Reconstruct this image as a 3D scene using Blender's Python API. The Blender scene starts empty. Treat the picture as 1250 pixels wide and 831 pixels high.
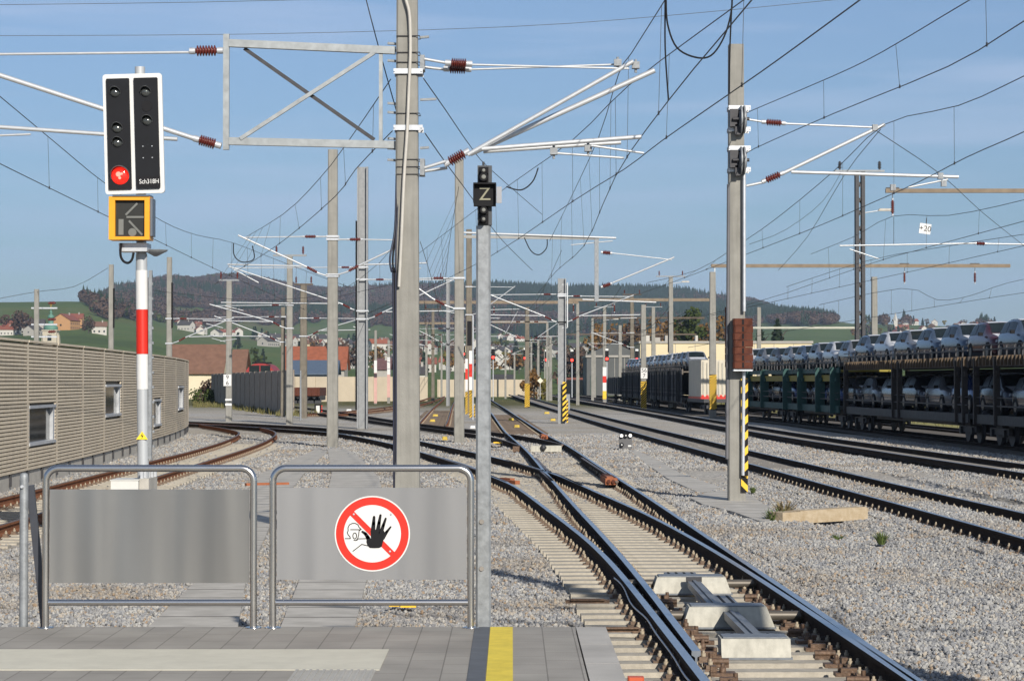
import bpy, math, random
import numpy as np
from mathutils import Vector, Matrix
random.seed(7); rng = np.random.default_rng(7)
SC = bpy.context.scene
COL = SC.collection
HAZE = 0.000075
R = math.radians
F = 2800.0; CU, CV, VH = 625.0, 415.5, 465.0
CAMZ = 2.15
PITCH = math.atan((VH-CV)/F)
cp, sp = math.cos(PITCH), math.sin(PITCH)

def ray(u, v):
    x, y, z = (u-CU), F, (CV-v)
    return (x, y*cp - z*sp, y*sp + z*cp)
def P(u, v, Y):
    d = ray(u, v); t = Y/d[1]
    return Vector((d[0]*t, Y, CAMZ+d[2]*t))
def G(u, v, h=0.0):
    d = ray(u, v); t = (h-CAMZ)/d[2]
    return Vector((d[0]*t, d[1]*t, h))
def px(n, Y): return n*Y/F          # pixels -> metres at a depth

# ------------------------------------------------------------------ materials
MATS = {}
def mat(name, col, rough=0.7, metal=0.0, var=0.12, vscale=3.0, bump=0.0, bscale=40.0, col2=None, spec=0.5, emis=None, estr=0.0, objrand=0.0, stretch=None, streak=0.0):
    if name in MATS: return MATS[name]
    m = bpy.data.materials.new(name); m.use_nodes = True
    nt = m.node_tree; N = nt.nodes; L = nt.links
    b = N['Principled BSDF']
    b.inputs['Roughness'].default_value = rough
    b.inputs['Metallic'].default_value = metal
    b.inputs['Specular IOR Level'].default_value = spec
    tc = N.new('ShaderNodeTexCoord')
    mp = N.new('ShaderNodeMapping'); L.new(tc.outputs['Object'], mp.inputs['Vector'])
    if stretch: mp.inputs['Scale'].default_value = stretch
    nz = N.new('ShaderNodeTexNoise'); nz.inputs['Scale'].default_value = vscale; nz.inputs['Detail'].default_value = 6; nz.inputs['Roughness'].default_value = .65
    L.new(mp.outputs['Vector'], nz.inputs['Vector'])
    rp = N.new('ShaderNodeValToRGB'); L.new(nz.outputs['Fac'], rp.inputs['Fac'])
    rp.color_ramp.elements[0].position = .3; rp.color_ramp.elements[1].position = .7
    c1 = tuple(max(0, c*(1-var)) for c in col); c2 = tuple(min(1, c*(1+var)) for c in col)
    if col2: c1, c2 = col, col2
    rp.color_ramp.elements[0].color = (*c1, 1); rp.color_ramp.elements[1].color = (*c2, 1)
    out = rp.outputs['Color']
    if streak > 0:
        mp2 = N.new('ShaderNodeMapping'); mp2.inputs['Scale'].default_value = (14, 14, .6); L.new(tc.outputs['Object'], mp2.inputs['Vector'])
        n2 = N.new('ShaderNodeTexNoise'); n2.inputs['Scale'].default_value = 1.0; n2.inputs['Detail'].default_value = 4; L.new(mp2.outputs['Vector'], n2.inputs['Vector'])
        r2 = N.new('ShaderNodeMapRange'); r2.inputs[1].default_value = .45; r2.inputs[2].default_value = .7; r2.inputs[3].default_value = 1.0; r2.inputs[4].default_value = 1-streak
        L.new(n2.outputs['Fac'], r2.inputs[0])
        mx = N.new('ShaderNodeMixRGB'); mx.blend_type = 'MULTIPLY'; mx.inputs[0].default_value = 1
        L.new(out, mx.inputs[1]); L.new(r2.outputs[0], mx.inputs[2]); out = mx.outputs[0]
    if objrand > 0:
        oi = N.new('ShaderNodeObjectInfo'); r3 = N.new('ShaderNodeMapRange'); r3.inputs[3].default_value = 1-objrand; r3.inputs[4].default_value = 1+objrand
        L.new(oi.outputs['Random'], r3.inputs[0])
        mx = N.new('ShaderNodeMixRGB'); mx.blend_type = 'MULTIPLY'; mx.inputs[0].default_value = 1
        L.new(out, mx.inputs[1]); L.new(r3.outputs[0], mx.inputs[2]); out = mx.outputs[0]
    L.new(out, b.inputs['Base Color'])
    if bump > 0:
        n3 = N.new('ShaderNodeTexNoise'); n3.inputs['Scale'].default_value = bscale; n3.inputs['Detail'].default_value = 5
        L.new(mp.outputs['Vector'], n3.inputs['Vector'])
        bp = N.new('ShaderNodeBump'); bp.inputs['Strength'].default_value = bump; bp.inputs['Distance'].default_value = .02
        L.new(n3.outputs['Fac'], bp.inputs['Height']); L.new(bp.outputs['Normal'], b.inputs['Normal'])
    if emis:
        b.inputs['Emission Color'].default_value = (*emis, 1); b.inputs['Emission Strength'].default_value = estr
    MATS[name] = m
    return m

CONC = mat('mast_concrete', (.255,.248,.225), .85, var=.14, vscale=2.5, bump=.25, bscale=60, streak=.18)
CONCD = mat('old_brown_concrete', (.17,.15,.12), .9, var=.2, vscale=2, bump=.3, streak=.25)
CONCL = mat('pale_concrete', (.42,.40,.36), .85, var=.15, vscale=4, bump=.3, bscale=80)
SLEEP = mat('sleeper_concrete', (.29,.265,.22), .85, col2=(.44,.40,.33), vscale=9, bump=.25, bscale=70, objrand=.08)
SLEEPO = mat('old_sleeper_wood', (.10,.075,.055), .9, col2=(.17,.13,.10), vscale=7, bump=.4, objrand=.15)
GALV = mat('galvanised_steel', (.24,.255,.27), .55, .25, var=.25, vscale=18, bump=.08, bscale=50)
GALVB = mat('bright_galvanised_steel', (.55,.57,.60), .42, .4, var=.12, vscale=12)
ALU = mat('aluminium_tube', (.55,.57,.59), .4, .35, var=.08, vscale=10)
STAIN = mat('stainless_tube', (.62,.60,.58), .22, 1.0, var=.05, vscale=4)
DSTEEL = mat('dark_steel', (.045,.045,.05), .55, .3, var=.25, vscale=8)
BRSTEEL = mat('weathered_brown_steel', (.10,.075,.055), .75, .1, var=.3, vscale=6, objrand=.1)
RUSTBEAM = mat('rusty_gantry_beam', (.17,.13,.095), .85, col2=(.25,.20,.145), vscale=2)
RUST = mat('red_rust', (.26,.075,.03), .85, col2=(.36,.13,.06), vscale=10, bump=.3, bscale=60)
CWRUST = mat('rusty_weight', (.065,.014,.006), .85, col2=(.12,.032,.013), vscale=10, bump=.2)
CU_INS = mat('brown_porcelain', (.10,.018,.014), .25, var=.2)
WIRE = mat('copper_wire_dark', (.05,.048,.05), .6, .3)
WIREL = mat('grey_wire', (.13,.13,.14), .5, .4)
BLACK = mat('black_paint', (.012,.012,.014), .75, spec=.2)
RUBBER = mat('rubber', (.02,.02,.02), .8)
WHITE = mat('white_paint', (.66,.66,.65), .45, var=.04)
RED = mat('red_reflective', (.60,.022,.01), .4, var=.05)
YEL = mat('yellow_paint', (.80,.50,.03), .5, var=.08)
YELT = mat('yellow_floor_paint', (.72,.56,.06), .7, var=.12, vscale=9)
BLUEC = mat('dark_cable_sheath', (.018,.022,.045), .45)
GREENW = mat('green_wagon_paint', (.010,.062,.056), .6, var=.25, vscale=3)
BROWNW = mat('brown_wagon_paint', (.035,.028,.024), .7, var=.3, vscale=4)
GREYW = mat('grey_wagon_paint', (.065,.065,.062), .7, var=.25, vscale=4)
GLASSD = mat('dark_window_glass', (.012,.018,.02), .08, 0, var=.1, spec=.3)
TYRE = RUBBER
RIM = mat('alloy_rim', (.16,.165,.17), .35, .6)

def rail_mat(name, web, web2):
    m = mat(name, web, .95, col2=web2, vscale=8, bump=.15, bscale=60, spec=.12)
    return m
RAILD = rail_mat('rail_shaded_side', (.028,.022,.02), (.05,.036,.028))  # rust taken near black: the shade on these rail sides is painted in
RAILR = rail_mat('rail_rusty_side', (.17,.07,.035), (.25,.11,.06))
RAILT = mat('rail_polished_top', (.42,.46,.52), .3, .85, var=.1, vscale=6)
RAILTB = mat('rail_worn_brown_top', (.16,.12,.10), .45, .5, var=.2, vscale=6)

# ------------------------------------------------------------------ object helpers
def root(name, label, cat, loc=(0,0,0), group=None, rz=0):
    o = bpy.data.objects.new(name, None); COL.objects.link(o)
    o.location = loc; o.rotation_euler = (0,0,rz); o.empty_display_size = .3
    o['label'] = label; o['category'] = cat
    if group: o['group'] = group
    return o
def tag(o, label=None, cat=None, group=None, kind=None):
    if label: o['label'] = label
    if cat: o['category'] = cat
    if group: o['group'] = group
    if kind: o['kind'] = kind
    return o
def absloc(o):
    v = Vector((0,0,0))
    while o is not None:
        v = v + o.location; o = o.parent
    return v
def copy_tree(o, parent=None, loc=None):
    c = o.copy(); COL.objects.link(c); c.parent = parent
    if loc is not None: c.location = loc
    for ch in o.children: copy_tree(ch, c)
    return c

class MB:
    def __init__(s): s.v = []; s.f = []; s.m = []; s.sm = []
    def add(s, vs, fs, mi=0, smooth=False):
        n = len(s.v); s.v += [tuple(v) for v in vs]
        for f in fs: s.f.append(tuple(i+n for i in f)); s.m.append(mi); s.sm.append(smooth)
    def box(s, c, size, mi=0, M=None, taper=(1,1), ch=0):
        x, y, z = size[0]/2, size[1]/2, size[2]/2; tx, ty = taper
        if ch > 0:
            ch = min(ch, x*.45, y*.45)
            vs = []
            for zz, ax, ay in ((-z,1,1),(z,tx,ty)):
                X, Y = x*ax, y*ay
                for a, b in ((X-ch,-Y),(X,-Y+ch),(X,Y-ch),(X-ch,Y),(-X+ch,Y),(-X,Y-ch),(-X,-Y+ch),(-X+ch,-Y)):
                    vs.append((a, b, zz))
            fs = [(i,(i+1)%8,(i+1)%8+8,i+8) for i in range(8)] + [tuple(range(8))[::-1], tuple(range(8,16))]
        else:
            vs = [(-x,-y,-z),(x,-y,-z),(x,y,-z),(-x,y,-z),(-x*tx,-y*ty,z),(x*tx,-y*ty,z),(x*tx,y*ty,z),(-x*tx,y*ty,z)]
            fs = [(3,2,1,0),(4,5,6,7),(0,1,5,4),(1,2,6,5),(2,3,7,6),(3,0,4,7)]
        if M is not None: vs = [tuple((M @ Vector(v)) + Vector(c)) for v in vs]
        else: vs = [(v[0]+c[0], v[1]+c[1], v[2]+c[2]) for v in vs]
        s.add(vs, fs, mi)
    def boxx(s, x0, x1, y0, y1, z0, z1, mi=0):
        s.box(((x0+x1)/2,(y0+y1)/2,(z0+z1)/2), (abs(x1-x0),abs(y1-y0),abs(z1-z0)), mi)
    def bar(s, a, b, w, h, mi=0):           # rectangular bar from a to b
        a, b = Vector(a), Vector(b); d = (b-a); L = d.length
        if L < 1e-6: return
        M = d.to_track_quat('Y', 'Z').to_matrix()
        s.box((a+b)/2, (w, L, h), mi, M)
    def tube(s, pts, r, n=8, mi=0, cap=True, radii=None):
        pts = [Vector(p) for p in pts]; k = len(pts); rings = []
        up = Vector((0,0,1)); prev = None
        for i, p in enumerate(pts):
            t = (pts[min(i+1,k-1)] - pts[max(i-1,0)]).normalized()
            if prev is None:
                a = t.cross(up)
                if a.length < 1e-3: a = t.cross(Vector((1,0,0)))
                a.normalize()
            else:
                a = (prev - t*prev.dot(t))
                if a.length < 1e-5: a = t.cross(up)
                a.normalize()
            prev = a; b = t.cross(a); rr = radii[i] if radii else r
            rings.append([p + a*(rr*math.cos(2*math.pi*j/n)) + b*(rr*math.sin(2*math.pi*j/n)) for j in range(n)])
        vs = [v for g in rings for v in g]; fs = []
        for i in range(k-1):
            for j in range(n):
                fs.append((i*n+j, i*n+(j+1)%n, (i+1)*n+(j+1)%n, (i+1)*n+j))
        s.add(vs, fs, mi, n > 5)
        if cap: s.add(rings[0], [tuple(range(n))[::-1]], mi); s.add(rings[-1], [tuple(range(n))], mi)
    def lathe(s, a, b, prof, n=12, mi=0):    # prof: list of (t 0..1, radius) along a->b
        a, b = Vector(a), Vector(b); d = (b-a)
        s.tube([a + d*(t) for t, _ in prof], 1, n, mi, True, [r for _, r in prof])
    def poly(s, pts, mi=0): s.add(pts, [tuple(range(len(pts)))], mi)
    def prism(s, pts, vec, mi=0):            # closed polygon extruded by vec
        n = len(pts); v = Vector(vec); a = [Vector(p) for p in pts]
        s.add(a + [p+v for p in a], [tuple(range(n))[::-1], tuple(range(n, 2*n))] + [(i,(i+1)%n,(i+1)%n+n,i+n) for i in range(n)], mi)
    def sweep(s, path, prof, mis=None, closed=True):
        path = [Vector(p) for p in path]; k = len(path); n = len(prof); vs = []
        for i, p in enumerate(path):
            t = path[min(i+1,k-1)] - path[max(i-1,0)]; t.z = 0; t.normalize()
            r_ = Vector((t.y, -t.x, 0))
            for a, b in prof: vs.append(p + r_*a + Vector((0,0,b)))
        base = len(s.v); s.v += [tuple(v) for v in vs]
        m = n if closed else n-1
        for i in range(k-1):
            for j in range(m):
                s.f.append((base+i*n+j, base+i*n+(j+1)%n, base+(i+1)*n+(j+1)%n, base+(i+1)*n+j)); s.m.append(mis[j] if mis else 0); s.sm.append(False)
        if closed:
            s.f.append(tuple(base+j for j in range(n))[::-1]); s.m.append(mis[0] if mis else 0); s.sm.append(False)
            s.f.append(tuple(base+(k-1)*n+j for j in range(n))); s.m.append(mis[0] if mis else 0); s.sm.append(False)
    def build(s, name, mats, parent=None, label=None, fixn=False, local=False):
        me = bpy.data.meshes.new(name)
        off = Vector((0,0,0)) if local else absloc(parent)
        v = np.array(s.v, dtype=float).reshape(-1,3) - np.array(off)
        me.from_pydata(v.tolist(), [], s.f)
        if not isinstance(mats, (list, tuple)): mats = [mats]
        for m in mats: me.materials.append(m)
        if len(mats) > 1: me.polygons.foreach_set('material_index', s.m)
        me.polygons.foreach_set('use_smooth', s.sm)
        me.validate(); me.update()
        if fixn:
            import bmesh
            bm = bmesh.new(); bm.from_mesh(me); bmesh.ops.recalc_face_normals(bm, faces=bm.faces); bm.to_mesh(me); bm.free()
        o = bpy.data.objects.new(name, me); COL.objects.link(o)
        if parent: o.parent = parent
        if label: o['label'] = label
        return o

def interp(tab, x):
    xs = [t[0] for t in tab]; ys = [t[1] for t in tab]
    return float(np.interp(x, xs, ys))
def smooth_path(pts, n=6):
    pts = [Vector(p) for p in pts]; out = []
    for i in range(len(pts)-1):
        p0, p1, p2, p3 = pts[max(i-1,0)], pts[i], pts[i+1], pts[min(i+2,len(pts)-1)]
        for j in range(n):
            t = j/n
            out.append(.5*((2*p1)+(-p0+p2)*t+(2*p0-5*p1+4*p2-p3)*t*t+(-p0+3*p1-3*p2+p3)*t**3))
    out.append(pts[-1]); return out

def text_mesh(parent, name, txt, loc, size, m, ext=.002, rot=None, label=None, bold=0):
    cu = bpy.data.curves.new(name, 'FONT'); cu.body = txt; cu.size = size; cu.align_x = 'CENTER'; cu.align_y = 'CENTER'; cu.extrude = ext; cu.offset = bold
    t = bpy.data.objects.new(name+'_c', cu); COL.objects.link(t)
    dg = bpy.context.evaluated_depsgraph_get(); dg.update()
    me = bpy.data.meshes.new_from_object(t.evaluated_get(dg)); me.name = name
    bpy.data.objects.remove(t)
    me.materials.clear(); me.materials.append(m)
    o = bpy.data.objects.new(name, me); COL.objects.link(o)
    o.location = Vector(loc) - absloc(parent); o.rotation_euler = rot or (R(90),0,0)
    o.parent = parent
    if label: o['label'] = label
    return o
def disc(mb, c, r0, r1, y, mi=0, n=40, a0=0, a1=2*math.pi, th=.002):
    """annulus facing -Y at depth y, thickness th"""
    N = n; cx, cz = c
    for i in range(N):
        p, q = a0+(a1-a0)*i/N, a0+(a1-a0)*(i+1)/N
        pts = [(cx+r0*math.cos(p), y, cz+r0*math.sin(p)), (cx+r1*math.cos(p), y, cz+r1*math.sin(p)), (cx+r1*math.cos(q), y, cz+r1*math.sin(q)), (cx+r0*math.cos(q), y, cz+r0*math.sin(q))]
        if r0 < 1e-6: pts = pts[1:3] + [(cx, y, cz)]
        mb.poly(pts, mi)

# ------------------------------------------------------------------ camera, light, sky
cam = bpy.data.cameras.new('camera'); camo = bpy.data.objects.new('camera', cam); COL.objects.link(camo)
cam.sensor_width = 36; cam.lens = F/1250*36; cam.clip_start = .1; cam.clip_end = 30000
camo.location = (0,0,CAMZ); camo.rotation_euler = (math.pi/2 + PITCH, 0, 0)
SC.camera = camo
SUN_EL = R(27); SAZ = math.atan2(.37, -.93)   # to-sun direction (x=.37,y=-.93)
ts = Vector((.34,-.94,0)).normalized()*math.cos(SUN_EL) + Vector((0,0,math.sin(SUN_EL)))
sl = bpy.data.lights.new('sun','SUN'); sl.energy = 5.0; sl.angle = R(.5); sl.color = (1,.93,.82)
so = bpy.data.objects.new('sun', sl); COL.objects.link(so); so.rotation_euler = (-ts).to_track_quat('-Z','Y').to_euler()
w = bpy.data.worlds.new('World'); SC.world = w; w.use_nodes = True
N = w.node_tree.nodes; L = w.node_tree.links
bg = N['Background']; sky = N.new('ShaderNodeTexSky'); sky.sky_type = 'NISHITA'; sky.sun_disc = False
sky.sun_elevation = SUN_EL; sky.sun_rotation = math.atan2(ts.x, ts.y); sky.air_density = 1.0; sky.dust_density = .6; sky.ozone_density = 2.5; sky.altitude = 500
# thin cirrus streaks low in the sky
tc = N.new('ShaderNodeTexCoord'); mp = N.new('ShaderNodeMapping'); mp.inputs['Scale'].default_value = (2.0, 2.0, 26)
L.new(tc.outputs['Generated'], mp.inputs['Vector'])
nz = N.new('ShaderNodeTexNoise'); nz.inputs['Scale'].default_value = 2.2; nz.inputs['Detail'].default_value = 5; nz.inputs['Roughness'].default_value = .5; L.new(mp.outputs['Vector'], nz.inputs['Vector'])
mr = N.new('ShaderNodeMapRange'); mr.inputs[1].default_value = .45; mr.inputs[2].default_value = .75; mr.inputs[3].default_value = 0; mr.inputs[4].default_value = .55; L.new(nz.outputs['Fac'], mr.inputs[0])
mxs = N.new('ShaderNodeMixRGB'); mxs.inputs[2].default_value = (8.2,8.8,10.0,1); L.new(mr.outputs[0], mxs.inputs[0]); L.new(sky.outputs[0], mxs.inputs[1])
hs = N.new('ShaderNodeMixRGB'); hs.blend_type = 'MULTIPLY'; hs.inputs[0].default_value = 1; L.new(mxs.outputs[0], hs.inputs[1])
sxz = N.new('ShaderNodeSeparateXYZ'); L.new(tc.outputs['Generated'], sxz.inputs[0])
er = N.new('ShaderNodeValToRGB'); L.new(sxz.outputs[2], er.inputs[0]); er.color_ramp.elements[0].position = .0; er.color_ramp.elements[0].color = (.60,.73,.88,1); er.color_ramp.elements[1].position = .165; er.color_ramp.elements[1].color = (.86,.90,1.02,1)
e_ = er.color_ramp.elements.new(.06); e_.color = (.60,.72,.88,1); e_ = er.color_ramp.elements.new(.4); e_.color = (1,1,1,1)
L.new(er.outputs[0], hs.inputs[2])
L.new(hs.outputs[0], bg.inputs['Color']); bg.inputs['Strength'].default_value = .085
SC.view_settings.view_transform = 'Standard'; SC.view_settings.look = 'None'; SC.view_settings.exposure = 0.10; SC.view_settings.gamma = 1
SC.cycles.max_bounces = 6; SC.cycles.transparent_max_bounces = 8; SC.cycles.volume_bounces = 0; SC.cycles.caustics_reflective = False; SC.cycles.caustics_refractive = False

# ------------------------------------------------------------------ instancing of uncountable stuff
def scatter(name, pts, kinds, rots, scls, protos, label, cat):
    me = bpy.data.meshes.new(name); me.vertices.add(len(pts)); me.vertices.foreach_set('co', np.asarray(pts, dtype=np.float32).ravel())
    a = me.attributes.new('knd','INT','POINT'); a.data.foreach_set('value', np.asarray(kinds, dtype=np.int32))
    a = me.attributes.new('rot','FLOAT_VECTOR','POINT'); a.data.foreach_set('vector', np.asarray(rots, dtype=np.float32).ravel())
    a = me.attributes.new('scl','FLOAT_VECTOR','POINT'); a.data.foreach_set('vector', np.asarray(scls, dtype=np.float32).ravel())
    o = bpy.data.objects.new(name, me); COL.objects.link(o)
    c = bpy.data.collections.new(name+'_kinds')
    for i, p in enumerate(protos):
        COL.objects.unlink(p) if p.name in COL.objects else None
        p.name = '%s_kind_%02d' % (name, i); c.objects.link(p)
    g = bpy.data.node_groups.new(name, 'GeometryNodeTree')
    g.interface.new_socket('Geometry', in_out='INPUT', socket_type='NodeSocketGeometry'); g.interface.new_socket('Geometry', in_out='OUTPUT', socket_type='NodeSocketGeometry')
    gi = g.nodes.new('NodeGroupInput'); go = g.nodes.new('NodeGroupOutput'); ip = g.nodes.new('GeometryNodeInstanceOnPoints')
    ci = g.nodes.new('GeometryNodeCollectionInfo'); ci.inputs['Collection'].default_value = c; ci.inputs['Separate Children'].default_value = True; ci.inputs['Reset Children'].default_value = True
    ip.inputs['Pick Instance'].default_value = True
    def na(nm, ty):
        q = g.nodes.new('GeometryNodeInputNamedAttribute'); q.data_type = ty; q.inputs['Name'].default_value = nm
        return [s for s in q.outputs if s.enabled and s.name == 'Attribute'][0]
    lk = g.links.new
    lk(gi.outputs[0], ip.inputs['Points']); lk(ci.outputs[0], ip.inputs['Instance'])
    lk(na('knd','INT'), ip.inputs['Instance Index']); lk(na('rot','FLOAT_VECTOR'), ip.inputs['Rotation']); lk(na('scl','FLOAT_VECTOR'), ip.inputs['Scale'])
    lk(ip.outputs[0], go.inputs[0])
    md = o.modifiers.new('inst','NODES'); md.node_group = g
    tag(o, label, cat, kind='stuff'); return o
CLIPN = mat('pale_nuts', (.22,.17,.11), .7, .1, col2=(.42,.36,.27), vscale=30)
CLIPM = mat('rusty_bolts', (.10,.065,.045), .7, .2, col2=(.24,.17,.12), vscale=20)
# ------------------------------------------------------------------ tracks: rail head lines read from the place
S = 2800/1862
def XZ(l, z=0.0): return [Vector((x, y*S, z)) for x, y in l]
T1R  = XZ([(3.02,6),(2.97,9),(2.92,10.94),(2.86,14.4),(2.76,18.45),(2.55,27.05),(2.22,38.1),(1.85,50.9),(1.32,62.6),(.45,89),(-.7,125),(-2.2,170),(-4.2,240)])
T1L  = XZ([(1.47,12.2),(1.39,16.8),(1.27,21.07),(1.06,27.05),(.83,34.5),(.46,47.1),(.0,58),(-.42,69),(-1.3,100),(-2.15,125),(-3.65,170),(-5.65,240)])
DIVR = XZ([(2.93,8.5),(2.84,12.2),(2.61,18.45),(2.24,23.97),(1.69,29.2),(.87,36.1),(-.58,43.5),(-3.3,54.8),(-5.0,61),(-7.75,68.3),(-11.4,74.6),(-16.9,81),(-24,87)])
DIVL = XZ([(1.52,6),(1.43,9),(1.39,10.94),(1.22,16.8),(1.07,19.9),(.86,22.6),(.62,25.3),(.08,31),(-.5,34.8),(-1.25,39.6),(-2.95,47.1),(-4.4,53.4),(-7.3,63.1),(-10.6,69),(-15.5,76),(-22,82)])
XC1  = XZ([(1.72,52),(.97,57),(.0,61.5),(-.87,64.6),(-2.15,69),(-4.72,77.5),(-7.5,88),(-12.3,108),(-20,135)])
XC2  = XZ([(.28,51),(-.75,58.6),(-1.98,63.5),(-2.55,65.6),(-4.34,72.1),(-6.6,79.5),(-12,99),(-19,122)])
T2L  = XZ([(-4.75,78),(-5.05,86),(-6.6,130),(-8.8,200)]); T2R = XZ([(-3.3,76),(-3.6,86),(-5.1,130),(-7.3,200)])
T3L  = XZ([(-13.5,100),(-11,118),(-10,150),(-11.2,220)]); T3R = XZ([(-11.6,98),(-9.5,118),(-8.5,150),(-9.7,220)])
R1c = XZ([(8.05,8),(7.85,18),(7.6,25),(7.27,32),(6.95,40),(5.75,68),(4.3,108),(2.7,160),(.2,250)])
R2c = XZ([(13.3,22),(12.75,36),(11.95,48),(10.95,67),(9.5,120),(7.7,182),(5.5,250)])
R3c_ = [(20.2,48),(19.5,64),(18.85,81),(18.15,98),(16.65,137),(14.15,173),(12.95,235),(11.2,320),(8.5,400)]
R3c = [Vector((x, y, -.2)) for x, y in R3c_]
R4c = [Vector((x+4.6, y, -.25)) for x, y in R3c_]
T0I  = XZ([(-9.2,8),(-9.3,18),(-9.4,28),(-9.5,33),(-9.72,41.3),(-9.9,47.7),(-10.3,54.5),(-11.05,61.6),(-12.1,66.5),(-14.6,73.5),(-16.9,78),(-24,84)])
T0O  = XZ([(-7.6,8),(-7.6,16),(-7.65,22.5),(-7.75,27),(-8.0,34.2),(-8.25,42.1),(-8.45,48),(-8.85,54.8),(-9.6,62),(-10.7,67.5),(-12.4,72.3),(-16,77.5),(-23.5,83)])

def offs(path, d):
    path = [Vector(p) for p in path]; out = []; k = len(path)
    for i, p in enumerate(path):
        t = path[min(i+1,k-1)] - path[max(i-1,0)]; t.z = 0; t.normalize()
        out.append(p + Vector((t.y,-t.x,0))*d)
    return out
RP = [(-.036,0),(.036,0),(.037,-.035),(.009,-.052),(.009,-.125),(.03,-.145),(.07,-.152),(.07,-.166),(-.07,-.166),(-.07,-.152),(-.03,-.145),(-.009,-.125),(-.009,-.052),(-.037,-.035)]
RMI = [1]+[0]*13
def add_rail(parent, path, web, top, name='rail', n=5, label=None, dz=0):
    mb = MB(); mb.sweep([p+Vector((0,0,dz)) for p in smooth_path(path, n)], RP, RMI)
    return mb.build(name, [web, top], parent, label, fixn=True)
def resample(path, step, y0=None, y1=None, n=8):
    sp_ = smooth_path(path, n); out = []; acc = 0; last = sp_[0]; out.append((last, (sp_[1]-sp_[0]).normalized()))
    for a, b in zip(sp_, sp_[1:]):
        d = (b-a).length
        while acc + d >= step:
            t = (step-acc)/d; a = a + (b-a)*t; d = (b-a).length; acc = 0
            out.append((a.copy(), (b-a).normalized() if d > 1e-6 else out[-1][1]))
        acc += d
    return [o for o in out if (y0 is None or o[0].y >= y0) and (y1 is None or o[0].y <= y1)]

def clip_mb(mb, x, z, d=1):
    # one rail fastening: ribbed plate, clip, bolt with nut
    mb.box((x, 0, z+.008), (.36,.16,.016))
    for s_ in (-1,1):
        mb.box((x+s_*.115, 0, z+.03), (.07,.1,.03)); mb.lathe((x+s_*.12,0,z+.04),(x+s_*.12,0,z+.095),[(0,.021),(.6,.021),(.61,.012),(1,.012)],6,1)
CLIP_ME = [None]
def add_clip(sl_, x, top):
    if CLIP_ME[0] is None:
        c = MB(); clip_mb(c, 0, 0); t_ = c.build('rail_fastening', [CLIPM,CLIPN], None, local=True); CLIP_ME[0] = t_.data; bpy.data.objects.remove(t_)
    o = bpy.data.objects.new('rail_fastening', CLIP_ME[0]); COL.objects.link(o); o.parent = sl_; o.location = (x,0,top)
def sleeper_proto(width, railx, material, top=-.172, name='sleeper', w=.26):
    """local: x across track; origin = track centre at rail-top level"""
    o = MB(); o.box((0,0,top-.1),(width,w,.2), taper=(1,.86), ch=0)
    so_ = o.build(name, material, None, local=True)
    for x in railx: add_clip(so_, x, top)
    return so_

def place_sleepers(parent, path, proto, step, y0, y1, off=0, maxn=100):
    lst = resample(path, step, y0, y1)[:maxn]
    for i, (p, t) in enumerate(lst):
        c = copy_tree(proto, parent); c.location = p - absloc(parent); c.rotation_euler = (0,0,math.atan2(t.y,t.x)-math.pi/2 + random.uniform(-.004,.004))
def trash(o):
    for c in list(o.children): trash(c)
    bpy.data.objects.remove(o)

# --- turnout in front
pr = sleeper_proto(2.6, [-.75,.75], SLEEP)
tr = root('turnout', 'railway turnout with shade-dark rail sides and bare pale concrete sleepers right of the platform', 'railway track', G(990,831,0))
for nm, pth, lb in (('rail',T1R,None),('rail',DIVL,'left stock rail curving away behind the tall pole'),('rail',DIVR,None),('rail',T1L,None)):
    add_rail(tr, pth, RAILD, RAILT, nm, 6, lb)
# check rails and wing rails
for pth in (offs([p for p in T1R if 27*S < p.y < 52*S][:2]+[Vector((2.27,36*S,0))], -.11), ):
    pass
chk = smooth_path(offs(XZ([(2.37,33),(2.30,35.5),(2.20,38.5),(2.06,43)]), -.10), 5)
mb = MB(); mb.sweep(chk, RP, RMI); mb.build('check_rail', [RAILD,RAILTB], tr, fixn=True)
chk = smooth_path(offs(XZ([(-.2,32.6),(-.95,37),(-1.75,41),(-2.6,45)]), .10), 5)
mb = MB(); mb.sweep(chk, RP, RMI); mb.build('check_rail', [RAILD,RAILTB], tr, fixn=True)
chk = smooth_path(XZ([(1.0,33),(.82,36.4),(.80,37),(-.05,41.8)], 0), 5)
mb = MB(); mb.sweep(offs(chk,-.12), RP, RMI); mb.build('wing_rail', [RAILD,RAILTB], tr, fixn=True)
chk = smooth_path(XZ([(1.35,31.5),(.95,35.4),(.78,36.5),(.55,43)], 0), 5)
mb = MB(); mb.sweep(offs(chk,.10), RP, RMI); mb.build('wing_rail', [RAILD,RAILTB], tr, fixn=True)
# sleepers of varied length under the four rails
def xat(path, y):
    xs = [p.x for p in path]; ys = [p.y for p in path]; return float(np.interp(y, ys, xs))
i = 0; y = 14.0
Tdir = math.atan2(-.024, 1.0)
while y < 74 and i < 100:
    xl, xr = xat(DIVL, y), xat(T1R, y)
    ls = xl - .58; rs = xr + (.30 if y < 42 else .5)
    if y < 18: ls = xl-.62
    if abs(y-20.9) > .0:
        mb = MB(); th = .14; mb.box((0,0,-.272),(rs-ls,.27,.2), taper=(1,.84))
        s_ = mb.build('sleeper', SLEEP, None, local=True); s_.parent = tr
        s_.location = Vector(((ls+rs)/2 + random.uniform(-.02,.02), y, 0)) - tr.location; s_.rotation_euler = (0,0,.024+random.uniform(-.003,.003))
        cxm = (ls+rs)/2
        for pt in (DIVL, T1R, T1L, DIVR):
            if pt[0].y <= y and y < 60: add_clip(s_, xat(pt, y)-cxm, -.172)
    y += .56; i += 1
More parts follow.
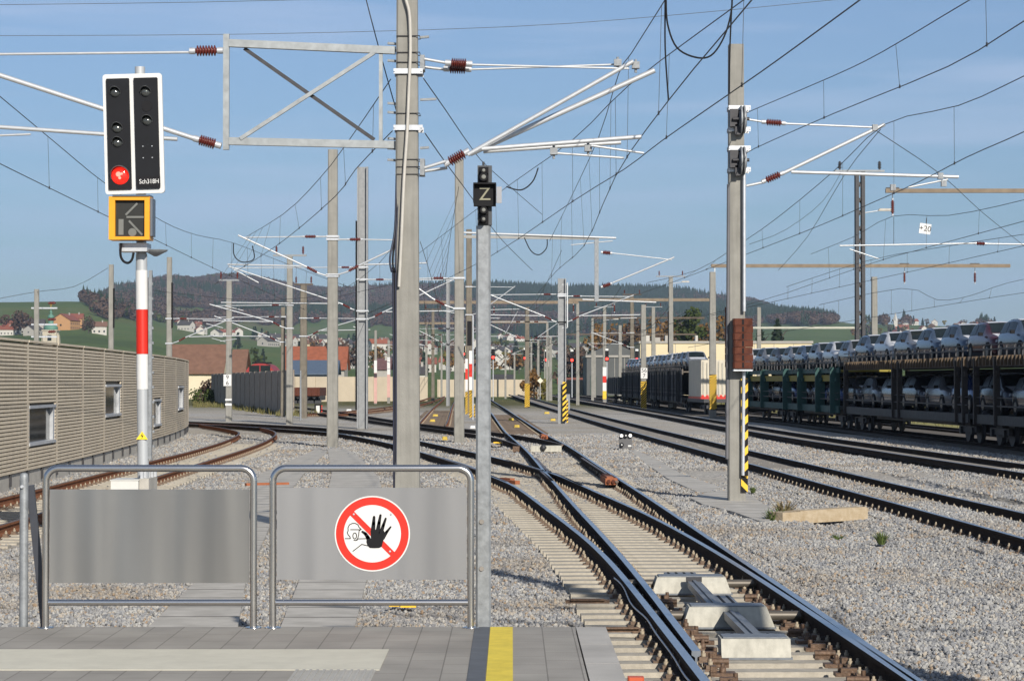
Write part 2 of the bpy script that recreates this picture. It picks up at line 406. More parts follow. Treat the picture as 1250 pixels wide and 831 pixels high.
# electric heating cable along the left stock rail
hc = [Vector((xat(DIVL,yy)-.045+.012*math.sin(yy*2.1), yy, -.075+.02*math.sin(yy*1.3))) for yy in np.arange(15,26,.4)]
mb = MB(); mb.tube(hc, .009, 6); mb.build('heating_cable', GALVB, tr)

def track(name, label, paths, web, top, proto=None, cpath=None, step=.6, y0=0, y1=100, group=None, cat='railway track'):
    p0 = paths[0][0]
    t = root(name, label, cat, (p0.x, p0.y, p0.z), group)
    for p in paths: add_rail(t, p, web, top)
    if proto is not None and cpath is not None: place_sleepers(t, cpath, proto, step, y0, y1)
    return t
track('crossover_track','dark crossover rails branching from the rusty rail block towards the left',[XC1,XC2],RAILD,RAILTB, pr, [(a+b)/2 for a,b in zip(XC1[1:],XC2[1:]+[XC2[-1]])][:0] or None)
t0c = [(T0I[i]+Vector((0,0,0))) for i in range(0)]
t0 = root('railway_track','rust brown curved railway track along the slatted noise barrier','railway track',(T0I[0].x,T0I[0].y,0))
add_rail(t0, T0I, RAILR, RAILTB, n=8); add_rail(t0, T0O, RAILR, RAILTB, n=8)
t0c = smooth_path([p+Vector((-.76,0,0)) for p in T0O[:9]] , 2)
place_sleepers(t0, t0c, pr, .6, 26, 85)
def rails_of(c): c2 = smooth_path(c, 3); return [offs(c2,-.752), offs(c2,.752)]
pr2 = sleeper_proto(2.6, [-.75,.75], SLEEP, top=-.185)
for nm, lb, c, y1 in (('railway_track','railway track with brown ballast running between the striped weight mast and the second right-hand track',R1c,57),
                  ('railway_track','railway track nearest to the car train, half hidden under grey ballast',R2c,56)):
    a, b = rails_of(c); t = track(nm, lb, [a,b], RAILD, RAILT, pr2, c, .6, c[0].y, y1)
a, b = rails_of(R3c); track('railway_track','railway track under the wheels of the car carrying train',[a,b],RAILD,RAILTB, None, None)
a, b = rails_of(R4c); track('railway_track','railway track hidden behind the car carrying train',[a,b],RAILD,RAILTB)
pro = sleeper_proto(2.5, [-.75,.75], SLEEPO)
track('siding_track','rusty siding track with dark wooden sleepers leading away left of the Z pole',[T2L,T2R],RAILR,RAILTB, pro, [(a_+b_)/2 for a_,b_ in zip(T2L,T2R)], .65, 110, 190)
track('siding_track','rusty siding track curving away in front of the pale far barrier',[T3L,T3R],RAILR,RAILTB, pro, [(a_+b_)/2 for a_,b_ in zip(T3L,T3R)], .65, 150, 210)
# old sleepers where the main track goes on beyond the second switch
t = root('main_track','brown-ballasted continuation of the main track beyond the second switch','railway track',(.3,95,0))
place_sleepers(t, [Vector(((xat(T1R,yy)+xat(T1L,yy))/2, yy, 0)) for yy in range(94,230,8)], pro, .65, 94, 190)
T4a=XZ([(-.3,96),(-1.8,130),(-3.5,170),(-6.3,250)]); 
trash(pr); trash(pr2); trash(pro)

# ------------------------------------------------------------------ ground
ELEV = { # azimuth u -> [(Y, pixels above horizon)]
 -900: [(300,-24),(420,-15),(700,20),(1200,50),(1500,70),(2000,96),(2600,90),(4300,80),(6500,60)],
 0:    [(300,-24),(420,-15),(700,18),(1200,44),(1500,66),(2000,92),(2600,86),(4300,80),(6500,60)],
 100:  [(300,-24),(420,-15),(700,18),(1200,44),(1500,66),(2000,93),(2600,92),(4300,88),(6500,60)],
 150:  [(300,-24),(420,-15),(700,18),(1200,40),(1600,62),(2200,80),(3000,100),(3800,108),(6500,60)],
 210:  [(300,-24),(420,-15),(700,16),(1200,34),(1600,46),(2200,66),(3000,95),(4000,124),(6500,60)],
 280:  [(300,-24),(420,-15),(700,10),(1200,26),(1800,44),(2400,58),(3000,78),(4300,126),(6500,60)],
 400:  [(300,-24),(420,-15),(700,6),(1200,20),(1800,38),(2400,54),(3000,74),(4300,110),(6500,60)],
 600:  [(300,-24),(420,-15),(700,4),(1200,16),(1800,30),(2400,42),(3000,58),(4300,114),(6500,60)],
 700:  [(300,-24),(420,-15),(700,4),(1200,16),(1800,28),(2400,42),(3000,58),(4300,108),(6500,60)],
 800:  [(300,-24),(420,-15),(700,4),(1200,18),(1800,32),(2400,46),(3000,60),(4300,106),(6500,60)],
 900:  [(300,-24),(420,-15),(700,4),(1200,22),(1800,38),(2400,54),(3000,66),(4300,96),(6500,60)],
 980:  [(300,-24),(420,-15),(700,4),(1200,24),(1800,42),(2400,62),(3000,72),(4000,80),(6500,56)],
 1050: [(300,-24),(420,-15),(700,4),(1200,24),(1800,44),(2400,58),(3000,66),(4000,70),(6500,50)],
 1250: [(300,-24),(420,-15),(700,4),(1200,24),(1800,44),(2400,58),(3000,62),(4000,60),(6500,45)],
 2300: [(300,-24),(420,-15),(700,4),(1200,20),(1800,36),(2400,48),(3000,52),(4000,60),(6500,45)]}
EU = sorted(ELEV); EY = np.array([300,360,450,700,950,1200,1500,1800,2100,2400,2700,3000,3400,3800,4300,5000,6500.])
EM = np.array([[interp(ELEV[u], y) for y in EY] for u in EU])
def hnoise(x, y, s):
    return (np.sin(x/s+1.3)*np.cos(y/s*1.2+.7)+np.sin((x+y)/s*.6+2.1)*.7+np.sin(x/s*2.3-y/s*1.7)*.4)
def far_e(u, Y):
    i = np.searchsorted(EU, u)-1; i = int(min(max(i,0), len(EU)-2)); t = min(max((u-EU[i])/(EU[i+1]-EU[i]),0),1); t = t*t*(3-2*t)
    a = np.interp(Y, EY, EM[i]); b = np.interp(Y, EY, EM[i+1]); return a*(1-t)+b*t
def base_near(x, Y):
    """ballast / yard level"""
    z = -.20
    z += -.12*min(max((x-8)/6,0),1)*min(max((Y-20)/60,0),1) - .14*min(max((x-15)/4,0),1)
    # dips between tracks
    return z
TRK = []
def gz(x, Y):
    if Y < 300: return base_near(x, Y) + (-.25*min(max((Y-180)/120,0),1))
    u = CU + x/Y*F
    return CAMZ + float(far_e(u, Y))/F*Y + float(hnoise(x,Y,160))*min((Y-300)/1200,1)*3.0
us = np.concatenate([np.arange(-2600,-100,250), np.arange(-100,1360,20), np.arange(1400,3900,250)])
Ys = np.concatenate([[3,8,14,20,30,45,60,80,100,130,160,200,250,299],[301,360,430,520,620,740,860,980,1100,1250,1400,1550,1700,1850,2000,2150,2300,2450,2600,2800,3000,3200,3400,3600,3800,4000,4300,4700,5200,6000,7500,12000]])
mb = MB(); vs = []; fs = []
for Yv in Ys:
    for u in us:
        x = (u-CU)/F*Yv; 
        z = gz(x, Yv) if Yv <= 6500 else CAMZ + 30/F*Yv
        z -= .25 if Yv < 59 else 0
        vs.append((x, Yv, z))
nu = len(us)
for j in range(len(Ys)-1):
    for i_ in range(nu-1): fs.append((j*nu+i_, j*nu+i_+1, (j+1)*nu+i_+1, (j+1)*nu+i_))
mb.add(vs, fs, 0, True)
xl = (us[0]-CU)/F*3; xr = (us[-1]-CU)/F*3
mb.add([(-400,-300,-.4),(400,-300,-.4),(400,3,-.4),(xr,3,-.262),(xl,3,-.262),(-400,3,-.4)], [(0,1,2,3,4,5)])
# side skirts so that the near ground also reaches outwards
mb.add([(-400,3,-.4),(xl,3,-.262),((us[0]-CU)/F*299,299,-.6),(-400,299,-.6)], [(0,1,2,3)])
mb.add([(xr,3,-.262),(400,3,-.4),(400,299,-.6),((us[-1]-CU)/F*299,299,-.6)], [(0,1,2,3)])
def ground_mat():
    m = bpy.data.materials.new('ground_ballast_and_fields'); m.use_nodes = True; nt = m.node_tree; N = nt.nodes; L = nt.links; b = N['Principled BSDF']; b.inputs['Roughness'].default_value = .95; b.inputs['Specular IOR Level'].default_value = .2
    g = N.new('ShaderNodeNewGeometry'); sx = N.new('ShaderNodeSeparateXYZ'); L.new(g.outputs['Position'], sx.inputs[0])
    def noise(sc, det=6, rough=.6, vec=None):
        n = N.new('ShaderNodeTexNoise'); n.inputs['Scale'].default_value = sc; n.inputs['Detail'].default_value = det; n.inputs['Roughness'].default_value = rough
        L.new(vec or g.outputs['Position'], n.inputs['Vector']); return n.outputs['Fac']
    def ramp(fac, els):
        r = N.new('ShaderNodeValToRGB'); L.new(fac, r.inputs[0]); cr = r.color_ramp
        while len(cr.elements) < len(els): cr.elements.new(.5)
        for e, (p, c) in zip(cr.elements, els): e.position = p; e.color = (*c, 1)
        return r.outputs[0]
    def mix(f, a, c, bt='MIX'):
        x = N.new('ShaderNodeMixRGB'); x.blend_type = bt
        for k, s_ in ((0,f),(1,a),(2,c)):
            if hasattr(s_, 'links'): L.new(s_, x.inputs[k])
            else: x.inputs[k].default_value = s_ if k == 0 else (*s_, 1)
        return x.outputs[0]
    def mr(f, a, bb, c=0., d=1.):
        x = N.new('ShaderNodeMapRange'); L.new(f, x.inputs[0]); x.inputs[1].default_value = a; x.inputs[2].default_value = bb; x.inputs[3].default_value = c; x.inputs[4].default_value = d; return x.outputs[0]
    vo = N.new('ShaderNodeTexVoronoi'); vo.inputs['Scale'].default_value = 16; L.new(g.outputs['Position'], vo.inputs['Vector'])
    sc_ = N.new('ShaderNodeSeparateColor'); L.new(vo.outputs['Color'], sc_.inputs[0])
    stone = ramp(sc_.outputs[0], [(0,(.33,.325,.315)),(.4,(.44,.43,.405)),(.75,(.52,.50,.455)),(1,(.60,.57,.51))])
    stone = mix(mr(vo.outputs['Distance'],.45,.85,0,.6), stone, (.08,.076,.07))
    tint = ramp(noise(.12,5), [(.35,(1.0,1.0,1.02)),(.6,(.92,.86,.78)),(.8,(.62,.53,.43))])
    stone = mix(1.0, stone, tint, 'MULTIPLY')
    weeds = ramp(noise(.5,6,.7), [(.3,(.06,.075,.02)),(.55,(.12,.11,.04)),(.7,(.17,.14,.08))])
    yard = mix(mr(sx.outputs[1],170,240), mix(mr(noise(.09,6,.7),.62,.70,0,.8), stone, weeds), weeds)
    field = ramp(noise(.0035,4,.5), [(.30,(.055,.085,.018)),(.5,(.08,.12,.026)),(.62,(.105,.125,.035)),(.72,(.14,.12,.06))])
    fine = mr(noise(.05,5,.7),.3,.7,.8,1.2); field = mix(1.0, field, fine, 'MULTIPLY')
    col = mix(mr(sx.outputs[1],290,420), yard, field)
    L.new(col, b.inputs['Base Color'])
    bp = N.new('ShaderNodeBump'); bp.inputs['Strength'].default_value = .35; bp.inputs['Distance'].default_value = .03
    L.new(mr(vo.outputs['Distance'],0,.7,1,0), bp.inputs['Height']); L.new(bp.outputs[0], b.inputs['Normal'])
    return m
GM = ground_mat()
gr = mb.build('ground', GM); tag(gr, kind='structure')

# foreground ballast bed: a real height field with loose stones on it
def bed_z(x, y):
    z = -.215 + .012*math.sin(x*3.1+y*1.7) + .01*math.sin(x*7.3-y*4.1)
    if y < 90:
        c1 = (xat(T1R,y)+xat(DIVL,y))/2; xl, xr = xat(DIVL,y)-.62, xat(T1R,y)+.62
        if xl < x < xr: z = -.205 if y>44 else -.235
    for c in (R1c, R2c):
        xc = xat(c, y); d = abs(x-xc)
        if d < .66: z = -.15
        elif d < 1.3: z = -.195
        elif d < 2.6: z -= .10*min((d-1.3)/.8,1)
    return z
mb = MB(); vs = []; fs = []
ny = 170; nx = 190
yy = [10.5*(62/10.5)**(j/ny) for j in range(ny+1)]
for y in yy:
    for i_ in range(nx+1):
        x = -.262*y + (.262*y*2)*i_/nx
        zz = bed_z(x, y)
        if y > 56: zz = zz*(62-y)/6 + (gz(x,y)-.07)*(1-(62-y)/6)
        vs.append((x, y, zz))
for j in range(ny):
    for i_ in range(nx): a_ = j*(nx+1)+i_; fs.append((a_,a_+1,a_+nx+2,a_+nx+1))
mb.add(vs, fs, 0, True)
bd = mb.build('ballast_bed', GM); tag(bd, kind='structure')

ROCKM = bpy.data.materials.new('ballast_stone'); ROCKM.use_nodes = True
_N = ROCKM.node_tree.nodes; _L = ROCKM.node_tree.links; _b = _N['Principled BSDF']; _b.inputs['Roughness'].default_value = .9; _b.inputs['Specular IOR Level'].default_value = .25
oi = _N.new('ShaderNodeObjectInfo'); rp = _N.new('ShaderNodeValToRGB'); _L.new(oi.outputs['Random'], rp.inputs[0])
for k_, (p_, c_) in enumerate([(0,(.15,.155,.165)),(.3,(.235,.235,.235)),(.6,(.30,.295,.28)),(.82,(.37,.36,.33)),(.95,(.32,.265,.20)),(1,(.25,.18,.12))]):
    if k_ > 1: rp.color_ramp.elements.new(.5)
for e_, (p_, c_) in zip(rp.color_ramp.elements, [(0,(.15,.155,.165)),(.3,(.235,.235,.235)),(.6,(.30,.295,.28)),(.82,(.37,.36,.33)),(.95,(.32,.265,.20)),(1,(.25,.18,.12))]): e_.position = p_; e_.color = (*c_,1)
_g = _N.new('ShaderNodeNewGeometry'); _n = _N.new('ShaderNodeTexNoise'); _n.inputs['Scale'].default_value = .32; _n.inputs['Detail'].default_value = 5; _n.inputs['Roughness'].default_value = .62; _L.new(_g.outputs['Position'], _n.inputs['Vector'])
_r = _N.new('ShaderNodeValToRGB'); _L.new(_n.outputs['Fac'], _r.inputs[0]); _r.color_ramp.elements[0].position = .48; _r.color_ramp.elements[0].color = (1.08,1.09,1.12,1); _r.color_ramp.elements[1].position = .72; _r.color_ramp.elements[1].color = (.85,.74,.62,1)
_m = _N.new('ShaderNodeMixRGB'); _m.blend_type = 'MULTIPLY'; _m.inputs[0].default_value = 1; _L.new(rp.outputs[0], _m.inputs[1]); _L.new(_r.outputs[0], _m.inputs[2]); _L.new(_m.outputs[0], _b.inputs['Base Color'])
def rock(seed):
    r_ = random.Random(seed); import bmesh
    bm = bmesh.new(); bmesh.ops.create_icosphere(bm, subdivisions=1, radius=.5)
    for v in bm.verts: v.co *= r_.uniform(.72,1.12); v.co.z *= .72; v.co.x *= 1.15
    me = bpy.data.meshes.new('rock'); bm.to_mesh(me); bm.free(); me.materials.append(ROCKM)
    o = bpy.data.objects.new('rock', me); COL.objects.link(o); return o
rocks = [rock(i) for i in range(6)]
pts = []; 
def in_poly(x, y, poly):
    c = False; n = len(poly); j = n-1
    for i in range(n):
        if (poly[i][1] > y) != (poly[j][1] > y) and x < (poly[j][0]-poly[i][0])*(y-poly[i][1])/(poly[j][1]-poly[i][1])+poly[i][0]: c = not c
        j = i
    return c
SLABS = []   # footprints kept free of stones, filled in below
def slab_fp(pxs): 
    p = [G(u, v, -.2) for u, v in pxs]; SLABS.append([(q.x, q.y) for q in p]); return p
slab1 = slab_fp([(330,800),(425,800),(450,700),(470,620),(463,585),(440,560),(424,549),(400,549),(405,580),(395,620),(370,700)])
slab2 = slab_fp([(150,800),(285,800),(300,712),(340,620),(372,578),(400,552),(386,549),(350,566),(318,580),(280,640),(240,712)])
slab3 = slab_fp([(864,602),(905,598),(938,620),(940,640),(925,637),(895,626),(858,617),(842,609)])
slab4 = slab_fp([(864,602),(850,601),(815,585),(788,566),(770,552),(780,551),(810,566),(830,578),(880,596)])
kp_lines = []
def keep(x, y):
    if y < 44 or True:
        xl, xr = xat(DIVL,y)-.60, xat(T1R,y)+(.13 if y < 42 else .6)
        if xl < x < xr and y < 95:
            if y < 17.4 and x > xat(DIVL,y)+.1: return random.random() < .35
            if y < 43: 
                k = math.sin(x*5+y*1.3)+math.sin(x*2.3-y*2.9)
                return (random.random() < (.5 if k > 1.0 and x > xat(T1L,y) and y > 21 else (.10 if y > 27 else .03)))
            return random.random() < .6
    for pa in (T1R,T1L,DIVL,DIVR):
        if y > pa[0].y and abs(x-xat(pa,y)) < .09: return False
    for c in (R1c,R2c):
        if abs(abs(x-xat(c,y))-.752) < .085: return False
    for po in SLABS:
        if in_poly(x, y, po): return random.random() < .01
    xo = xat(T0O,y); xi = xat(T0I,y)
    if xi-.7 < x < xo+.7: return random.random() < .12
    if y < 16 and x < .75: return False
    return True
zones = [(15,24,640),(24,34,480),(34,46,300),(46,60,170),(60,100,62)]
for a_, b_, dens in zones:
    area = .242*(b_*b_-a_*a_)
    n_ = int(area*dens)
    yv = np.sqrt(rng.uniform(a_*a_, b_*b_, n_)); xv = rng.uniform(-.242,.242,n_)*yv
    for x, y in zip(xv, yv):
        if x < -.225*y-1: continue
        if keep(x, y): pts.append((x, y, (bed_z(x,y) if y < 60 else gz(x,y))+random.uniform(-.012,.02)))
n_ = len(pts); sc_a = rng.uniform(.03,.058,n_) * np.where(np.array(pts)[:,1]>60, 1.9, np.where(np.array(pts)[:,1]>34, 1.25, 1.0))
scl = np.stack([sc_a, sc_a*rng.uniform(.8,1.1,n_), sc_a*rng.uniform(.7,1.1,n_)],1)
scatter('ballast_stones', pts, rng.integers(0,6,n_), rng.uniform(0,6.28,(n_,3)), scl, rocks, 'loose grey and beige ballast stones around the rails', 'ballast')
print('stones', n_)

# concrete cable trough lids (paths) with joints
def slab_obj(fp, name, label, z0=-.3, z1=-.165, cuts=None):
    mb = MB(); mb.prism([(p.x, p.y, z0) for p in fp], (0,0,z1-z0)); o = mb.build(name, SLABM, None, fixn=True); tag(o, kind='structure'); return o
SLABM = bpy.data.materials.new('trough_lid_concrete'); SLABM.use_nodes = True
_N = SLABM.node_tree.nodes; _L = SLABM.node_tree.links; _b = _N['Principled BSDF']; _b.inputs['Roughness'].default_value = .9
_g = _N.new('ShaderNodeNewGeometry'); _w = _N.new('ShaderNodeTexWave'); _w.wave_type = 'BANDS'; _w.bands_direction = 'Y'; _w.inputs['Scale'].default_value = .32; _w.inputs['Distortion'].default_value = .15; _L.new(_g.outputs['Position'], _w.inputs['Vector'])
_r = _N.new('ShaderNodeValToRGB'); _L.new(_w.outputs['Fac'], _r.inputs[0]); _r.color_ramp.elements[0].position = .0; _r.color_ramp.elements[0].color = (.08,.075,.065,1); _r.color_ramp.elements[1].position = .012; _r.color_ramp.elements[1].color = (1,1,1,1)
_n = _N.new('ShaderNodeTexNoise'); _n.inputs['Scale'].default_value = 3; _n.inputs['Detail'].default_value = 7; _L.new(_g.outputs['Position'], _n.inputs['Vector'])
_r2 = _N.new('ShaderNodeValToRGB'); _L.new(_n.outputs['Fac'], _r2.inputs[0]); _r2.color_ramp.elements[0].position=.3; _r2.color_ramp.elements[0].color = (.36,.34,.305,1); _r2.color_ramp.elements[1].position=.7; _r2.color_ramp.elements[1].color = (.50,.475,.43,1)
_m = _N.new('ShaderNodeMixRGB'); _m.blend_type='MULTIPLY'; _m.inputs[0].default_value=1; _L.new(_r2.outputs[0], _m.inputs[1]); _L.new(_r.outputs[0], _m.inputs[2]); _L.new(_m.outputs[0], _b.inputs['Base Color'])
slab_obj(slab1, 'cable_trough_path', ''); slab_obj(slab2, 'cable_trough_path', '', z1=-.16); slab_obj(slab3, 'mast_apron', '', z1=-.17); slab_obj(slab4, 'cable_trough_path', '', z1=-.175)

def strip(name, cpath, w0, w1, z, m, y0=None):
    c2 = [p for p in smooth_path(cpath, 4) if y0 is None or p.y >= y0]; a, b = offs(c2, w0), offs(c2, w1); mb = MB(); vs = []
    for p, q in zip(a, b): vs += [(p.x,p.y,z(p)),(q.x,q.y,z(q))]
    mb.add(vs, [(2*i,2*i+1,2*i+3,2*i+2) for i in range(len(c2)-1)]); o = mb.build(name, m, None, fixn=False); tag(o, kind='structure'); return o
TRAIN_SHADE = mat('shade_and_brown_ballast', (.075,.062,.05), .95, col2=(.15,.13,.105), vscale=5, bump=.5, bscale=14)  # dark brown ballast with the train's cast shadow put into its colour
strip('shade_and_brown_ballast', R3c, -1.9, 7, lambda p: gz(p.x,p.y)+.06, TRAIN_SHADE)
strip('shade_and_brown_ballast', R2c, -.66, .66, lambda p: -.15, mat('brown_ballast', (.20,.175,.145), .95, col2=(.32,.285,.24), vscale=6, bump=.5, bscale=14), 56)
strip('shade_and_brown_ballast', R1c, -.66, .66, lambda p: -.15, MATS['brown_ballast'], 57)
# ------------------------------------------------------------------ platform
PZ = .5; PY = 15.45
def plat_mat(name, col, col2, tile=True):
    m = bpy.data.materials.new(name); m.use_nodes = True; N = m.node_tree.nodes; L = m.node_tree.links; b = N['Principled BSDF']; b.inputs['Roughness'].default_value = .85
    g = N.new('ShaderNodeNewGeometry'); br = N.new('ShaderNodeTexBrick'); br.inputs['Scale'].default_value = 1; br.inputs['Brick Width'].default_value = .4; br.inputs['Row Height'].default_value = .2
    br.inputs['Mortar Size'].default_value = .004 if tile else 0; br.inputs['Mortar Smooth'].default_value = .1; br.offset = .5
    mp = N.new('ShaderNodeMapping'); mp.inputs['Rotation'].default_value = (0,0,R(90)); L.new(g.outputs['Position'], mp.inputs[0]); L.new(mp.outputs[0], br.inputs['Vector'])
    br.inputs['Color1'].default_value = (*col,1); br.inputs['Color2'].default_value = (*col2,1); br.inputs['Mortar'].default_value = (.19,.175,.155,1)
    n = N.new('ShaderNodeTexNoise'); n.inputs['Scale'].default_value = 1.8; n.inputs['Detail'].default_value = 8; L.new(g.outputs['Position'], n.inputs['Vector'])
    r = N.new('ShaderNodeMapRange'); L.new(n.outputs['Fac'], r.inputs[0]); r.inputs[1].default_value=.3; r.inputs[2].default_value=.75; r.inputs[3].default_value=.78; r.inputs[4].default_value=1.12
    x = N.new('ShaderNodeMixRGB'); x.blend_type='MULTIPLY'; x.inputs[0].default_value=1; L.new(br.outputs['Color'], x.inputs[1]); L.new(r.outputs[0], x.inputs[2])
    L.new(x.outputs[0], b.inputs['Base Color'])
    n2 = N.new('ShaderNodeTexNoise'); n2.inputs['Scale'].default_value = 90; L.new(g.outputs['Position'], n2.inputs['Vector'])
    bp = N.new('ShaderNodeBump'); bp.inputs['Strength'].default_value=.2; bp.inputs['Distance'].default_value=.01; L.new(n2.outputs['Fac'], bp.inputs['Height']); L.new(bp.outputs[0], b.inputs['Normal'])
    return m
PM = plat_mat('platform_paving', (.31,.29,.26), (.34,.32,.285)); PME = plat_mat('platform_edge_stone', (.42,.40,.37), (.46,.44,.405), False)
mb = MB(); mb.boxx(-8, .42, -6, PY, -.4, PZ); o = mb.build('platform', PM); tag(o, kind='structure')
mb = MB()
for k in range(0,21): mb.box((.53, PY-.5-k*1.0-.002, PZ-.10), (.2,.992,.2), 0, ch=0)
mb.boxx(.45,.61,-6,PY-.02,-.4,PZ-.21)
o = mb.build('platform_edge_kerb', PME); tag(o, kind='structure')
mb = MB(); mb.boxx(-8,.42,PY+.001,PY+.03,-.4,PZ-.02); o = mb.build('platform_end_wall', CONCL); tag(o, kind='structure')
mb = MB(); mb.boxx(-.145,.005,-6,PY-.03,PZ+.001,PZ+.004); o = mb.build('yellow_safety_line', YELT); tag(o, kind='structure')
mb = MB(); mb.boxx(-.25,-.149,-6,PY-.03,PZ+.001,PZ+.004); o = mb.build('dark_safety_line', mat('dark_floor_paint',(.10,.11,.125),.7,var=.2,vscale=6)); tag(o, kind='structure')
TACT = mat('tactile_paving', (.58,.555,.46), .8, var=.08, vscale=5)
y1_, y0_ = 1.65*F/(792-465), 1.65*F/(817-465); xr_ = (475-625)/F*y1_
mb = MB(); mb.boxx(-8,xr_,y0_,y1_,PZ+.001,PZ+.005)
o = mb.build('tactile_guidance_strip', TACT); tag(o, kind='structure')
mb = MB(); mb.boxx(xr_-.48,xr_-.02,y0_-3,y0_-.004,PZ+.001,PZ+.004)
for k in range(12): mb.boxx(xr_-.475+k*.039, xr_-.46+k*.039, y0_-3, y0_-.01, PZ+.0045, PZ+.009)
o = mb.build('tactile_guidance_branch', mat('tactile_grey',(.40,.39,.36),.8)); tag(o, kind='structure')
# ------------------------------------------------------------------ steel barriers at the platform end
def barrier(name, u0, u1, panel, label, sign=False):
    Y = 15.38
    a = P(u0, 567, Y); b = P(u1, 567, Y); r = .0235; top = a.z - r; x0 = a.x + r; x1 = b.x - r; zl = P(u0, 735, Y).z
    t = root(name, label, 'barrier', ((x0+x1)/2, Y, PZ))
    def arc(cx, cz, a0, a1, n=7, rr=.085): return [(cx+rr*math.cos(a0+(a1-a0)*i/n), Y, cz+rr*math.sin(a0+(a1-a0)*i/n)) for i in range(n+1)]
    q = .085
    pts = [(x0,Y,PZ+.006)] + arc(x0+q, top-q, math.pi, math.pi/2) + arc(x1-q, top-q, math.pi/2, 0) + [(x1,Y,PZ+.006)]
    mb = MB(); mb.tube(pts, r, 20); mb.build('frame', STAIN, t)
    mb = MB(); mb.tube([(x0+r*.8,Y,zl),(x1-r*.8,Y,zl)], .021, 16); mb.build('lower_rail', STAIN, t)
    for x in (x0, x1):
        mb = MB(); mb.lathe((x,Y,PZ+.001),(x,Y,PZ+.008),[(0,.055),(.8,.055),(1,.05)],20); mb.build('foot_flange', STAIN, t)
    pa = P(panel[0], panel[1], Y); pb = P(panel[2], panel[3], Y)
    mb = MB(); mb.boxx(x0+r+.004, x1-r-.004, Y-.012, Y-.002, pb.z, pa.z); mb.build('panel', panel[4], t)
    return t, Y
def brushed(name, col, rough, metal):
    m = bpy.data.materials.new(name); m.use_nodes = True; N = m.node_tree.nodes; L = m.node_tree.links; b = N['Principled BSDF']
    b.inputs['Metallic'].default_value = metal; b.inputs['Base Color'].default_value = (*col,1); b.inputs['Anisotropic'].default_value = .6
    tc = N.new('ShaderNodeTexCoord'); mp = N.new('ShaderNodeMapping'); mp.inputs['Scale'].default_value = (1.2,1,90); L.new(tc.outputs['Object'], mp.inputs[0])
    n = N.new('ShaderNodeTexNoise'); n.inputs['Scale'].default_value = 2; n.inputs['Detail'].default_value = 4; L.new(mp.outputs[0], n.inputs['Vector'])
    r = N.new('ShaderNodeMapRange'); L.new(n.outputs['Fac'], r.inputs[0]); r.inputs[3].default_value = rough-.03; r.inputs[4].default_value = rough+.03; L.new(r.outputs[0], b.inputs['Roughness'])
    mp2 = N.new('ShaderNodeMapping'); mp2.inputs['Scale'].default_value = (1.1,.1,.08); L.new(tc.outputs['Object'], mp2.inputs[0])
    n2 = N.new('ShaderNodeTexNoise'); n2.inputs['Scale'].default_value = 1.5; n2.inputs['Detail'].default_value = 2; L.new(mp2.outputs[0], n2.inputs['Vector'])
    bp = N.new('ShaderNodeBump'); bp.inputs['Strength'].default_value = 1.0; bp.inputs['Distance'].default_value = .22; L.new(n2.outputs['Fac'], bp.inputs['Height']); L.new(bp.outputs[0], b.inputs['Normal'])
    return m
PANM = brushed('brushed_steel_sheet', (.40,.39,.38), .33, .9)
PANG = brushed('satin_grey_sheet', (.29,.29,.295), .5, .45)
barrier('platform_barrier', 52, 314, (62,597,305,711,PANM), 'stainless steel platform end barrier with blank brushed sheet, left of the two')
bt, BY = barrier('platform_barrier', 329, 579, (338,595,572,707,PANG), 'stainless steel platform end barrier carrying the round no entry sign')
# prohibition sign on the right barrier
Y = BY - .014; c = P(454.5, 651, Y); Rr = px(46, Y); cc = (c.x, c.z)
def hx(a, b): # sign units: 0..1 of radius
    return (c.x + a*Rr, c.z + b*Rr)
sg = MB(); pts = [(c.x+Rr*math.cos(i*2*math.pi/56), Y, c.z+Rr*math.sin(i*2*math.pi/56)) for i in range(56)]
sg.prism([(p[0], Y+.0015, p[2]) for p in pts], (0,-.0025,0)); sgn = sg.build('prohibition_sign', WHITE, bt, label='round red ringed sign with black raised hand over a line drawn man', fixn=True)
m_ = MB(); disc(m_, cc, Rr*.76, Rr*.965, Y-.0018, n=64); m_.build('red_ring', RED, sgn)
m_ = MB(); ang = R(-45); d = Vector((math.cos(ang),0,math.sin(ang))); n_v = Vector((-d.z,0,d.x)); w_ = Rr*.075; l_ = Rr*.775
C_ = Vector((c.x, Y-.0022, c.z)); m_.poly([C_-d*l_-n_v*w_, C_+d*l_-n_v*w_, C_+d*l_+n_v*w_, C_-d*l_+n_v*w_]); m_.build('red_bar', RED, sgn)
# hand: units measured on the sign (px in the 831 crop: centre 383,425, radius 318)
def hp(x, y): return ((x-383)/318, (425-y)/318)
def ribbon(mb, pts, w, y, mi=0, taper=None):
    for i_, ((x0, z0), (x1, z1)) in enumerate(zip(pts, pts[1:])):
        a = Vector((x0,0,z0)); b = Vector((x1,0,z1)); dd = (b-a).normalized(); nn = Vector((-dd.z,0,dd.x)); w0 = w; w1 = w
        if taper: w0 = taper[i_]; w1 = taper[i_+1]
        mb.poly([(a.x-nn.x*w0, y, a.z-nn.z*w0), (b.x-nn.x*w1, y, b.z-nn.z*w1), (b.x+nn.x*w1, y, b.z+nn.z*w1), (a.x+nn.x*w0, y, a.z+nn.z*w0)], mi)
        for q_, wq in ((a, w0), (b, w1)):
            mb.poly([(q_.x+wq*math.cos(k*math.pi/6), y-.0001, q_.z+wq*math.sin(k*math.pi/6)) for k in range(12)], mi)
hand = MB(); yy = Y-.0032
palm = [(372,470),(368,400),(385,388),(400,392),(430,388),(458,392),(480,398),(492,425),(480,470),(470,505),(462,535),(440,545),(400,547),(362,545),(342,525),(332,490),(345,470)]
hand.poly([(hx(*hp(x,y_))[0], yy, hx(*hp(x,y_))[1]) for x, y_ in palm][::-1])
u_ = Rr/318
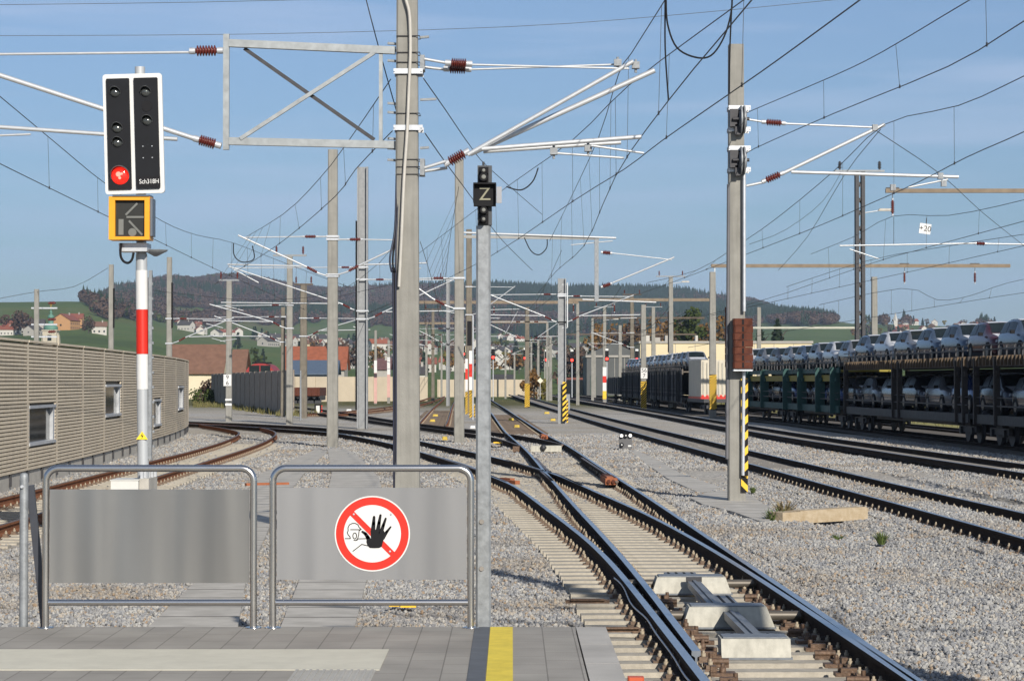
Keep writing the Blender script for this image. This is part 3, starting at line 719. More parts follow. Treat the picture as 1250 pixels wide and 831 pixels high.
for pl, ws in (([(398,285),(394,340),(388,410)],[11,15,20]), ([(452,270),(440,335),(428,410)],[10,14,19]), ([(496,298),(476,355),(455,420)],[9,13,18]), ([(538,368),(505,410),(470,460)],[7,12,19]), ([(300,408),(325,425),(345,455),(365,500)],[9,13,16,24])):
    ribbon(hand, [hx(*hp(x,y_)) for x, y_ in pl], 0, yy-.0003, taper=[w*u_ for w in ws])
hand.build('raised_hand', BLACK, sgn)
man = MB(); yy = Y-.0027
lines = [[(255,480),(268,440),(272,400),(290,388),(272,372),(262,350),(240,338),(215,338),(190,350),(178,375),(180,400),(172,415),(180,435),(195,450),(198,466),(155,466)],
         [(200,391),(280,391)], [(228,480),(245,482),(258,468),(330,466)], [(220,572),(295,514),(345,527)],
         [(235+16*math.cos(t), 443+25*math.sin(t)) for t in np.linspace(0,6.28,14)]]
for l in lines: ribbon(man, [hx(*hp(x,y_)) for x, y_ in l], Rr*.011, yy)
man.build('line_drawn_man', BLACK, sgn)
for x, y_ in ((226,262),(540,262),(532,574)):
    m_ = MB(); h_ = hx(*hp(x,y_)); m_.lathe((h_[0],Y-.002,h_[1]),(h_[0],Y-.006,h_[1]),[(0,.007),(.7,.007),(1,.004)],10); m_.build('screw', GALVB, sgn)

# braced galvanised post left of the barriers
Y = 15.52; a = P(29.5, 577, Y); t = root('braced_post','short galvanised tube post with a dark sloping brace at the left end of the platform','post',(a.x,Y,-.25))
mb = MB(); mb.tube([(a.x,Y,-.25),(a.x,Y,a.z-.03),(a.x,Y,a.z-.008),(a.x,Y,a.z)], .03, 16, radii=[.03,.03,.026,.014]); mb.build('post', GALV, t)
mb = MB(); q = P(37,592,Y+.05); e = P(46,700,Y+.05); mb.bar((q.x,Y+.05,q.z),(P(54,762,Y).x,Y+.06,.42),.05,.05); mb.build('brace', mat('dark_galvanised',(.06,.065,.08),.4,.5), t)
mb = MB(); q = P(27,594,Y-.03); mb.lathe((q.x,Y-.02,q.z),(q.x,Y-.05,q.z),[(0,.014),(.6,.014),(.61,.008),(1,.008)],8); mb.build('bolt', GALVB, t)

# ------------------------------------------------------------------ Z signal post
Y = 15.62; t = root('shunting_signal','tall galvanised post carrying a small black matrix signal showing a letter Z','signal',(P(590,760,Y).x,Y,-.3))
x0 = P(580.5,700,Y).x; x1 = P(599.5,700,Y).x; xc = (x0+x1)/2; w_ = x1-x0; zt = P(590,203,Y).z; zb = P(590,276,Y).z
mb = MB(); mb.box((xc, Y, (zb-.3)/2), (w_,.10,zb+.3), ch=.014, taper=(.93,.93)); mb.build('post', GALV, t)
for v_ in (693,636):
    q = P(588, v_, Y); mb = MB(); mb.lathe((q.x-.0,Y-.045,q.z),(q.x,Y-.058,q.z),[(0,.018),(1,.016)],10); mb.build('cover_cap', mat('brownish_cap',(.24,.22,.2),.6), t)
mb = MB(); xa = P(583,240,Y).x; xb = P(600.5,240,Y).x; mb.boxx(xa, xb, Y-.052, Y+.03, zb+.004, zt); mb.build('signal_back_plate', mat('dark_grey_plate',(.055,.06,.068),.45), t)
z0 = P(0,253,Y).z; z1 = P(0,226,Y).z; xa = P(578.5,240,Y).x; xb = P(605.5,240,Y).x
mb = MB(); mb.boxx(xa,xb,Y-.11,Y-.0525,z0,z1); mb.boxx(xa-.002,xb+.002,Y-.16,Y-.11,z1-.006,z1+.004); mb.boxx(xa-.003,xa+.004,Y-.15,Y-.11,z0+.02,z1-.007); mb.boxx(xb-.004,xb+.003,Y-.15,Y-.11,z0+.02,z1-.007)
bx_ = mb.build('matrix_box', BLACK, t)
text_mesh(bx_, 'letter_z', 'Z', ((xa+xb)/2, Y-.1125, (z0+z1)/2+.002), .125, mat('dim_lamp_dots',(.24,.23,.16),.5), .001)
mb = MB(); mb.boxx(xb+.004, P(612.5,0,Y).x, Y-.07, Y-.055, P(0,249,Y).z, P(0,229,Y).z); mb.build('side_plate', mat('pale_grey_plate',(.33,.34,.37),.5), t)
for v_, rr in ((210,.022),(218,.03),(258,.026),(269,.022)):
    q = P(590.7, v_, Y); mb = MB(); mb.boxx(q.x-.032,q.x+.032,Y-.066,Y-.0525,q.z-.028,q.z+.028)
    mb.lathe((q.x,Y-.066,q.z),(q.x,Y-.13,q.z),[(0,rr),(.95,rr),(1,rr*.92)],14); lp = mb.build('lamp_hood', BLACK, t)
    mb = MB(); mb.lathe((q.x,Y-.1305,q.z),(q.x,Y-.134,q.z),[(0,rr*.5),(1,rr*.3)],12); mb.build('lens', mat('clear_lens',(.22,.22,.20),.15), lp)
mb = MB(); mb.tube([(xc,Y,zt),(xc,Y,zt+.03)],.008,8); mb.build('lifting_eye', DSTEEL, t)

# ------------------------------------------------------------------ main signal
Y = 29.5
q = P(177, 592, Y); t = root('main_signal','tall main signal with white framed black plates, one red light and a yellow indicator box','signal',(q.x,Y,-.4))
L_ = lambda v: P(0,v,Y).z
X_ = lambda u: P(u,0,Y).x
mb = MB(); xa, xb = X_(142), X_(175); mb.boxx(xa,xb,Y-.3,Y+.3,-.5,L_(585)); mb.boxx(xa-.01,xb+.01,Y-.31,Y+.31,L_(585)+.001,L_(584)); mb.build('foundation', mat('white_box',(.6,.6,.57),.6), t)
mb = MB(); mb.boxx(X_(175.5),X_(187),Y-.25,Y+.45,-.5,L_(583)); fp_ = mb.build('base_plinth', CONCL, t)
for k in range(5):
    mb = MB(); mb.box((X_(178+k*2), Y-.2+k*.14, L_(583)+.05),(.035,.035,.1)); mb.build('anchor_bolt', GALVB, fp_)
lean = (X_(169.5)-X_(176.5))
def px_(v): return X_(176.8) + (L_(v)-L_(590))/(L_(85)-L_(590))*(X_(171)-X_(176.8))
zz0, zz1 = L_(590), L_(82)
mb = MB()
mb.tube([(px_(590),Y,zz0-.3),(px_(310),Y,L_(310))], px(7,Y), 16); mb.tube([(px_(310),Y,L_(310)-.05),(px_(82),Y,zz1)], px(6.2,Y), 16)
pole_ = mb.build('pole', mat('pole_pale_grey',(.42,.44,.46),.5,.15,var=.05), t)
mb = MB(); r_ = px(7.35,Y); mb.tube([(px_(432),Y,L_(432)),(px_(378),Y,L_(378))], r_, 20, cap=False); mb.build('red_band', RED, pole_)
mb = MB(); mb.tube([(px_(475),Y,L_(475)),(px_(432.3),Y,L_(432.3))], r_, 20, cap=False); mb.build('white_band', WHITE, pole_)
mb = MB(); mb.tube([(px_(377.7),Y,L_(377.7)),(px_(330),Y,L_(330))], r_, 20, cap=False); mb.build('white_band', WHITE, pole_)
mb = MB(); mb.boxx(px_(450)+r_+.002, px_(450)+r_+.045, Y-.03,Y+.03, L_(560), L_(330))
for v_ in range(345,560,18): mb.boxx(px_(v_)+r_+.046, px_(v_)+r_+.07, Y-.02,Y+.02, L_(v_+3), L_(v_))
mb.build('ladder_rail', GALV, pole_)
tri = [(px_(530)-.075,Y-r_-.006,L_(536)),(px_(530)+.075,Y-r_-.006,L_(536)),(px_(530),Y-r_-.006,L_(526))]
mb = MB(); mb.prism(tri,(0,.004,0)); ws_=mb.build('warning_triangle', mat('warning_yellow',(.85,.62,.03),.5), t, fixn=True)
mb = MB(); tx=px_(530); tz=L_(532.2); mb.poly([(tx+.012,Y-r_-.0075,tz+.05),(tx-.018,Y-r_-.0075,tz+.0),(tx+.002,Y-r_-.0075,tz+.004),(tx-.008,Y-r_-.0075,tz-.04),(tx+.02,Y-r_-.0075,tz+.012),(tx+.001,Y-r_-.0075,tz+.01)]); mb.build('lightning_mark', BLACK, ws_)
# head: slightly rotated plate
th = R(1.6)
hc_ = Vector((X_(166), Y-.16, L_(165)))
MR = Matrix.Rotation(-th, 3, 'Y')
def hd(a, d, b): return hc_ + MR @ Vector((a, d, b))
hw, hh = px(36,Y), px(73,Y)
def rrect(w, h, r, n=5):
    out = []
    for sx_, sz_, a0 in ((1,1,0),(-1,1,math.pi/2),(-1,-1,math.pi),(1,-1,1.5*math.pi)):
        for i in range(n+1):
            a = a0+math.pi/2*i/n; out.append((sx_*(w-r)+r*math.cos(a), sz_*(h-r)+r*math.sin(a)))
    return out
mb = MB(); mb.prism([hd(a,0,b) for a, b in rrect(hw,hh,.04)], MR @ Vector((0,.05,0))); hp_ = mb.build('signal_plate', WHITE, t, fixn=True)
GRP = mat('signal_black',(.012,.013,.016),.75,var=.15,spec=.2)
def hpanel(u0, v0, u1, v1, d0=-.03):
    w2 = px(u1-u0,Y)/2; h2 = px(v1-v0,Y)/2; ca = (px((u0+u1)/2-166,Y), px(165-(v0+v1)/2,Y))
    mb = MB(); mb.prism([hd(ca[0]+a, d0, ca[1]+b) for a, b in rrect(w2,h2,.012)], MR @ Vector((0,-d0-.001,0))); return mb.build('black_field', GRP, hp_, fixn=True), ca
hpanel(134.5,97.5,162.5,232.5); hpanel(168,97.5,197,232.5)
def lamp(u, v, r, on=None, flat=False):
    a = px(u-166,Y); b = px(165-v,Y); rr = px(r,Y)
    mb = MB()
    if flat: mb.lathe(hd(a,-.031,b), hd(a,-.036,b), [(0,rr),(1,rr*.97)], 20); mb.build('blind_cover', BLACK, hp_); return
    # hood: half tube above the lens
    nseg = 14
    for i in range(nseg):
        t0, t1 = R(-20)+(R(220))*i/nseg, R(-20)+(R(220))*(i+1)/nseg
        for s_ in (1,):
            A = [(a+rr*math.cos(t0), b+rr*math.sin(t0)), (a+rr*math.cos(t1), b+rr*math.sin(t1))]
            dep = lambda tt: -.03 - .10*max(0.15, math.sin(max(0,min(math.pi,(tt+R(20))*180/220))))
            mb.add([hd(A[0][0],-.03,A[0][1]), hd(A[1][0],-.03,A[1][1]), hd(A[1][0],dep(t1),A[1][1]), hd(A[0][0],dep(t0),A[0][1])], [(0,1,2,3)])
            B = [(a+rr*.93*math.cos(t0), b+rr*.93*math.sin(t0)), (a+rr*.93*math.cos(t1), b+rr*.93*math.sin(t1))]
            mb.add([hd(B[0][0],-.03,B[0][1]), hd(B[1][0],-.03,B[1][1]), hd(B[1][0],dep(t1),B[1][1]), hd(B[0][0],dep(t0),B[0][1])], [(3,2,1,0)])
            mb.add([hd(A[0][0],dep(t0),A[0][1]), hd(A[1][0],dep(t1),A[1][1]), hd(B[1][0],dep(t1),B[1][1]), hd(B[0][0],dep(t0),B[0][1])], [(0,1,2,3)])
    hood = mb.build('lamp_hood', mat('hood_grey',(.075,.08,.085),.35), hp_)
    mb = MB(); mb.lathe(hd(a,-.031,b), hd(a,-.07,b), [(0,rr*.9),(.4,rr*.85),(.8,rr*.55),(1,rr*.15)], 18)
    mb.build('lens', on or mat('dark_lens',(.05,.055,.055),.12,spec=.8), hood)
REDON = mat('lit_red_lens',(.7,.012,.008),.12,emis=(1,.03,.015),estr=.75,var=.05)
for u_0, v_0 in ((145.5,114.5),(147,158),(147,175.5),(182.5,115),(183.5,150)): lamp(u_0, v_0, 6.6)
lamp(149,216,12.0, REDON)
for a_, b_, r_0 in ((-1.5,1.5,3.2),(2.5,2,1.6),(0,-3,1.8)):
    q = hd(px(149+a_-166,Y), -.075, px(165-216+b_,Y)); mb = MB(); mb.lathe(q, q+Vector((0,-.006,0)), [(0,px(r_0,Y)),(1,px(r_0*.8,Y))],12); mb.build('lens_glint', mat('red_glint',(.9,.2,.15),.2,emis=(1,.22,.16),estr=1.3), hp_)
lamp(183.5,132.5,6.6, flat=True)
q = hd(px(184-166,Y), -.036, px(165-224,Y))
text_mesh(hp_, 'signal_number', 'Sch318H', q, .082, WHITE, .001, rot=(R(90),-th,0), bold=.0005).scale.x = .86
mb = MB(); w2=px(13.6,Y); h2=px(6.4,Y); ca=(px(184-166,Y),px(165-224,Y)); mb.poly([hd(ca[0]-w2,-.0325,ca[1]-h2),hd(ca[0]+w2,-.0325,ca[1]-h2),hd(ca[0]+w2,-.0325,ca[1]+h2),hd(ca[0]-w2,-.0325,ca[1]+h2)]); mb.build('number_plate', BLACK, hp_)
for a_,b_ in ((-11,181),(-11,195),(11,181),(11,195)):
    q = hd(px(183+a_*.5-166,Y),-.032,px(165-b_,Y)); mb=MB(); mb.lathe(q, q+Vector((0,-.006,0)), [(0,.009),(1,.006)],8); mb.build('rivet', GALVB, hp_)
# yellow indicator
YB = mat('indicator_yellow',(.80,.34,.012),.4,var=.05)
xa, xb = X_(140.5), X_(189.5); za, zb_ = L_(295), L_(243)
mb = MB(); fr = px(7.5,Y); D0 = Y-.42
mb.boxx(xa,xa+fr,D0,Y-.1,za,zb_); mb.boxx(xb-fr*.8,xb,D0,Y-.1,za,zb_); mb.boxx(xa+fr+.001,xb-fr*.8-.001,D0,Y-.1,zb_-fr*.6,zb_); mb.boxx(xa+fr+.001,xb-fr*.8-.001,D0,Y-.1,za,za+fr*.5)
ib = mb.build('indicator_box', YB, t)
mb = MB(); mb.boxx(xa+fr+.002,xb-fr*.8-.002,D0+.06,Y-.14,za+fr*.5+.002,zb_-fr*.6-.002); fc = mb.build('indicator_face', mat('face_grey',(.03,.031,.03),.5,spec=.2), ib)
mb = MB(); mb.boxx(xb+.002,xb+.03,D0+.05,Y-.12,za+.05,zb_-.02); mb.boxx(xa+.05,xb,D0-.02,Y-.1,zb_+.002,zb_+.02); mb.build('shade_plate', mat('blue_grey_plate',(.10,.13,.17),.5), ib)
LG = mat('dim_light_bar',(.16,.165,.155),.4)
for (u_0,v_0,u_1,v_1) in ((160,265,174,251),(161,267.5,182,267.5),(164,272,180,289)):
    mb = MB(); mb.bar((X_(u_0),D0+.055,L_(v_0)),(X_(u_1),D0+.055,L_(v_1)),.01,.025); mb.build('light_bar', LG, fc)
mb = MB(); mb.boxx(X_(151.5),X_(157.5),D0+.05,D0+.058,L_(289),L_(270)); mb.build('light_bar', LG, fc)
mb = MB(); mb.lathe((X_(168),D0+.058,L_(286)),(X_(168),D0+.05,L_(286)),[(0,.055),(1,.05)],18); mb.build('light_disc', LG, fc)
mb = MB(); mb.boxx(X_(150),X_(184),Y-.25,Y+.1,L_(308),L_(298)); mb.build('mount_box', GALVB, t)
mb = MB(); mb.lathe((X_(191),Y,L_(313)),(X_(191),Y,L_(305)),[(0,.02),(.5,.10),(.8,.15),(1,.155)],16); mb.build('service_dish', GALV, t)
mb = MB(); mb.boxx(X_(172),X_(186),Y-.08,Y+.08,L_(243),L_(239)); mb.build('bracket', BLACK, t)
cb = [P(148,297,Y-.3),P(147,310,Y-.3),P(150,318,Y-.3),P(156,321,Y-.3),P(161,317,Y-.3),P(163,309,Y-.25)]
mb = MB(); mb.tube(smooth_path(cb,4),.016,8); mb.build('cable', BLACK, t)

# ------------------------------------------------------------------ insulators and tubes
def insulator_mb(mb, a, b, r=.06, n=6, dbl=False):
    a, b = Vector(a), Vector(b); prof = [(0,r*.5),(.08,r*.5),(.1,r*.45)]
    for k in range(n):
        t0 = .12+.76*k/n; t1 = .12+.76*(k+.5)/n; t2 = .12+.76*(k+1)/n - .005
        prof += [(t0,r*.42),(t1-.01,r),(t1+.02,r*.98),(t2,r*.42)]
    prof += [(.92,r*.5),(1,r*.5)]
    mb.lathe(a, b, prof, 12)
def put_ins(par, a, b, r=.06, n=6):
    mb = MB(); insulator_mb(mb, a, b, r, n); o = mb.build('insulator', CU_INS, par)
    d = (Vector(b)-Vector(a)).normalized(); 
    mb = MB(); mb.lathe(Vector(a)-d*.05, Vector(a)+d*.03, [(0,r*.6),(1,r*.6)], 8); mb.build('end_cap', GALVB, o)
    mb = MB(); mb.lathe(Vector(b)-d*.03, Vector(b)+d*.05, [(0,r*.6),(1,r*.6)], 8); mb.build('end_cap', GALVB, o)
    return o
def tube1(par, name, pts, r, m=None, n=8):
    mb = MB(); mb.tube(pts, r, n); return mb.build(name, m or ALU, par)

# ------------------------------------------------------------------ masts
def concrete_mast(t, Y, ul, ur, vtop, zb=-.35, m=None, tapx=.8, dep=None, ztop=None):
    x0, x1 = P(ul,500,Y).x, P(ur,500,Y).x; w_ = x1-x0; zt = ztop if ztop is not None else P(0,vtop,Y).z
    mb = MB(); d_ = dep or w_*.95; H = zt-zb
    mb.box(((x0+x1)/2, Y, (zt+zb)/2), (w_, d_, H), taper=(tapx,tapx), ch=w_*.07)
    return mb.build('mast_pole', m or CONC, t), (x0+x1)/2, w_, zt
def band(t, x, Y, z, w, h=.09, m=None, d=None):
    mb = MB(); d = d or w
    mb.boxx(x-w/2-.05,x+w/2+.05,Y-d/2-.03,Y-d/2-.005,z-h/2,z+h/2); mb.boxx(x-w/2-.05,x+w/2+.05,Y+d/2+.005,Y+d/2+.03,z-h/2,z+h/2)
    mb.tube([(x-w/2-.035,Y-d/2-.05,z),(x-w/2-.035,Y+d/2+.05,z)],.01,6); mb.tube([(x+w/2+.035,Y-d/2-.05,z),(x+w/2+.035,Y+d/2+.05,z)],.01,6)
    return mb.build('clamp_band', m or GALVB, t)
def cantilever(t, x, Y, w, side, reach, zc=5.5, zt=7.15, zl=5.75, k=1.0, steady=True, dy=0.0):
    """generic swivelling bracket: side -1 left / +1 right, in metres"""
    e = x + side*w/2; s = side; rt = .028*k
    ar = root if False else None
    # top tie
    tube1(t, 'top_bracket', [(e,Y,zt+.15),(e+s*.35,Y+dy*.1,zt+.15)], rt)
    put_ins(t, (e+s*.4,Y+dy*.12,zt+.15), (e+s*.85,Y+dy*.25,zt+.15), .065*k)
    tube1(t, 'top_tie', [(e+s*.9,Y+dy*.27,zt+.15),(e+s*reach,Y+dy,zt+.12)], rt*.8)
    tube1(t, 'lower_bracket', [(e,Y,zl),(e+s*.32,Y+dy*.1,zl+.1)], rt)
    put_ins(t, (e+s*.36,Y+dy*.12,zl+.12), (e+s*.78,Y+dy*.25,zl+.34), .065*k)
    a = Vector((e+s*.82,Y+dy*.26,zl+.36)); b = Vector((e+s*(reach+.18),Y+dy,zt+.2))
    tube1(t, 'diagonal_tube', [a,b], rt*1.15)
    if steady:
        tube1(t, 'registration_tube', [a+Vector((s*.12,0,.0)),(e+s*(reach+.55),Y+dy,zl+.42)], rt)
        tube1(t, 'steady_arm', [(e+s*(reach+.35),Y+dy,zl+.25),(e+s*(reach-.55),Y+dy,zc+.12)], rt*.7)

GALVM = mat('mast_galvanised', (.25,.26,.27), .6, .15, var=.15, vscale=6)
MASTG = 'catenary masts along the tracks'
# --- big mast in front
Y = 31.0
t = root('catenary_mast','large concrete catenary mast in the foreground with square steel frame on its left','catenary mast',(P(497,677,Y).x,Y,-.3),MASTG)
X_ = lambda u, YY=31.0: P(u,0,YY).x
L_ = lambda v, YY=31.0: P(0,v,YY).z
pl_, xm, wm, _ = concrete_mast(t, Y, 480.5, 513, -60, m=CONC, tapx=.76, zb=-.35)
for v_ in (89,157.5): band(t, X_(499), Y, L_(v_), X_(512.5)-X_(486), h=.07)
for v_ in (46,66,78,140,196,205,214):
    mb = MB(); w2 = (X_(512.5)-X_(486))/2+.006; mb.tube([(X_(499)-w2,Y-w2,L_(v_)),(X_(499)+w2,Y-w2,L_(v_)),(X_(499)+w2,Y+w2,L_(v_)),(X_(499)-w2,Y+w2,L_(v_)),(X_(499)-w2,Y-w2,L_(v_))],.007,6); mb.build('tie_rod', DSTEEL, t)
for v_,s_ in ((46,1),(122,1),(181,1),(54,-1),(62,-1),(75,-1),(127,-1),(138,-1),(170,-1),(182,-1),(196,-1)):
    x_ = X_(513) if s_ > 0 else X_(484); mb = MB(); l_ = .12 if v_ != 122 else .22
    mb.bar((x_,Y,L_(v_)),(x_+s_*l_,Y,L_(v_)+.01),.05,.03); mb.build('step_bolt', GALV, t)
# pipe and cables on the left/front
cp_ = [P(489,-20,Y-.2),P(496,2,Y-.2),P(500,20,Y-.2),P(501,60,Y-.19),P(499.5,100,Y-.19),P(497,160,Y-.2),P(493,220,Y-.2),P(490,290,Y-.21),P(487,350,Y-.21)]
tube1(t,'cable_duct', smooth_path(cp_,4), .022, mat('pale_plastic',(.46,.44,.40),.5))
for k,(a_,c_) in enumerate(((478.5,BLUEC),(481,BLACK),(483.5,BLUEC))):
    pts_ = [P(484+(k*2),215,Y-.12),P(482+k,280,Y-.15),P(476+k*3.5,315,Y-.2),P(478+k*2.5,332,Y-.2),P(480+k*1.5,350,Y-.18),P(481+k*1.3,590,Y-.15),P(481+k*1.3,640,Y-.15)]
    tube1(t,'cable', smooth_path(pts_,5), .014, c_)
# square frame on the left
GF = mat('frame_galvanised',(.30,.32,.33),.55,.3,var=.18,vscale=10)
fr_ = MB(); y_ = Y
def fbar(name, u0_,v0_,u1_,v1_,w_,h_,m_=GF,dy=0): 
    mb = MB(); mb.bar((X_(u0_),Y+dy,L_(v0_)),(X_(u1_),Y+dy,L_(v1_)),w_,h_); return mb.build(name,m_,t)
fbar('frame_upright',276.5,42,276.5,183,.08,.07); fbar('frame_beam',280,53,483,62,.09,.10); fbar('frame_beam',280,172.5,483,177,.09,.10)
fbar('frame_strut',465,66,465,173,.05,.045); fbar('frame_diagonal',298,59,457,170.5,.03,.05,DSTEEL,.03); fbar('frame_diagonal',294,170,457,65,.05,.05,GF,-.035)
put_ins(t, (X_(268),Y,L_(62)), (X_(236),Y,L_(62.5)), .075, 7); put_ins(t, (X_(266),Y,L_(177)), (X_(241),Y,L_(170)), .075, 7)
tube1(t,'top_tie',[(X_(234),Y,L_(64)),(X_(-60),Y,L_(67))],.018)
tube1(t,'diagonal_tube',[(X_(240),Y,L_(170)),(X_(-80),Y,L_(66))],.034)
tube1(t,'registration_tube',[(X_(217),Y,L_(170)),(X_(-90),Y,L_(149))],.028)
tube1(t,'steady_arm',[(X_(38),Y,L_(164)),(X_(-40),Y,L_(167))],.015); 
# right arms
def pin(a, b, r=.07, n=7, dY=0): put_ins(t, P(a[0],a[1],Y+dY), P(b[0],b[1],Y+dY), r, n)
mb = MB(); mb.box((X_(516),Y,L_(78)),(.06,.3,.2)); mb.box((X_(516),Y,L_(205)),(.06,.3,.22)); mb.build('bracket_plate', GALV, t)
tube1(t,'top_bracket',[P(517,72,Y-.1),P(545,77,Y-.1)],.02); tube1(t,'top_bracket',[P(517,82,Y+.1),P(543,85,Y+.1)],.02)
pin((548,77),(572,78),dY=-.1); pin((546,84),(571,84.5),dY=.1)
tube1(t,'top_tie',[P(573,79,Y-.1),P(768,84,Y-.1)],.014); tube1(t,'top_tie',[P(573,85,Y+.1),P(750,79,Y+.1)],.014)
tube1(t,'lower_bracket',[P(518,205,Y-.1),P(544,197,Y-.1)],.022); tube1(t,'lower_bracket',[P(518,209,Y+.1),P(546,205,Y+.1)],.022)
pin((546,199),(569,186),.075); 
tube1(t,'diagonal_tube',[P(571,189,Y-.1),P(773,75,Y-.1)],.030); tube1(t,'diagonal_tube',[P(574,188,Y+.1),P(799,86,Y+.1)],.036)
tube1(t,'registration_tube',[P(588,182,Y-.1),P(783,167,Y-.1)],.030); tube1(t,'registration_tube',[P(590,185,Y+.1),P(758,174,Y+.1)],.028)
tube1(t,'steady_arm',[P(678,187,Y),P(762,193,Y)],.016); tube1(t,'steady_arm',[P(722,178,Y-.1),P(786,187,Y-.1)],.016)
for a_ in ((776,80),(754,77),(676,185),(718,181)):
    q = P(a_[0],a_[1],Y); mb = MB(); mb.box(q,(.10,.12,.09)); mb.tube([q+Vector((0,0,.08)),q-Vector((0,0,.1))],.02,6); mb.build('clamp', GALV, t)

# --- right mast with the weights
Y = 44.8
X_ = lambda u, YY=44.8: P(u,0,YY).x
L_ = lambda v, YY=44.8: P(0,v,YY).z
t = root('catenary_mast','concrete catenary mast with rust red tension weights, two wheels and yellow black stripes','catenary mast',(X_(899),Y,-.3),MASTG)
_, xm, wm, zt = concrete_mast(t, Y, 888.5, 909.5, 55, tapx=.86)
for v_ in (133,159,182,208): band(t, X_(901.5), Y, L_(v_), X_(911.5)-X_(891), h=.09, m=GALVB)
for k,(vc) in enumerate((146,196)):
    c0 = P(906.5, vc, Y-.28); wl = MB()
    for off_, rr in ((-.03,.27),(.03,.27)):
        wl.tube([c0+Vector((off_-.015,0,0)), c0+Vector((off_+.015,0,0))], rr, 24)
    wl.tube([c0+Vector((-.07,0,0)), c0+Vector((.07,0,0))], .16, 20)
    wo = wl.build('tension_wheel', GALV, t)
    mb = MB(); mb.box(c0+Vector((-.17,.05,.03)),(.16,.22,.34)); mb.box(c0+Vector((-.1,0,-.2)),(.1,.12,.2)); mb.tube([c0+Vector((-.2,-.1,0)),c0+Vector((.12,-.1,0))],.035,8); mb.build('wheel_bracket', DSTEEL, t)
tube1(t,'guide_rod',[P(908.5,213,Y-.25),P(908.5,380,Y-.25)],.032,GALVB); tube1(t,'guide_rod',[P(908,450,Y-.25),P(907,580,Y-.25)],.035,GALVB)
tube1(t,'ground_conductor_duct',[P(889.5,225,Y-.12),P(887.5,560,Y-.12)],.035,mat('grey_duct',(.12,.12,.13),.5))
# weights stack (two stacks of discs)
for k in range(7):
    zb_ = L_(450-k*8.7); 
    for (u_0,dY,w2) in ((903.5,-.32,.375),):
        mb = MB(); mb.box((X_(u_0)+.01*(k%2),Y+dY,zb_+.068),(w2,.26,.132), ch=.03); o=mb.build('weight_block', CWRUST, t)
        mb = MB(); mb.box((X_(u_0),Y+dY-.131,zb_+.068),(.035,.012,.1)); mb.build('slot', BLACK, o)
for k in range(9):
    mb = MB(); mb.box((X_(896),Y+.2,L_(448-k*8.2)+.064),(.33,.2,.124), ch=.03); mb.build('weight_block', CWRUST, t)
mb = MB(); mb.boxx(X_(892),X_(915),Y-.45,Y-.2,L_(453),L_(451)); mb.build('weight_tray', GALVB, t)
def striped(parent, x0, x1, y, z0, z1, per=.32, rev=1, a=YEL, b=BLACK, name='hazard_strip'):
    mb = MB(); w_ = x1-x0; z = z0-w_; k = 0
    mb.boxx(x0,x1,y,y+.012,z0,z1,0)
    while z < z1:
        pts = [(x0,z if rev>0 else z+w_),(x1,z+w_ if rev>0 else z),(x1,z+w_+per/2 if rev>0 else z+per/2),(x0,z+per/2 if rev>0 else z+w_+per/2)]
        pts = [(p,min(max(q_,z0),z1)) for p,q_ in pts]
        if abs(pts[0][1]-pts[3][1])+abs(pts[1][1]-pts[2][1]) > 1e-4: mb.poly([(p,y-.002,q_) for p,q_ in pts],1)
        z += per
    return mb.build(name,[a,b],parent)
striped(t,X_(902.3),X_(904.3),Y-.24,L_(580),L_(462),.25); striped(t,X_(906),X_(910.5),Y-.26,L_(580),L_(462),.30); striped(t,X_(902.5),X_(910.5),Y-.20,L_(600),L_(578),.26,-1)
tube1(t,'top_bracket',[P(914,146,Y-.1),P(932,149,Y-.1)],.022); put_ins(t,P(933,149,Y-.1),P(956,150.5,Y-.1),.07,6)
tube1(t,'top_tie',[P(958,151,Y-.1),P(1075,156,Y-.1)],.02)
tube1(t,'lower_bracket',[P(911,227,Y-.1),P(930,223,Y-.1)],.026); put_ins(t,P(933,221,Y-.1),P(954,212,Y-.1),.075,6)
tube1(t,'diagonal_tube',[P(955,212,Y-.1),P(1080,152,Y-.1)],.036); tube1(t,'registration_tube',[P(966,210,Y-.1),P(1170,216,Y-.1)],.034)
tube1(t,'steady_arm',[P(1108,229,Y-.1),P(1157,219,Y-.1)],.018)
for a_ in ((1068,156),(1148,215),(1152,224),(1090,229)):
    q = P(a_[0],a_[1],Y-.1); mb = MB(); mb.box(q,(.10,.1,.12)); mb.build('clamp', GALV, t)

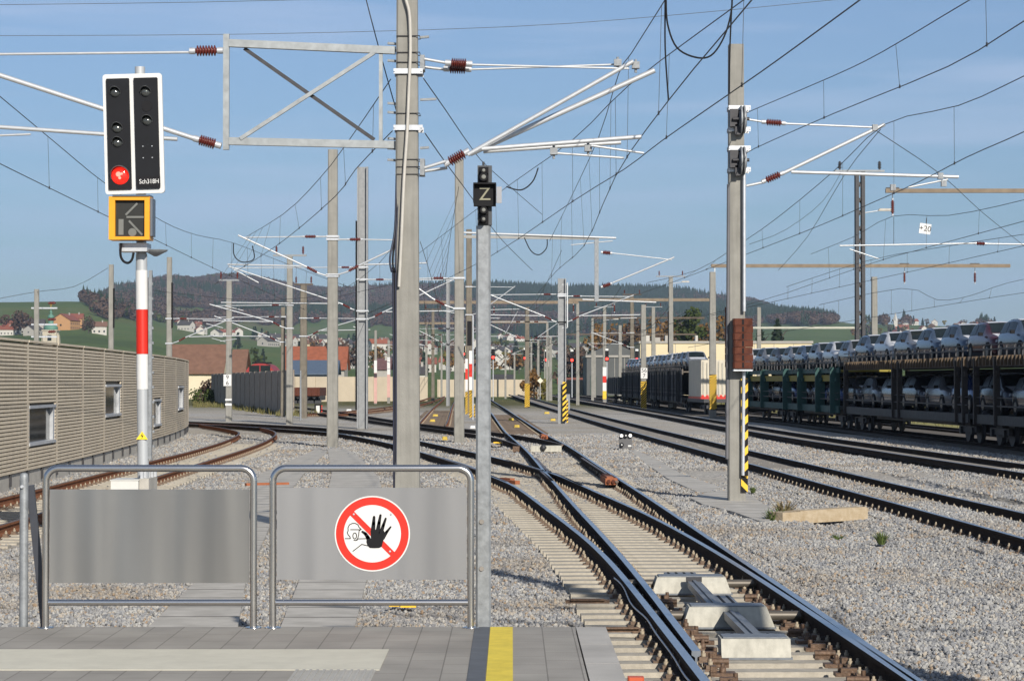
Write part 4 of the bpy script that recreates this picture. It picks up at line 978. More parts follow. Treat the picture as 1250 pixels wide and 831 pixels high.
# --- other masts
def std_mast(uc, wpx, vtop, Y, label, kind='c', arms=(), extras=(), zb=-.5, cat='catenary mast', name='catenary_mast', group=MASTG, lat=True, k=1.0, ztop=None):
    x = P(uc,450,Y).x; w_ = px(wpx,Y); zt = ztop if ztop is not None else P(0,vtop,Y).z
    t = root(name, label, cat, (x,Y,zb), group)
    if kind in ('c','b'):
        mb = MB(); mb.box((x,Y,(zt+zb)/2),(w_,w_*.95,zt-zb),taper=(.84,.84),ch=w_*.08); mb.build('mast_pole', CONC if kind=='c' else CONCD, t)
    elif kind == 's':
        mb = MB(); a_ = w_/2; c_ = w_*.14
        for s_ in (-1,1): mb.boxx(x+s_*a_-s_*c_-(0 if s_>0 else 0), x+s_*a_, Y-w_*.45, Y+w_*.45, zb, zt)
        mb.boxx(x-a_+c_+.001,x+a_-c_-.001,Y-w_*.04,Y+w_*.04,zb,zt); mb.build('mast_pole', GALVM, t)
    elif kind == 'l':
        mb = MB(); a_ = w_/2; c_ = w_*(.17 if wpx < 9 else .36)
        for sx_ in (-1,1):
            for sy_ in (-1,1): mb.box((x+sx_*(a_-c_/2),Y+sy_*(a_-c_/2),(zt+zb)/2),(c_,c_,zt-zb))
        z = zb; f_ = 1
        while z < zt-w_*1.6:
            mb.bar((x-f_*a_*.8,Y-a_+c_/2,z),(x+f_*a_*.8,Y-a_+c_/2,z+w_*1.5),.02,c_*.5); mb.bar((x+f_*a_*.8,Y+a_-c_/2,z),(x-f_*a_*.8,Y+a_-c_/2,z+w_*1.5),.02,c_*.5); z += w_*1.5; f_ = -f_
        mb.build('mast_pole', DSTEEL if wpx > 8 else GALV, t)
    elif kind == 't':
        mb = MB(); mb.tube([(x,Y,zb),(x,Y,zt)], w_/2, 12, radii=[w_/2,w_*.36]); mb.build('mast_pole', GALV, t)
    for a_ in arms:
        cantilever(t, x, Y, w_*.85, *a_[:2], **(a_[2] if len(a_)>2 else {}))
        band(t, x, Y, (a_[2].get('zt',7.15) if len(a_)>2 else 7.15)+.15, w_*.88, h=.07*k); band(t, x, Y, (a_[2].get('zl',5.75) if len(a_)>2 else 5.75), w_*.92, h=.07*k)
    for e in extras:
        if e[0] == 'cross':   # cross arm on top with post insulators
            hw_ = e[1]; mb = MB(); mb.box((x,Y,zt+.05),(2*hw_,.12,.1)); ca = mb.build('cross_arm', GALV if kind!='b' else BRSTEEL, t)
            for s_ in (-1,1):
                mb = MB(); insulator_mb(mb,(x+s_*hw_*.8,Y,zt+.12),(x+s_*hw_*.8,Y,zt+.55),.07*k,4); mb.build('insulator', CU_INS if kind!='l' else DSTEEL, ca)
        if e[0] == 'lamp':
            z = P(0,e[1],Y).z; s_ = e[2]; mb = MB(); mb.tube([(x+s_*w_*.4,Y,z),(x+s_*1.0,Y,z+.12)],.03,6); mb.build('lamp_arm', GALVB, t)
            mb = MB(); mb.box((x+s_*1.3,Y,z+.16),(.75,.25,.13),taper=(.8,.7),ch=.03); mb.build('lamp_head', CONCL, t)
        if e[0] == 'stripe':  # (v0,v1,a,b) hazard wrap
            z0,z1 = P(0,e[1],Y).z, P(0,e[2],Y).z; ww = w_*(1.02) ; striped(t,x-ww/2,x+ww/2,Y-w_*.5-.02,z0,z1,max(.16,w_*.42),1)
        if e[0] == 'rw':      # red white bands: list of (v0,v1,mat)
            for v0_,v1_,m_ in e[1]:
                mb = MB(); ww=w_*1.04; mb.boxx(x-ww/2,x+ww/2,Y-w_*.5-.03,Y-w_*.5+.0,P(0,v0_,Y).z,P(0,v1_,Y).z); mb.build('reflective_band', m_, t)
        if e[0] == 'sign':    # (u0,v0,u1,v1,text)
            xa_,xb_ = P(e[1],0,Y).x,P(e[3],0,Y).x; za_,zb2 = P(0,e[4],Y).z,P(0,e[2],Y).z; mb = MB(); mb.boxx(xa_,xb_,Y-w_*.5-.06,Y-w_*.5-.03,za_,zb2); s_ = mb.build('number_sign', WHITE, t)
            lines = e[5].split('|')
            for i_, tx in enumerate(lines): text_mesh(s_,'sign_text',tx,((xa_+xb_)/2,Y-w_*.5-.062,zb2-(i_+.5)*(zb2-za_)/len(lines)),(zb2-za_)/len(lines)*1.05,BLACK,.001)
        if e[0] == 'ins3':
            for v_ in e[1]:
                z = P(0,v_,Y).z; mb = MB(); mb.box((x+.5,Y,z),(1.7,.1,.1)); ca = mb.build('cross_arm', GALVB, t)
                mb = MB(); insulator_mb(mb,(x+.75,Y,z+.32),(x+1.25,Y,z+.34),.12,3); mb.build('insulator', CU_INS, ca)
        if e[0] == 'duct':
            mb = MB(); mb.tube([(x+e[1]*w_*.55,Y-w_*.4,P(0,e[2],Y).z),(x+e[1]*w_*.55,Y-w_*.4,P(0,e[3],Y).z)],.05,8); mb.build('cable_duct', BLACK, t)
        if e[0] == 'sidebar':
            mb = MB(); z0,z1=P(0,e[3],Y).z,P(0,e[2],Y).z; xx=P(e[1],0,Y).x; mb.boxx(xx-.03,xx+.03,Y-.05,Y+.05,z0,z1); mb.bar((x,Y,z0),(xx,Y,z0),.04,.04); mb.bar((x,Y,z1-.1),(xx,Y,z1-.1),.04,.04); mb.build('side_frame', ALU, t)
    return t
A = lambda s,r,**k: (s,r,k)
std_mast(406,13.5,183,81,'concrete catenary mast standing alone just right of the second concrete path',arms=[A(-1,3.0,zt=7.1,zl=5.85),A(1,2.6,zt=7.0,zl=5.9)])
std_mast(442.5,13,204,113,'pale steel catenary mast with grey side housing, right of the lone concrete mast',kind='s',arms=[A(-1,6.2,zt=7.6,zl=5.6),A(1,4.2,zt=7.0,zl=5.2)],extras=[('duct',-1,270,500)])
std_mast(353.5,8,313,124,'slim pale mast touching the near end of the dark noise wall',arms=[A(-1,4.0,zt=6.1,zl=5.0,zc=4.9)],extras=[('cross',.9)])
std_mast(370.5,9,348,146,'brownish concrete mast right behind the end of the dark noise wall',kind='b',arms=[A(1,3.5,zt=6.0,zl=5.0)],extras=[('cross',.6)])
std_mast(279.5,7.5,343,134,'slim concrete mast with a white number plate in front of the dark noise wall',extras=[('cross',.6),('sign',274.5,457,284,471,'9|6'),('rw',[(495,492,WHITE),(489,486.5,WHITE)])])
std_mast(206.5,7,314,125,'grey mast rising behind the slatted barrier beside the red-banded signal pole',arms=[A(1,3.2,zt=5.4,zl=4.2,zc=4.2)],extras=[('duct',1,345,400)])
std_mast(135.5,6.5,323,130,'grey mast rising behind the slatted barrier left of the main signal',extras=[('duct',1,352,400)])
std_mast(44.5,6.5,353,150,'grey mast with three brown insulators on cross arms, beside the church spire',extras=[('ins3',(376,396,411))])
std_mast(345.5,5.5,375,150,'thin brown mast seen just left of the slim pale mast',kind='b',arms=[A(-1,4.2,zt=6.2,zl=4.7,zc=4.6)])
std_mast(560.5,12.5,195,87,'tall concrete catenary mast close behind and left of the Z post',arms=[A(-1,1.8,zt=5.9,zl=4.9,steady=False)])
std_mast(572.5,8,280,168,'brown mast partly hidden between the tall concrete mast and the Z post',kind='b',arms=[A(1,3.0,zt=8.9,zl=7.0)])
std_mast(686,10,340,127,'galvanised mast with yellow and black edge strip right of the main track',kind='s',arms=[A(-1,3.8,zt=6.8,zl=5.4),A(1,3.6,zt=6.7,zl=5.4)],extras=[('sidebar',692.5,345,400)])
striped(bpy.data.objects[[o.name for o in COL.objects if o.get('label','').startswith('galvanised mast with yellow')][0]],P(686,0,127).x+.02,P(691,0,127).x,126.7,P(0,514,127).z,P(0,466,127).z,.3)
std_mast(643.5,6,375,205,'brown mast with a yellow striped foot in the brown grass beside the main track',kind='b',arms=[A(-1,3.6,zt=7.3),A(1,2.6,zt=7.3)],extras=[('stripe',497,468)])
std_mast(870,8.5,332,150,'concrete mast with yellow striped foot in front of the white container',kind='c',extras=[('stripe',500,457),('sidebar',872,325,375)])
std_mast(1050,11.5,210,118,'dark lattice mast with wide cross arm, floodlight and three cables behind the car train',kind='l',extras=[('cross',1.28),('lamp',260,1)],k=1.5)
std_mast(1067.5,8,338,150,'plain concrete mast standing right of the dark lattice mast',kind='c',zb=-.6)
std_mast(819,6,338,205,'concrete mast with cross arm and street lamp behind the black wagons',kind='c',extras=[('cross',1.3),('lamp',346,1),('duct',-1,380,430)])
std_mast(785.5,7,372,195,'concrete mast with two small white number plates at the end of the black wagons',kind='c',extras=[('sign',781.5,449,789.5,462,'56|7'),('stripe',500,465)])
std_mast(797.5,5,375,300,'thin concrete mast with small cross arm in front of the cream warehouse',kind='c',extras=[('cross',1.2)])
std_mast(771.5,5,360,245,'brownish mast with white plate and red and white bands near the grey warehouse',kind='b',arms=[A(-1,4),],extras=[('sign',769,438,774,447,'8'),('cross',1.0),('rw',[(459,448,WHITE),(467,459,RED),(477,467,YEL)])])
std_mast(738,4.5,375,270,'red and white banded signal mast with street lamp in front of the grey warehouse',kind='c',extras=[('cross',1.2),('lamp',391,1),('rw',[(459,448,WHITE),(467,459,RED),(477,467,WHITE),(487,477,YEL)])])
std_mast(757,4.5,397,300,'plain grey mast standing before the grey warehouse front',kind='c')
std_mast(726,3,428,330,'thinnest plain grey pole in front of the grey warehouse door',kind='c')
std_mast(926.5,5.5,375,240,'pale concrete mast poking up behind the green wagons',kind='c',zb=-.8)
std_mast(458.5,3.5,403,250,'thin mast with pinkish lower half, right of the pale steel mast',kind='c',extras=[('rw',[(455,440,WHITE),(492,455,mat('faded_pink',(.55,.33,.29),.7))])])
std_mast(474.5,3.5,415,260,'thin mast just left of the foreground concrete mast at its foot level',kind='c',extras=[('rw',[(457,436,WHITE),(485,457,mat('faded_pink',(.55,.33,.29),.7))])])
std_mast(528.5,4,378,255,'brown mast left of the red brown siding rails',kind='b',arms=[A(-1,4.5),A(1,3)],extras=[('cross',1.0)])
std_mast(547,4.5,340,225,'white painted slender lattice mast beside the brown siding',kind='s',arms=[A(1,3),A(-1,3)],extras=[('cross',.9)])
std_mast(520.5,3,395,330,'thin grey mast close to the right edge of the foreground mast',kind='c')
std_mast(539,2.5,408,360,'thin grey mast in the gap between siding and white lattice mast',kind='c')
std_mast(657,3.2,415,330,'small grey mast with flat top in front of the orange bush',kind='c',extras=[('cross',1.2)])
std_mast(648.5,2.6,418,350,'small thin mast directly right of the striped brown mast',kind='c',extras=[('cross',.9)])
std_mast(672,4.2,411,300,'grey mast with flat cross arm right of the orange bush',kind='c',extras=[('cross',1.3)])
std_mast(617,2.6,425,340,'small distant mast just right of the Z post',kind='c',arms=[A(1,3.5),A(-1,3.5)])
std_mast(628,2.4,430,370,'small distant mast between the Z post and the brown striped mast',kind='c')
std_mast(665,2.2,428,420,'faint distant pole between the orange bush and the grey cross arm mast',kind='c')
std_mast(404,3,455,150,'short thin pole left of the lone concrete mast, by the dark noise wall',kind='t') if False else None
std_mast(367.5-.5,2.6,452,138,'short grey post beside the brownish mast at the dark noise wall end',kind='t',zb=-.4)

# hanging drop post carried by a long beam
Y = 95
t = root('gantry_beam','long white tubular beam with a steel drop post hanging at its right end','gantry',(P(620,0,Y).x,Y,P(0,288,Y).z))
X_ = lambda u: P(u,0,Y).x
L_ = lambda v: P(0,v,Y).z
mb = MB(); mb.bar((X_(566),Y,L_(289)),(X_(731),Y,L_(291)),.14,.12); mb.build('beam', mat('grey_beam',(.30,.30,.29),.6), t)
tube1(t,'tube',[P(566,284,Y-.1),P(752,290.5,Y-.1)],.045)
mb = MB(); mb.boxx(X_(725.5),X_(730.5),Y-.08,Y+.08,L_(368),L_(291)); mb.build('drop_post', GALV, t)
put_ins(t,P(735,308,Y),P(746,309,Y),.1,5); tube1(t,'top_tie',[P(748,309,Y),P(820,317,Y)],.022); put_ins(t,P(735,350,Y),P(746,346,Y),.1,5); tube1(t,'diagonal_tube',[P(748,345,Y),P(823,314,Y)],.035)
tube1(t,'steady_arm',[P(697,299,Y),P(748,294,Y)],.022)
tube1(t,'registration_tube',[P(711,365.5,Y),P(801,369,Y)],.03)
# brown gantry beams over the right hand tracks
def beam(u0,u1,v,Y,wpx,label,m=RUSTBEAM,ins=(),v2=None,post=None,ym=None):
    a = P(u0,v,Y); b = P(u1,v2 if v2 else v,Y); t = root('gantry_beam',label,'gantry beam',((a.x+b.x)/2,Y,a.z),'horizontal beams across the tracks')
    mb = MB(); h_ = px(wpx,Y); mb.bar(a,b,h_,h_); mb.build('beam', m, t)
    for u_ in ins:
        q = P(u_,v,Y); mb = MB(); mb.bar(q-Vector((0,0,h_*.5)),q-Vector((0,0,h_*.5+.25)),.03,.03); mb.bar(q+Vector((-.3,0,h_*.55+.02)),q+Vector((.3,0,h_*.55+.02)),.12,.06); mb.build('hanger', DSTEEL, t)
        o = put_ins(t,q-Vector((0,0,h_*.5+.3)),q-Vector((0,0,h_*.5+1.0)),.09,6)
    if post:
        x_ = P(post,0,Y).x; mb = MB(); mb.box((x_,Y,(a.z-.7)/2),(.34,.34,a.z+.7-.1),taper=(.85,.85)); mb.build('support_post', CONC, t)
    return t
beam(1081,1330,233,105,5,'thick rusty beam reaching in from the right edge with a hanging insulator',ins=(1089.5,),post=1330)
beam(868,1233,324.5,150,4.2,'long thin rusty beam from the yellow striped concrete mast to the right edge',ins=(1104,1190),post=None)
beam(694,868,366,215,3.6,'rusty beam ending at the mast before the white container',ins=(700,750),post=None)
beam(500,706,369,236,3.6,'orange brown beam crossing behind the Z post and the brown striped mast',ins=(603,),post=705)
beam(601,668,393,300,2.8,'shorter brown beam just below the orange brown one',post=668)
beam(505,562,394.5,300,2.6,'brown beam visible between the foreground mast and the tall mast behind it',post=506)
beam(723,860,388,300,2.2,'thin grey brown beam above the cream warehouse',post=723,m=BRSTEEL)
beam(690,850,408,420,1.8,'lower thin beam crossing in front of the grey warehouse roof',post=690,m=BRSTEEL)
beam(915,1050,400,215,2.4,'thin pale beam low over the green wagons',m=mat('pale_beam',(.42,.42,.36),.7),post=1052)
# far white registration gantry on the right
Y = 95; t = root('registration_tube','long white tube on the right edge with a dark insulator in its middle','catenary tube',(P(1130,298,Y).x,Y,P(0,298,Y).z))
tube1(t,'tube',[P(1025,300,Y),P(1190,297,Y)],.035); put_ins(t,P(1191,297,Y),P(1203,297.5,Y),.09,5); tube1(t,'tube',[P(1204,297.5,Y),P(1300,299,Y)],.035)
tube1(t,'steady_arm',[P(1037,304,Y),P(1073,316,Y)],.025); tube1(t,'suspension_wire',[P(1091,265,Y),P(1091,298,Y)],.01,WIRE)
# +20 board
Y = 80; t = root('catenary_board','white board reading +20 hanging from an overhead wire','sign',P(1129,279,Y))
mb = MB(); c0 = P(1129.3,279.3,Y); M_ = Matrix.Rotation(R(8),3,'Y'); mb.box(c0,(px(14,Y),.02,px(12.5,Y)),M=M_); s_=mb.build('board', WHITE, t); 
text_mesh(s_,'board_text','+20',c0+Vector((0,-.0125,0)),.27,BLACK,.001,rot=(R(90),R(8),0))
tube1(t,'hanger',[P(1131,266,Y),P(1130.4,273.5,Y)],.012,DSTEEL)

t = root('catenary_mast','concrete catenary mast standing close to the right of the viewpoint','catenary mast',(6.4,10,-.4),MASTG)
mb = MB(); mb.box((6.4,10,4.75),(.36,.34,10.3),taper=(.8,.8),ch=.03); mb.build('mast_pole', CONC, t)
cantilever(t,6.4,10,.34,1,1.6); cantilever(t,6.4,10,.34,-1,3.2)
t = root('added_shelter','added grey shelter shape, unseen behind the viewpoint, darkening the barrier reflections','reflection helper',(-3.5,-9,PZ))  # unseen shape added to put dark bands into the barrier panels' reflections
mb = MB(); mb.boxx(-6,-.9,-12,-6.5,PZ+2.9,PZ+3.15); mb.build('roof', GREYW, t)  # roof of the added, unseen shelter
for x_ in (-5.8,-4.2,-2.7,-1.1):
    mb = MB(); mb.boxx(x_-.08,x_+.08,-6.9,-6.7,PZ,PZ+2.898); mb.build('post', DSTEEL, t)
for x_ in (-5.0,-1.9):
    mb = MB(); mb.boxx(x_-.6,x_+.6,-6.86,-6.8,PZ+.3,PZ+2.6); mb.build('wall_panel', mat('added_shelter_panel',(.10,.12,.14),.3), t)
# ------------------------------------------------------------------ switch machine covers in the turnout
BOXM = mat('cast_pale_cover', (.40,.385,.33), .75, col2=(.52,.50,.43), vscale=9, bump=.15, streak=.2)
CHM = mat('zinc_channel', (.20,.215,.235), .5, .35, var=.2, vscale=14)
def cover(u0, u1, vt, vb, slope, label, rods=True):
    a = G(u0, vb, -.15); b = G(u1, vb, -.15); Y = a.y; x0, x1 = a.x, b.x; h = px(vb-vt, Y)*.92
    t = root('switch_cover', label, 'switch machine cover', ((x0+x1)/2, Y, -.17), 'steel covers over the switch rods')
    mb = MB(); pts = [(x0,Y,-.16),(x1,Y,-.16),(x1-slope,Y+.06,-.16+h),(x0+slope,Y+.06,-.16+h)]
    mb.prism(pts, (0,.32,0)); o = mb.build('cover', BOXM, t, fixn=True)
    mb = MB(); mb.boxx(x0-.012,x1+.012,Y-.02,Y+.40,-.175,-.158); mb.build('base_flange', CHM, t)
    mb = MB(); mb.boxx(x0+slope+.02,x1-slope-.02,Y+.08,Y+.36,-.16+h+.002,-.16+h+.012); mb.build('lid', CHM, t)
    if rods:
        for s_, xx in ((-1,x0),(1,x1)):
            mb = MB(); mb.tube([(xx-s_*.03,Y+.22,-.07),(xx+s_*.26,Y+.22,-.07)], .045, 14); mb.tube([(xx+s_*.26,Y+.22,-.07),(xx+s_*.29,Y+.22,-.07)], .06, 14); mb.build('rod_sleeve', mat('brown_grey_rod',(.13,.115,.095),.45,.4), t)
    return t, Y, x0, x1, h
c1_ = cover(881,966,777,801,.0,'nearest pale box cover between the rails, with a flat front and no sloping ends',False)
c2_ = cover(833,946,738,764,.07,'middle pale trapezoid cover between the rails with round rods at both ends')
c3_ = cover(796,893,702,723,.06,'farthest pale trapezoid cover between the rails with round rods at both ends')
for (ua,va,ub,vb,w_,lb) in ((890,742,925,776,.13,'grey steel channel linking the nearest and middle pale covers'),(847,707,874,736,.13,'grey steel channel linking the middle and farthest pale covers')):
    a = G(ua,va,.0); b = G(ub,vb,.0); t = root('rod_channel', lb, 'steel channel', ((a.x+b.x)/2,(a.y+b.y)/2,0))
    mb = MB()
    a.z = b.z = -.02
    mb.bar(a,b,w_,.008); sd = Vector((1,0,0))*w_/2
    mb.bar(a-sd+Vector((0,0,-.03)),b-sd+Vector((0,0,-.03)),.008,.07); mb.bar(a+sd+Vector((0,0,-.03)),b+sd+Vector((0,0,-.03)),.008,.07); mb.bar(a+Vector((0,0,.012)),b+Vector((0,0,.012)),.03,.014)
    mb.build('channel', CHM, t)
    mb = MB(); mb.box((a.x,a.y-.0,-.0),(.17,.04,.05)); mb.build('end_clamp', DSTEEL, t)
for (u0,v0,u1,v1,lb,w_) in ((868,725,886,739,'slotted grey cover plates behind the middle pale cover',.36),(914,771,920,776,'slotted grey cover plates behind the nearest pale cover',.42),(830,697,832,701,'slotted grey cover plates behind the farthest pale cover',.36)):
    a = G(u0,v0,-.05); b = G(u1,v1,-.05); t = root('slotted_plate', lb, 'steel plate', ((a.x+b.x)/2,(a.y+b.y)/2,-.1))
    y0_, y1_ = min(a.y,b.y), max(a.y,b.y); y1_ = max(y1_, y0_+.25); xm_ = (a.x+b.x)/2
    mb = MB(); mb.boxx(xm_-w_/2,xm_+w_/2,y0_,y1_,-.10,-.06); pl = mb.build('plate', CHM, t)
    for k in range(4):
        mb = MB(); xx = xm_-w_/2+w_*(k+.5)/4; mb.boxx(xx-.012,xx+.012,y0_+.03,y1_-.03,-.0595,-.055); mb.build('slot', BLACK, pl)
# bolts, roller plates and drive rods around the blade tips
DIRTY = mat('greasy_brown_steel', (.07,.045,.03), .6, .3, col2=(.18,.11,.07), vscale=25, bump=.3)
t = root('blade_rollers','greasy brown rollers, plates and nuts beside the rails around the pale covers','track hardware',G(920,800,-.17))
random.seed(3)
k = 0
for yb in np.arange(17.0,24.5,.56):
    for xx, s_ in ((xat(T1L,max(yb,18.6)),1),(xat(T1R,yb),-1)):
        if s_ == 1 and yb < 18.4: xx = 1.47
        mb = MB(); x0 = xx+s_*(.10 if s_>0 else .17)
        mb.box((x0+s_*.09,yb,-.155),(.2,.14,.03)); 
        if k % 3 == 0: mb.tube([(x0+s_*.02,yb-.05,-.12),(x0+s_*.19,yb-.05,-.12)],.028,8); mb.tube([(x0+s_*.05,yb+.03,-.12),(x0+s_*.05,yb+.03,-.06)],.02,6)
        elif k % 3 == 1: mb.lathe((x0+s_*.09,yb,-.14),(x0+s_*.09,yb,-.07),[(0,.03),(.5,.03),(.52,.018),(1,.018)],6); mb.box((x0+s_*.02,yb+.03,-.12),(.05,.07,.05))
        else: mb.box((x0+s_*.08,yb-.02,-.125),(.13,.06,.04)); mb.lathe((x0+s_*.14,yb+.03,-.14),(x0+s_*.14,yb+.03,-.08),[(0,.022),(1,.02)],6)
        mb.build('roller_plate', DIRTY, t); k += 1
for yb, x0, x1 in ((17.15,1.0,1.9),(17.15,2.45,2.85),(19.9,1.55,1.75),(22.1,1.5,1.7),(16.3,.75,1.25),(20.9,.7,1.2),(23.6,.55,1.0)):
    mb = MB(); mb.bar((x0,yb,-.11),(x1,yb,-.11),.07,.035); mb.tube([(x0+.05,yb-.05,-.09),(x1-.05,yb-.05,-.09)],.014,8); mb.build('drive_rod', DIRTY if yb>17.5 or x0>2 else DSTEEL, t)
t = root('red_stop_block','small orange red block beside the turnout at the bottom edge of the view','rail device',G(782,826,-.17))
p_ = G(776,845,-.17); mb = MB(); mb.box((p_.x,p_.y,-.11),(.12,.1,.12),ch=.01); mb.build('block', mat('orange_red',(.55,.10,.04),.5), t); mb = MB(); mb.tube([(p_.x+.02,p_.y+.12,-.12),(p_.x+.38,p_.y+.12,-.12)],.022,10); mb.build('pipe', BOXM, t)
# rusty rail guard blocks
for (u,v,ln,lb) in ((736,592,1.9,'large rust orange check rail block clamped to the main track'),(662,536,1.6,'small rust orange check rail block beside the second switch')):
    p_ = G(u,v,-.1); pth = T1R; y0_ = p_.y; t = root('rail_block', lb, 'rail block', (xat(T1R,y0_)-.2,y0_,-.1))
    a = Vector((xat(T1R,y0_)-.22,y0_,-.02)); b = Vector((xat(T1R,y0_+ln)-.22,y0_+ln,-.02))
    mb = MB(); mb.bar(a,b,.26,.14); mb.bar(a+Vector((-.03,0,.08)),b+Vector((-.03,0,.08)),.14,.04)
    mb.build('block', RUST, t)
    for k in range(2):
        q = a+(b-a)*.02+Vector((-.06+.1*k,-.03,.0)); mb = MB(); mb.lathe(q,q+Vector((0,-.06,0)),[(0,.045),(1,.04)],8); mb.build('bolt', CWRUST, t)
for u,v in ((619,588),(625,591)):
    p_=G(u,v,-.1); t = root('rail_clamp','small rust orange clamp %s inside the left curved rail' % ('farther' if u==619 else 'nearer'),'rail device',p_); mb = MB(); mb.bar(p_+Vector((-.12,.2,.05)),p_+Vector((.12,-.2,.05)),.12,.08); mb.build('clamp', RUST, t)
# box at the second switch
p_ = G(667,551,-.15); x1 = G(693,551,-.15).x; t = root('switch_cover','low pale cover of the second switch farther up the main track','switch machine cover',p_)
mb = MB(); mb.boxx(G(648,551,-.15).x,x1-.2,p_.y,p_.y+.5,-.16,.04); mb.build('cover', BOXM, t); mb = MB(); mb.lathe((G(660,551,-.1).x,p_.y-.03,-.02),(G(668,551,-.1).x,p_.y-.03,-.02),[(0,.02),(.3,.11),(.7,.11),(1,.02)],10); mb.build('motor_hump', DSTEEL, t)
mb = MB(); mb.boxx(G(626,549,-.1).x,G(634,549,-.1).x,p_.y,p_.y+.3,-.16,.02); mb.build('left_bracket', DIRTY, t)
# dwarf signal
Y = G(762,551,-.25).y; t = root('dwarf_signal','low grey shunting signal with two glowing lamps on the gravel before the right-hand track','signal',P(758,552,Y))
X_ = lambda u: P(u,0,Y).x
L_ = lambda v: P(0,v,Y).z
mb = MB(); mb.boxx(X_(755.5),X_(771),Y-.05,Y+.15,L_(547),L_(533)); bp_ = mb.build('plate', mat('dwarf_grey',(.10,.10,.105),.6), t)
mb = MB(); mb.tube([(X_(758.5),Y,-.3),(X_(758.5),Y,L_(547))],.03,8); mb.boxx(X_(755),X_(762),Y-.1,Y+.1,L_(553),L_(552)); mb.build('stand', BLACK, t)
WON = mat('lit_white_lens',(.9,.9,.85),.3,emis=(1,.93,.85),estr=1.6)
for u,v,on in ((758,531.5,1),(763.3,531.3,0),(768.7,531.3,1),(758.3,542.6,0)):
    mb = MB(); mb.lathe((X_(u),Y,L_(v)),(X_(u),Y-.14,L_(v)),[(0,px(2.6,Y)),(1,px(2.6,Y))],12); o = mb.build('lamp_hood', BLACK, t)
    mb = MB(); rr = px(1.9 if on else 1.0,Y); mb.lathe((X_(u),Y-.141,L_(v)),(X_(u),Y-.15,L_(v)),[(0,rr),(1,rr*.8)],12); mb.build('lens', WON if on else WHITE, o)
mb = MB(); mb.boxx(X_(766),X_(770),Y-.056,Y-.051,L_(545),L_(543)); mb.build('number_plate', WHITE, bp_)
# fallen yellowish sleeper
a = G(948,640,-.25); b = G(1052,635,-.25); t = root('old_sleeper','weathered yellowish concrete beam lying on the gravel beside the weight mast','concrete beam',a)
mb = MB(); d = (b-a); a2 = a+Vector((0,.1,.10)); b2 = b+Vector((0,.1,.12)); mb.bar(a2,b2,.34,.20); mb.bar(a2+d*.22+Vector((0,0,.07)),b2-d*.0+Vector((0,0,.07)),.28,.09); o = mb.build('beam', mat('yellowed_concrete',(.33,.25,.15),.9,col2=(.48,.40,.29),vscale=6,bump=.5,bscale=25), t)
# striped marker posts etc
def stake(u, vt, vb, wpx, bands, label, cat='marker post', hz=None):
    p_ = G(u, vb, -.35); Y = p_.y; w_ = px(wpx,Y)/2; t = root('marker_post', label, cat, p_)
    X0 = p_.x
    mb = MB(); mb.box((X0,Y,(P(0,vt,Y).z-.4)/2),(w_*2*.96,.08,P(0,vt,Y).z+.4)); mb.build('post', GALVB, t)
    for v0,v1,m_ in bands:
        mb = MB(); mb.boxx(X0-w_,X0+w_,Y-.06,Y-.042,P(0,v0,Y).z,P(0,v1,Y).z); mb.build('reflective_band', m_, t)
    if hz: striped(t,X0-w_,X0+w_,Y-.062,P(0,hz[0],Y).z,P(0,hz[1],Y).z,max(w_*1.0,.2),1)
    return t
t = stake(575,430,512,4.6,[(444,428,WHITE),(460,444,RED),(476,460,WHITE)],'tall red and white signal post with hazard striped foot beside the Z post','signal post',hz=(512,476))
stake(569.5,438,508,3,[(450,438,WHITE),(463,450,RED),(476,463,WHITE)],'slimmer red and white post left of the taller one','signal post',hz=(508,478))
stake(578.5,493,512,3,[],'short white striped stub right at the foot of the red and white signal post',hz=(512,494))
stake(692.5,487,519,2,[],'thin yellow and black stake in front of the cable box by the galvanised mast',hz=(517,488))
for i,(u,v) in enumerate(((572.5,438),)): pass
Y = 140; t = root('light_signal','black signal head in the gap between the tall mast and Z post','signal',P(573,420,Y)); mb = MB(); mb.boxx(P(570.5,0,Y).x,P(576,0,Y).x,Y-.3,Y-.15,P(0,422,Y).z,P(0,392,Y).z); mb.build('head', BLACK, t); mb = MB(); mb.tube([(P(577.5,0,Y).x,Y-.2,-.4),(P(577.5,0,Y).x,Y-.2,P(0,385,Y).z)],.05,8); mb.build('pole', GALVB, t)
REDB = mat('bright_red_lamp',(.9,.02,.01),.3,emis=(1,.03,.02),estr=6)
for i,(u,v,Y,lb) in enumerate(((602,436,300,'small black signal with red light just right of the Z post'),(641,437,330,'small black signal with red light by the brown striped mast'),(667,439,350,'small black signal with red light under the flat cross arm mast'),(698,439.5,320,'small black signal with red light right of the galvanised striped mast'),(740.5,438,262,'black signal with red light beside the red and white banded mast'),(777,438.5,240,'black signal with red light in front of the cream warehouse corner'),(566,432,280,'tiny signal with red light left of the red and white signal post'))):
    t = root('light_signal', lb, 'signal', P(u,v,Y), 'far signals showing red'); w_ = px(2.2,Y)
    mb = MB(); x = P(u,0,Y).x; mb.boxx(x-w_,x+w_,Y-.1,Y+.1,P(0,v+3,Y).z,P(0,v-10,Y).z); mb.build('head', BLACK, t)
    mb = MB(); mb.lathe((x,Y-.1,P(0,v,Y).z),(x,Y-.2,P(0,v,Y).z),[(0,px(1.7,Y)),(1,px(1.5,Y))],10); mb.build('red_lamp', REDB, t)
    mb = MB(); mb.tube([(x,Y,-.7),(x,Y,P(0,v+3,Y).z)],px(.7,Y),6); mb.build('pole', GALVB, t)
    mb = MB(); mb.boxx(x-w_*.8,x+w_*.8,Y-.12,Y+.12,P(0,v-10,Y).z+.01,P(0,v-12.5,Y).z); mb.build('top_plate', WHITE, t)
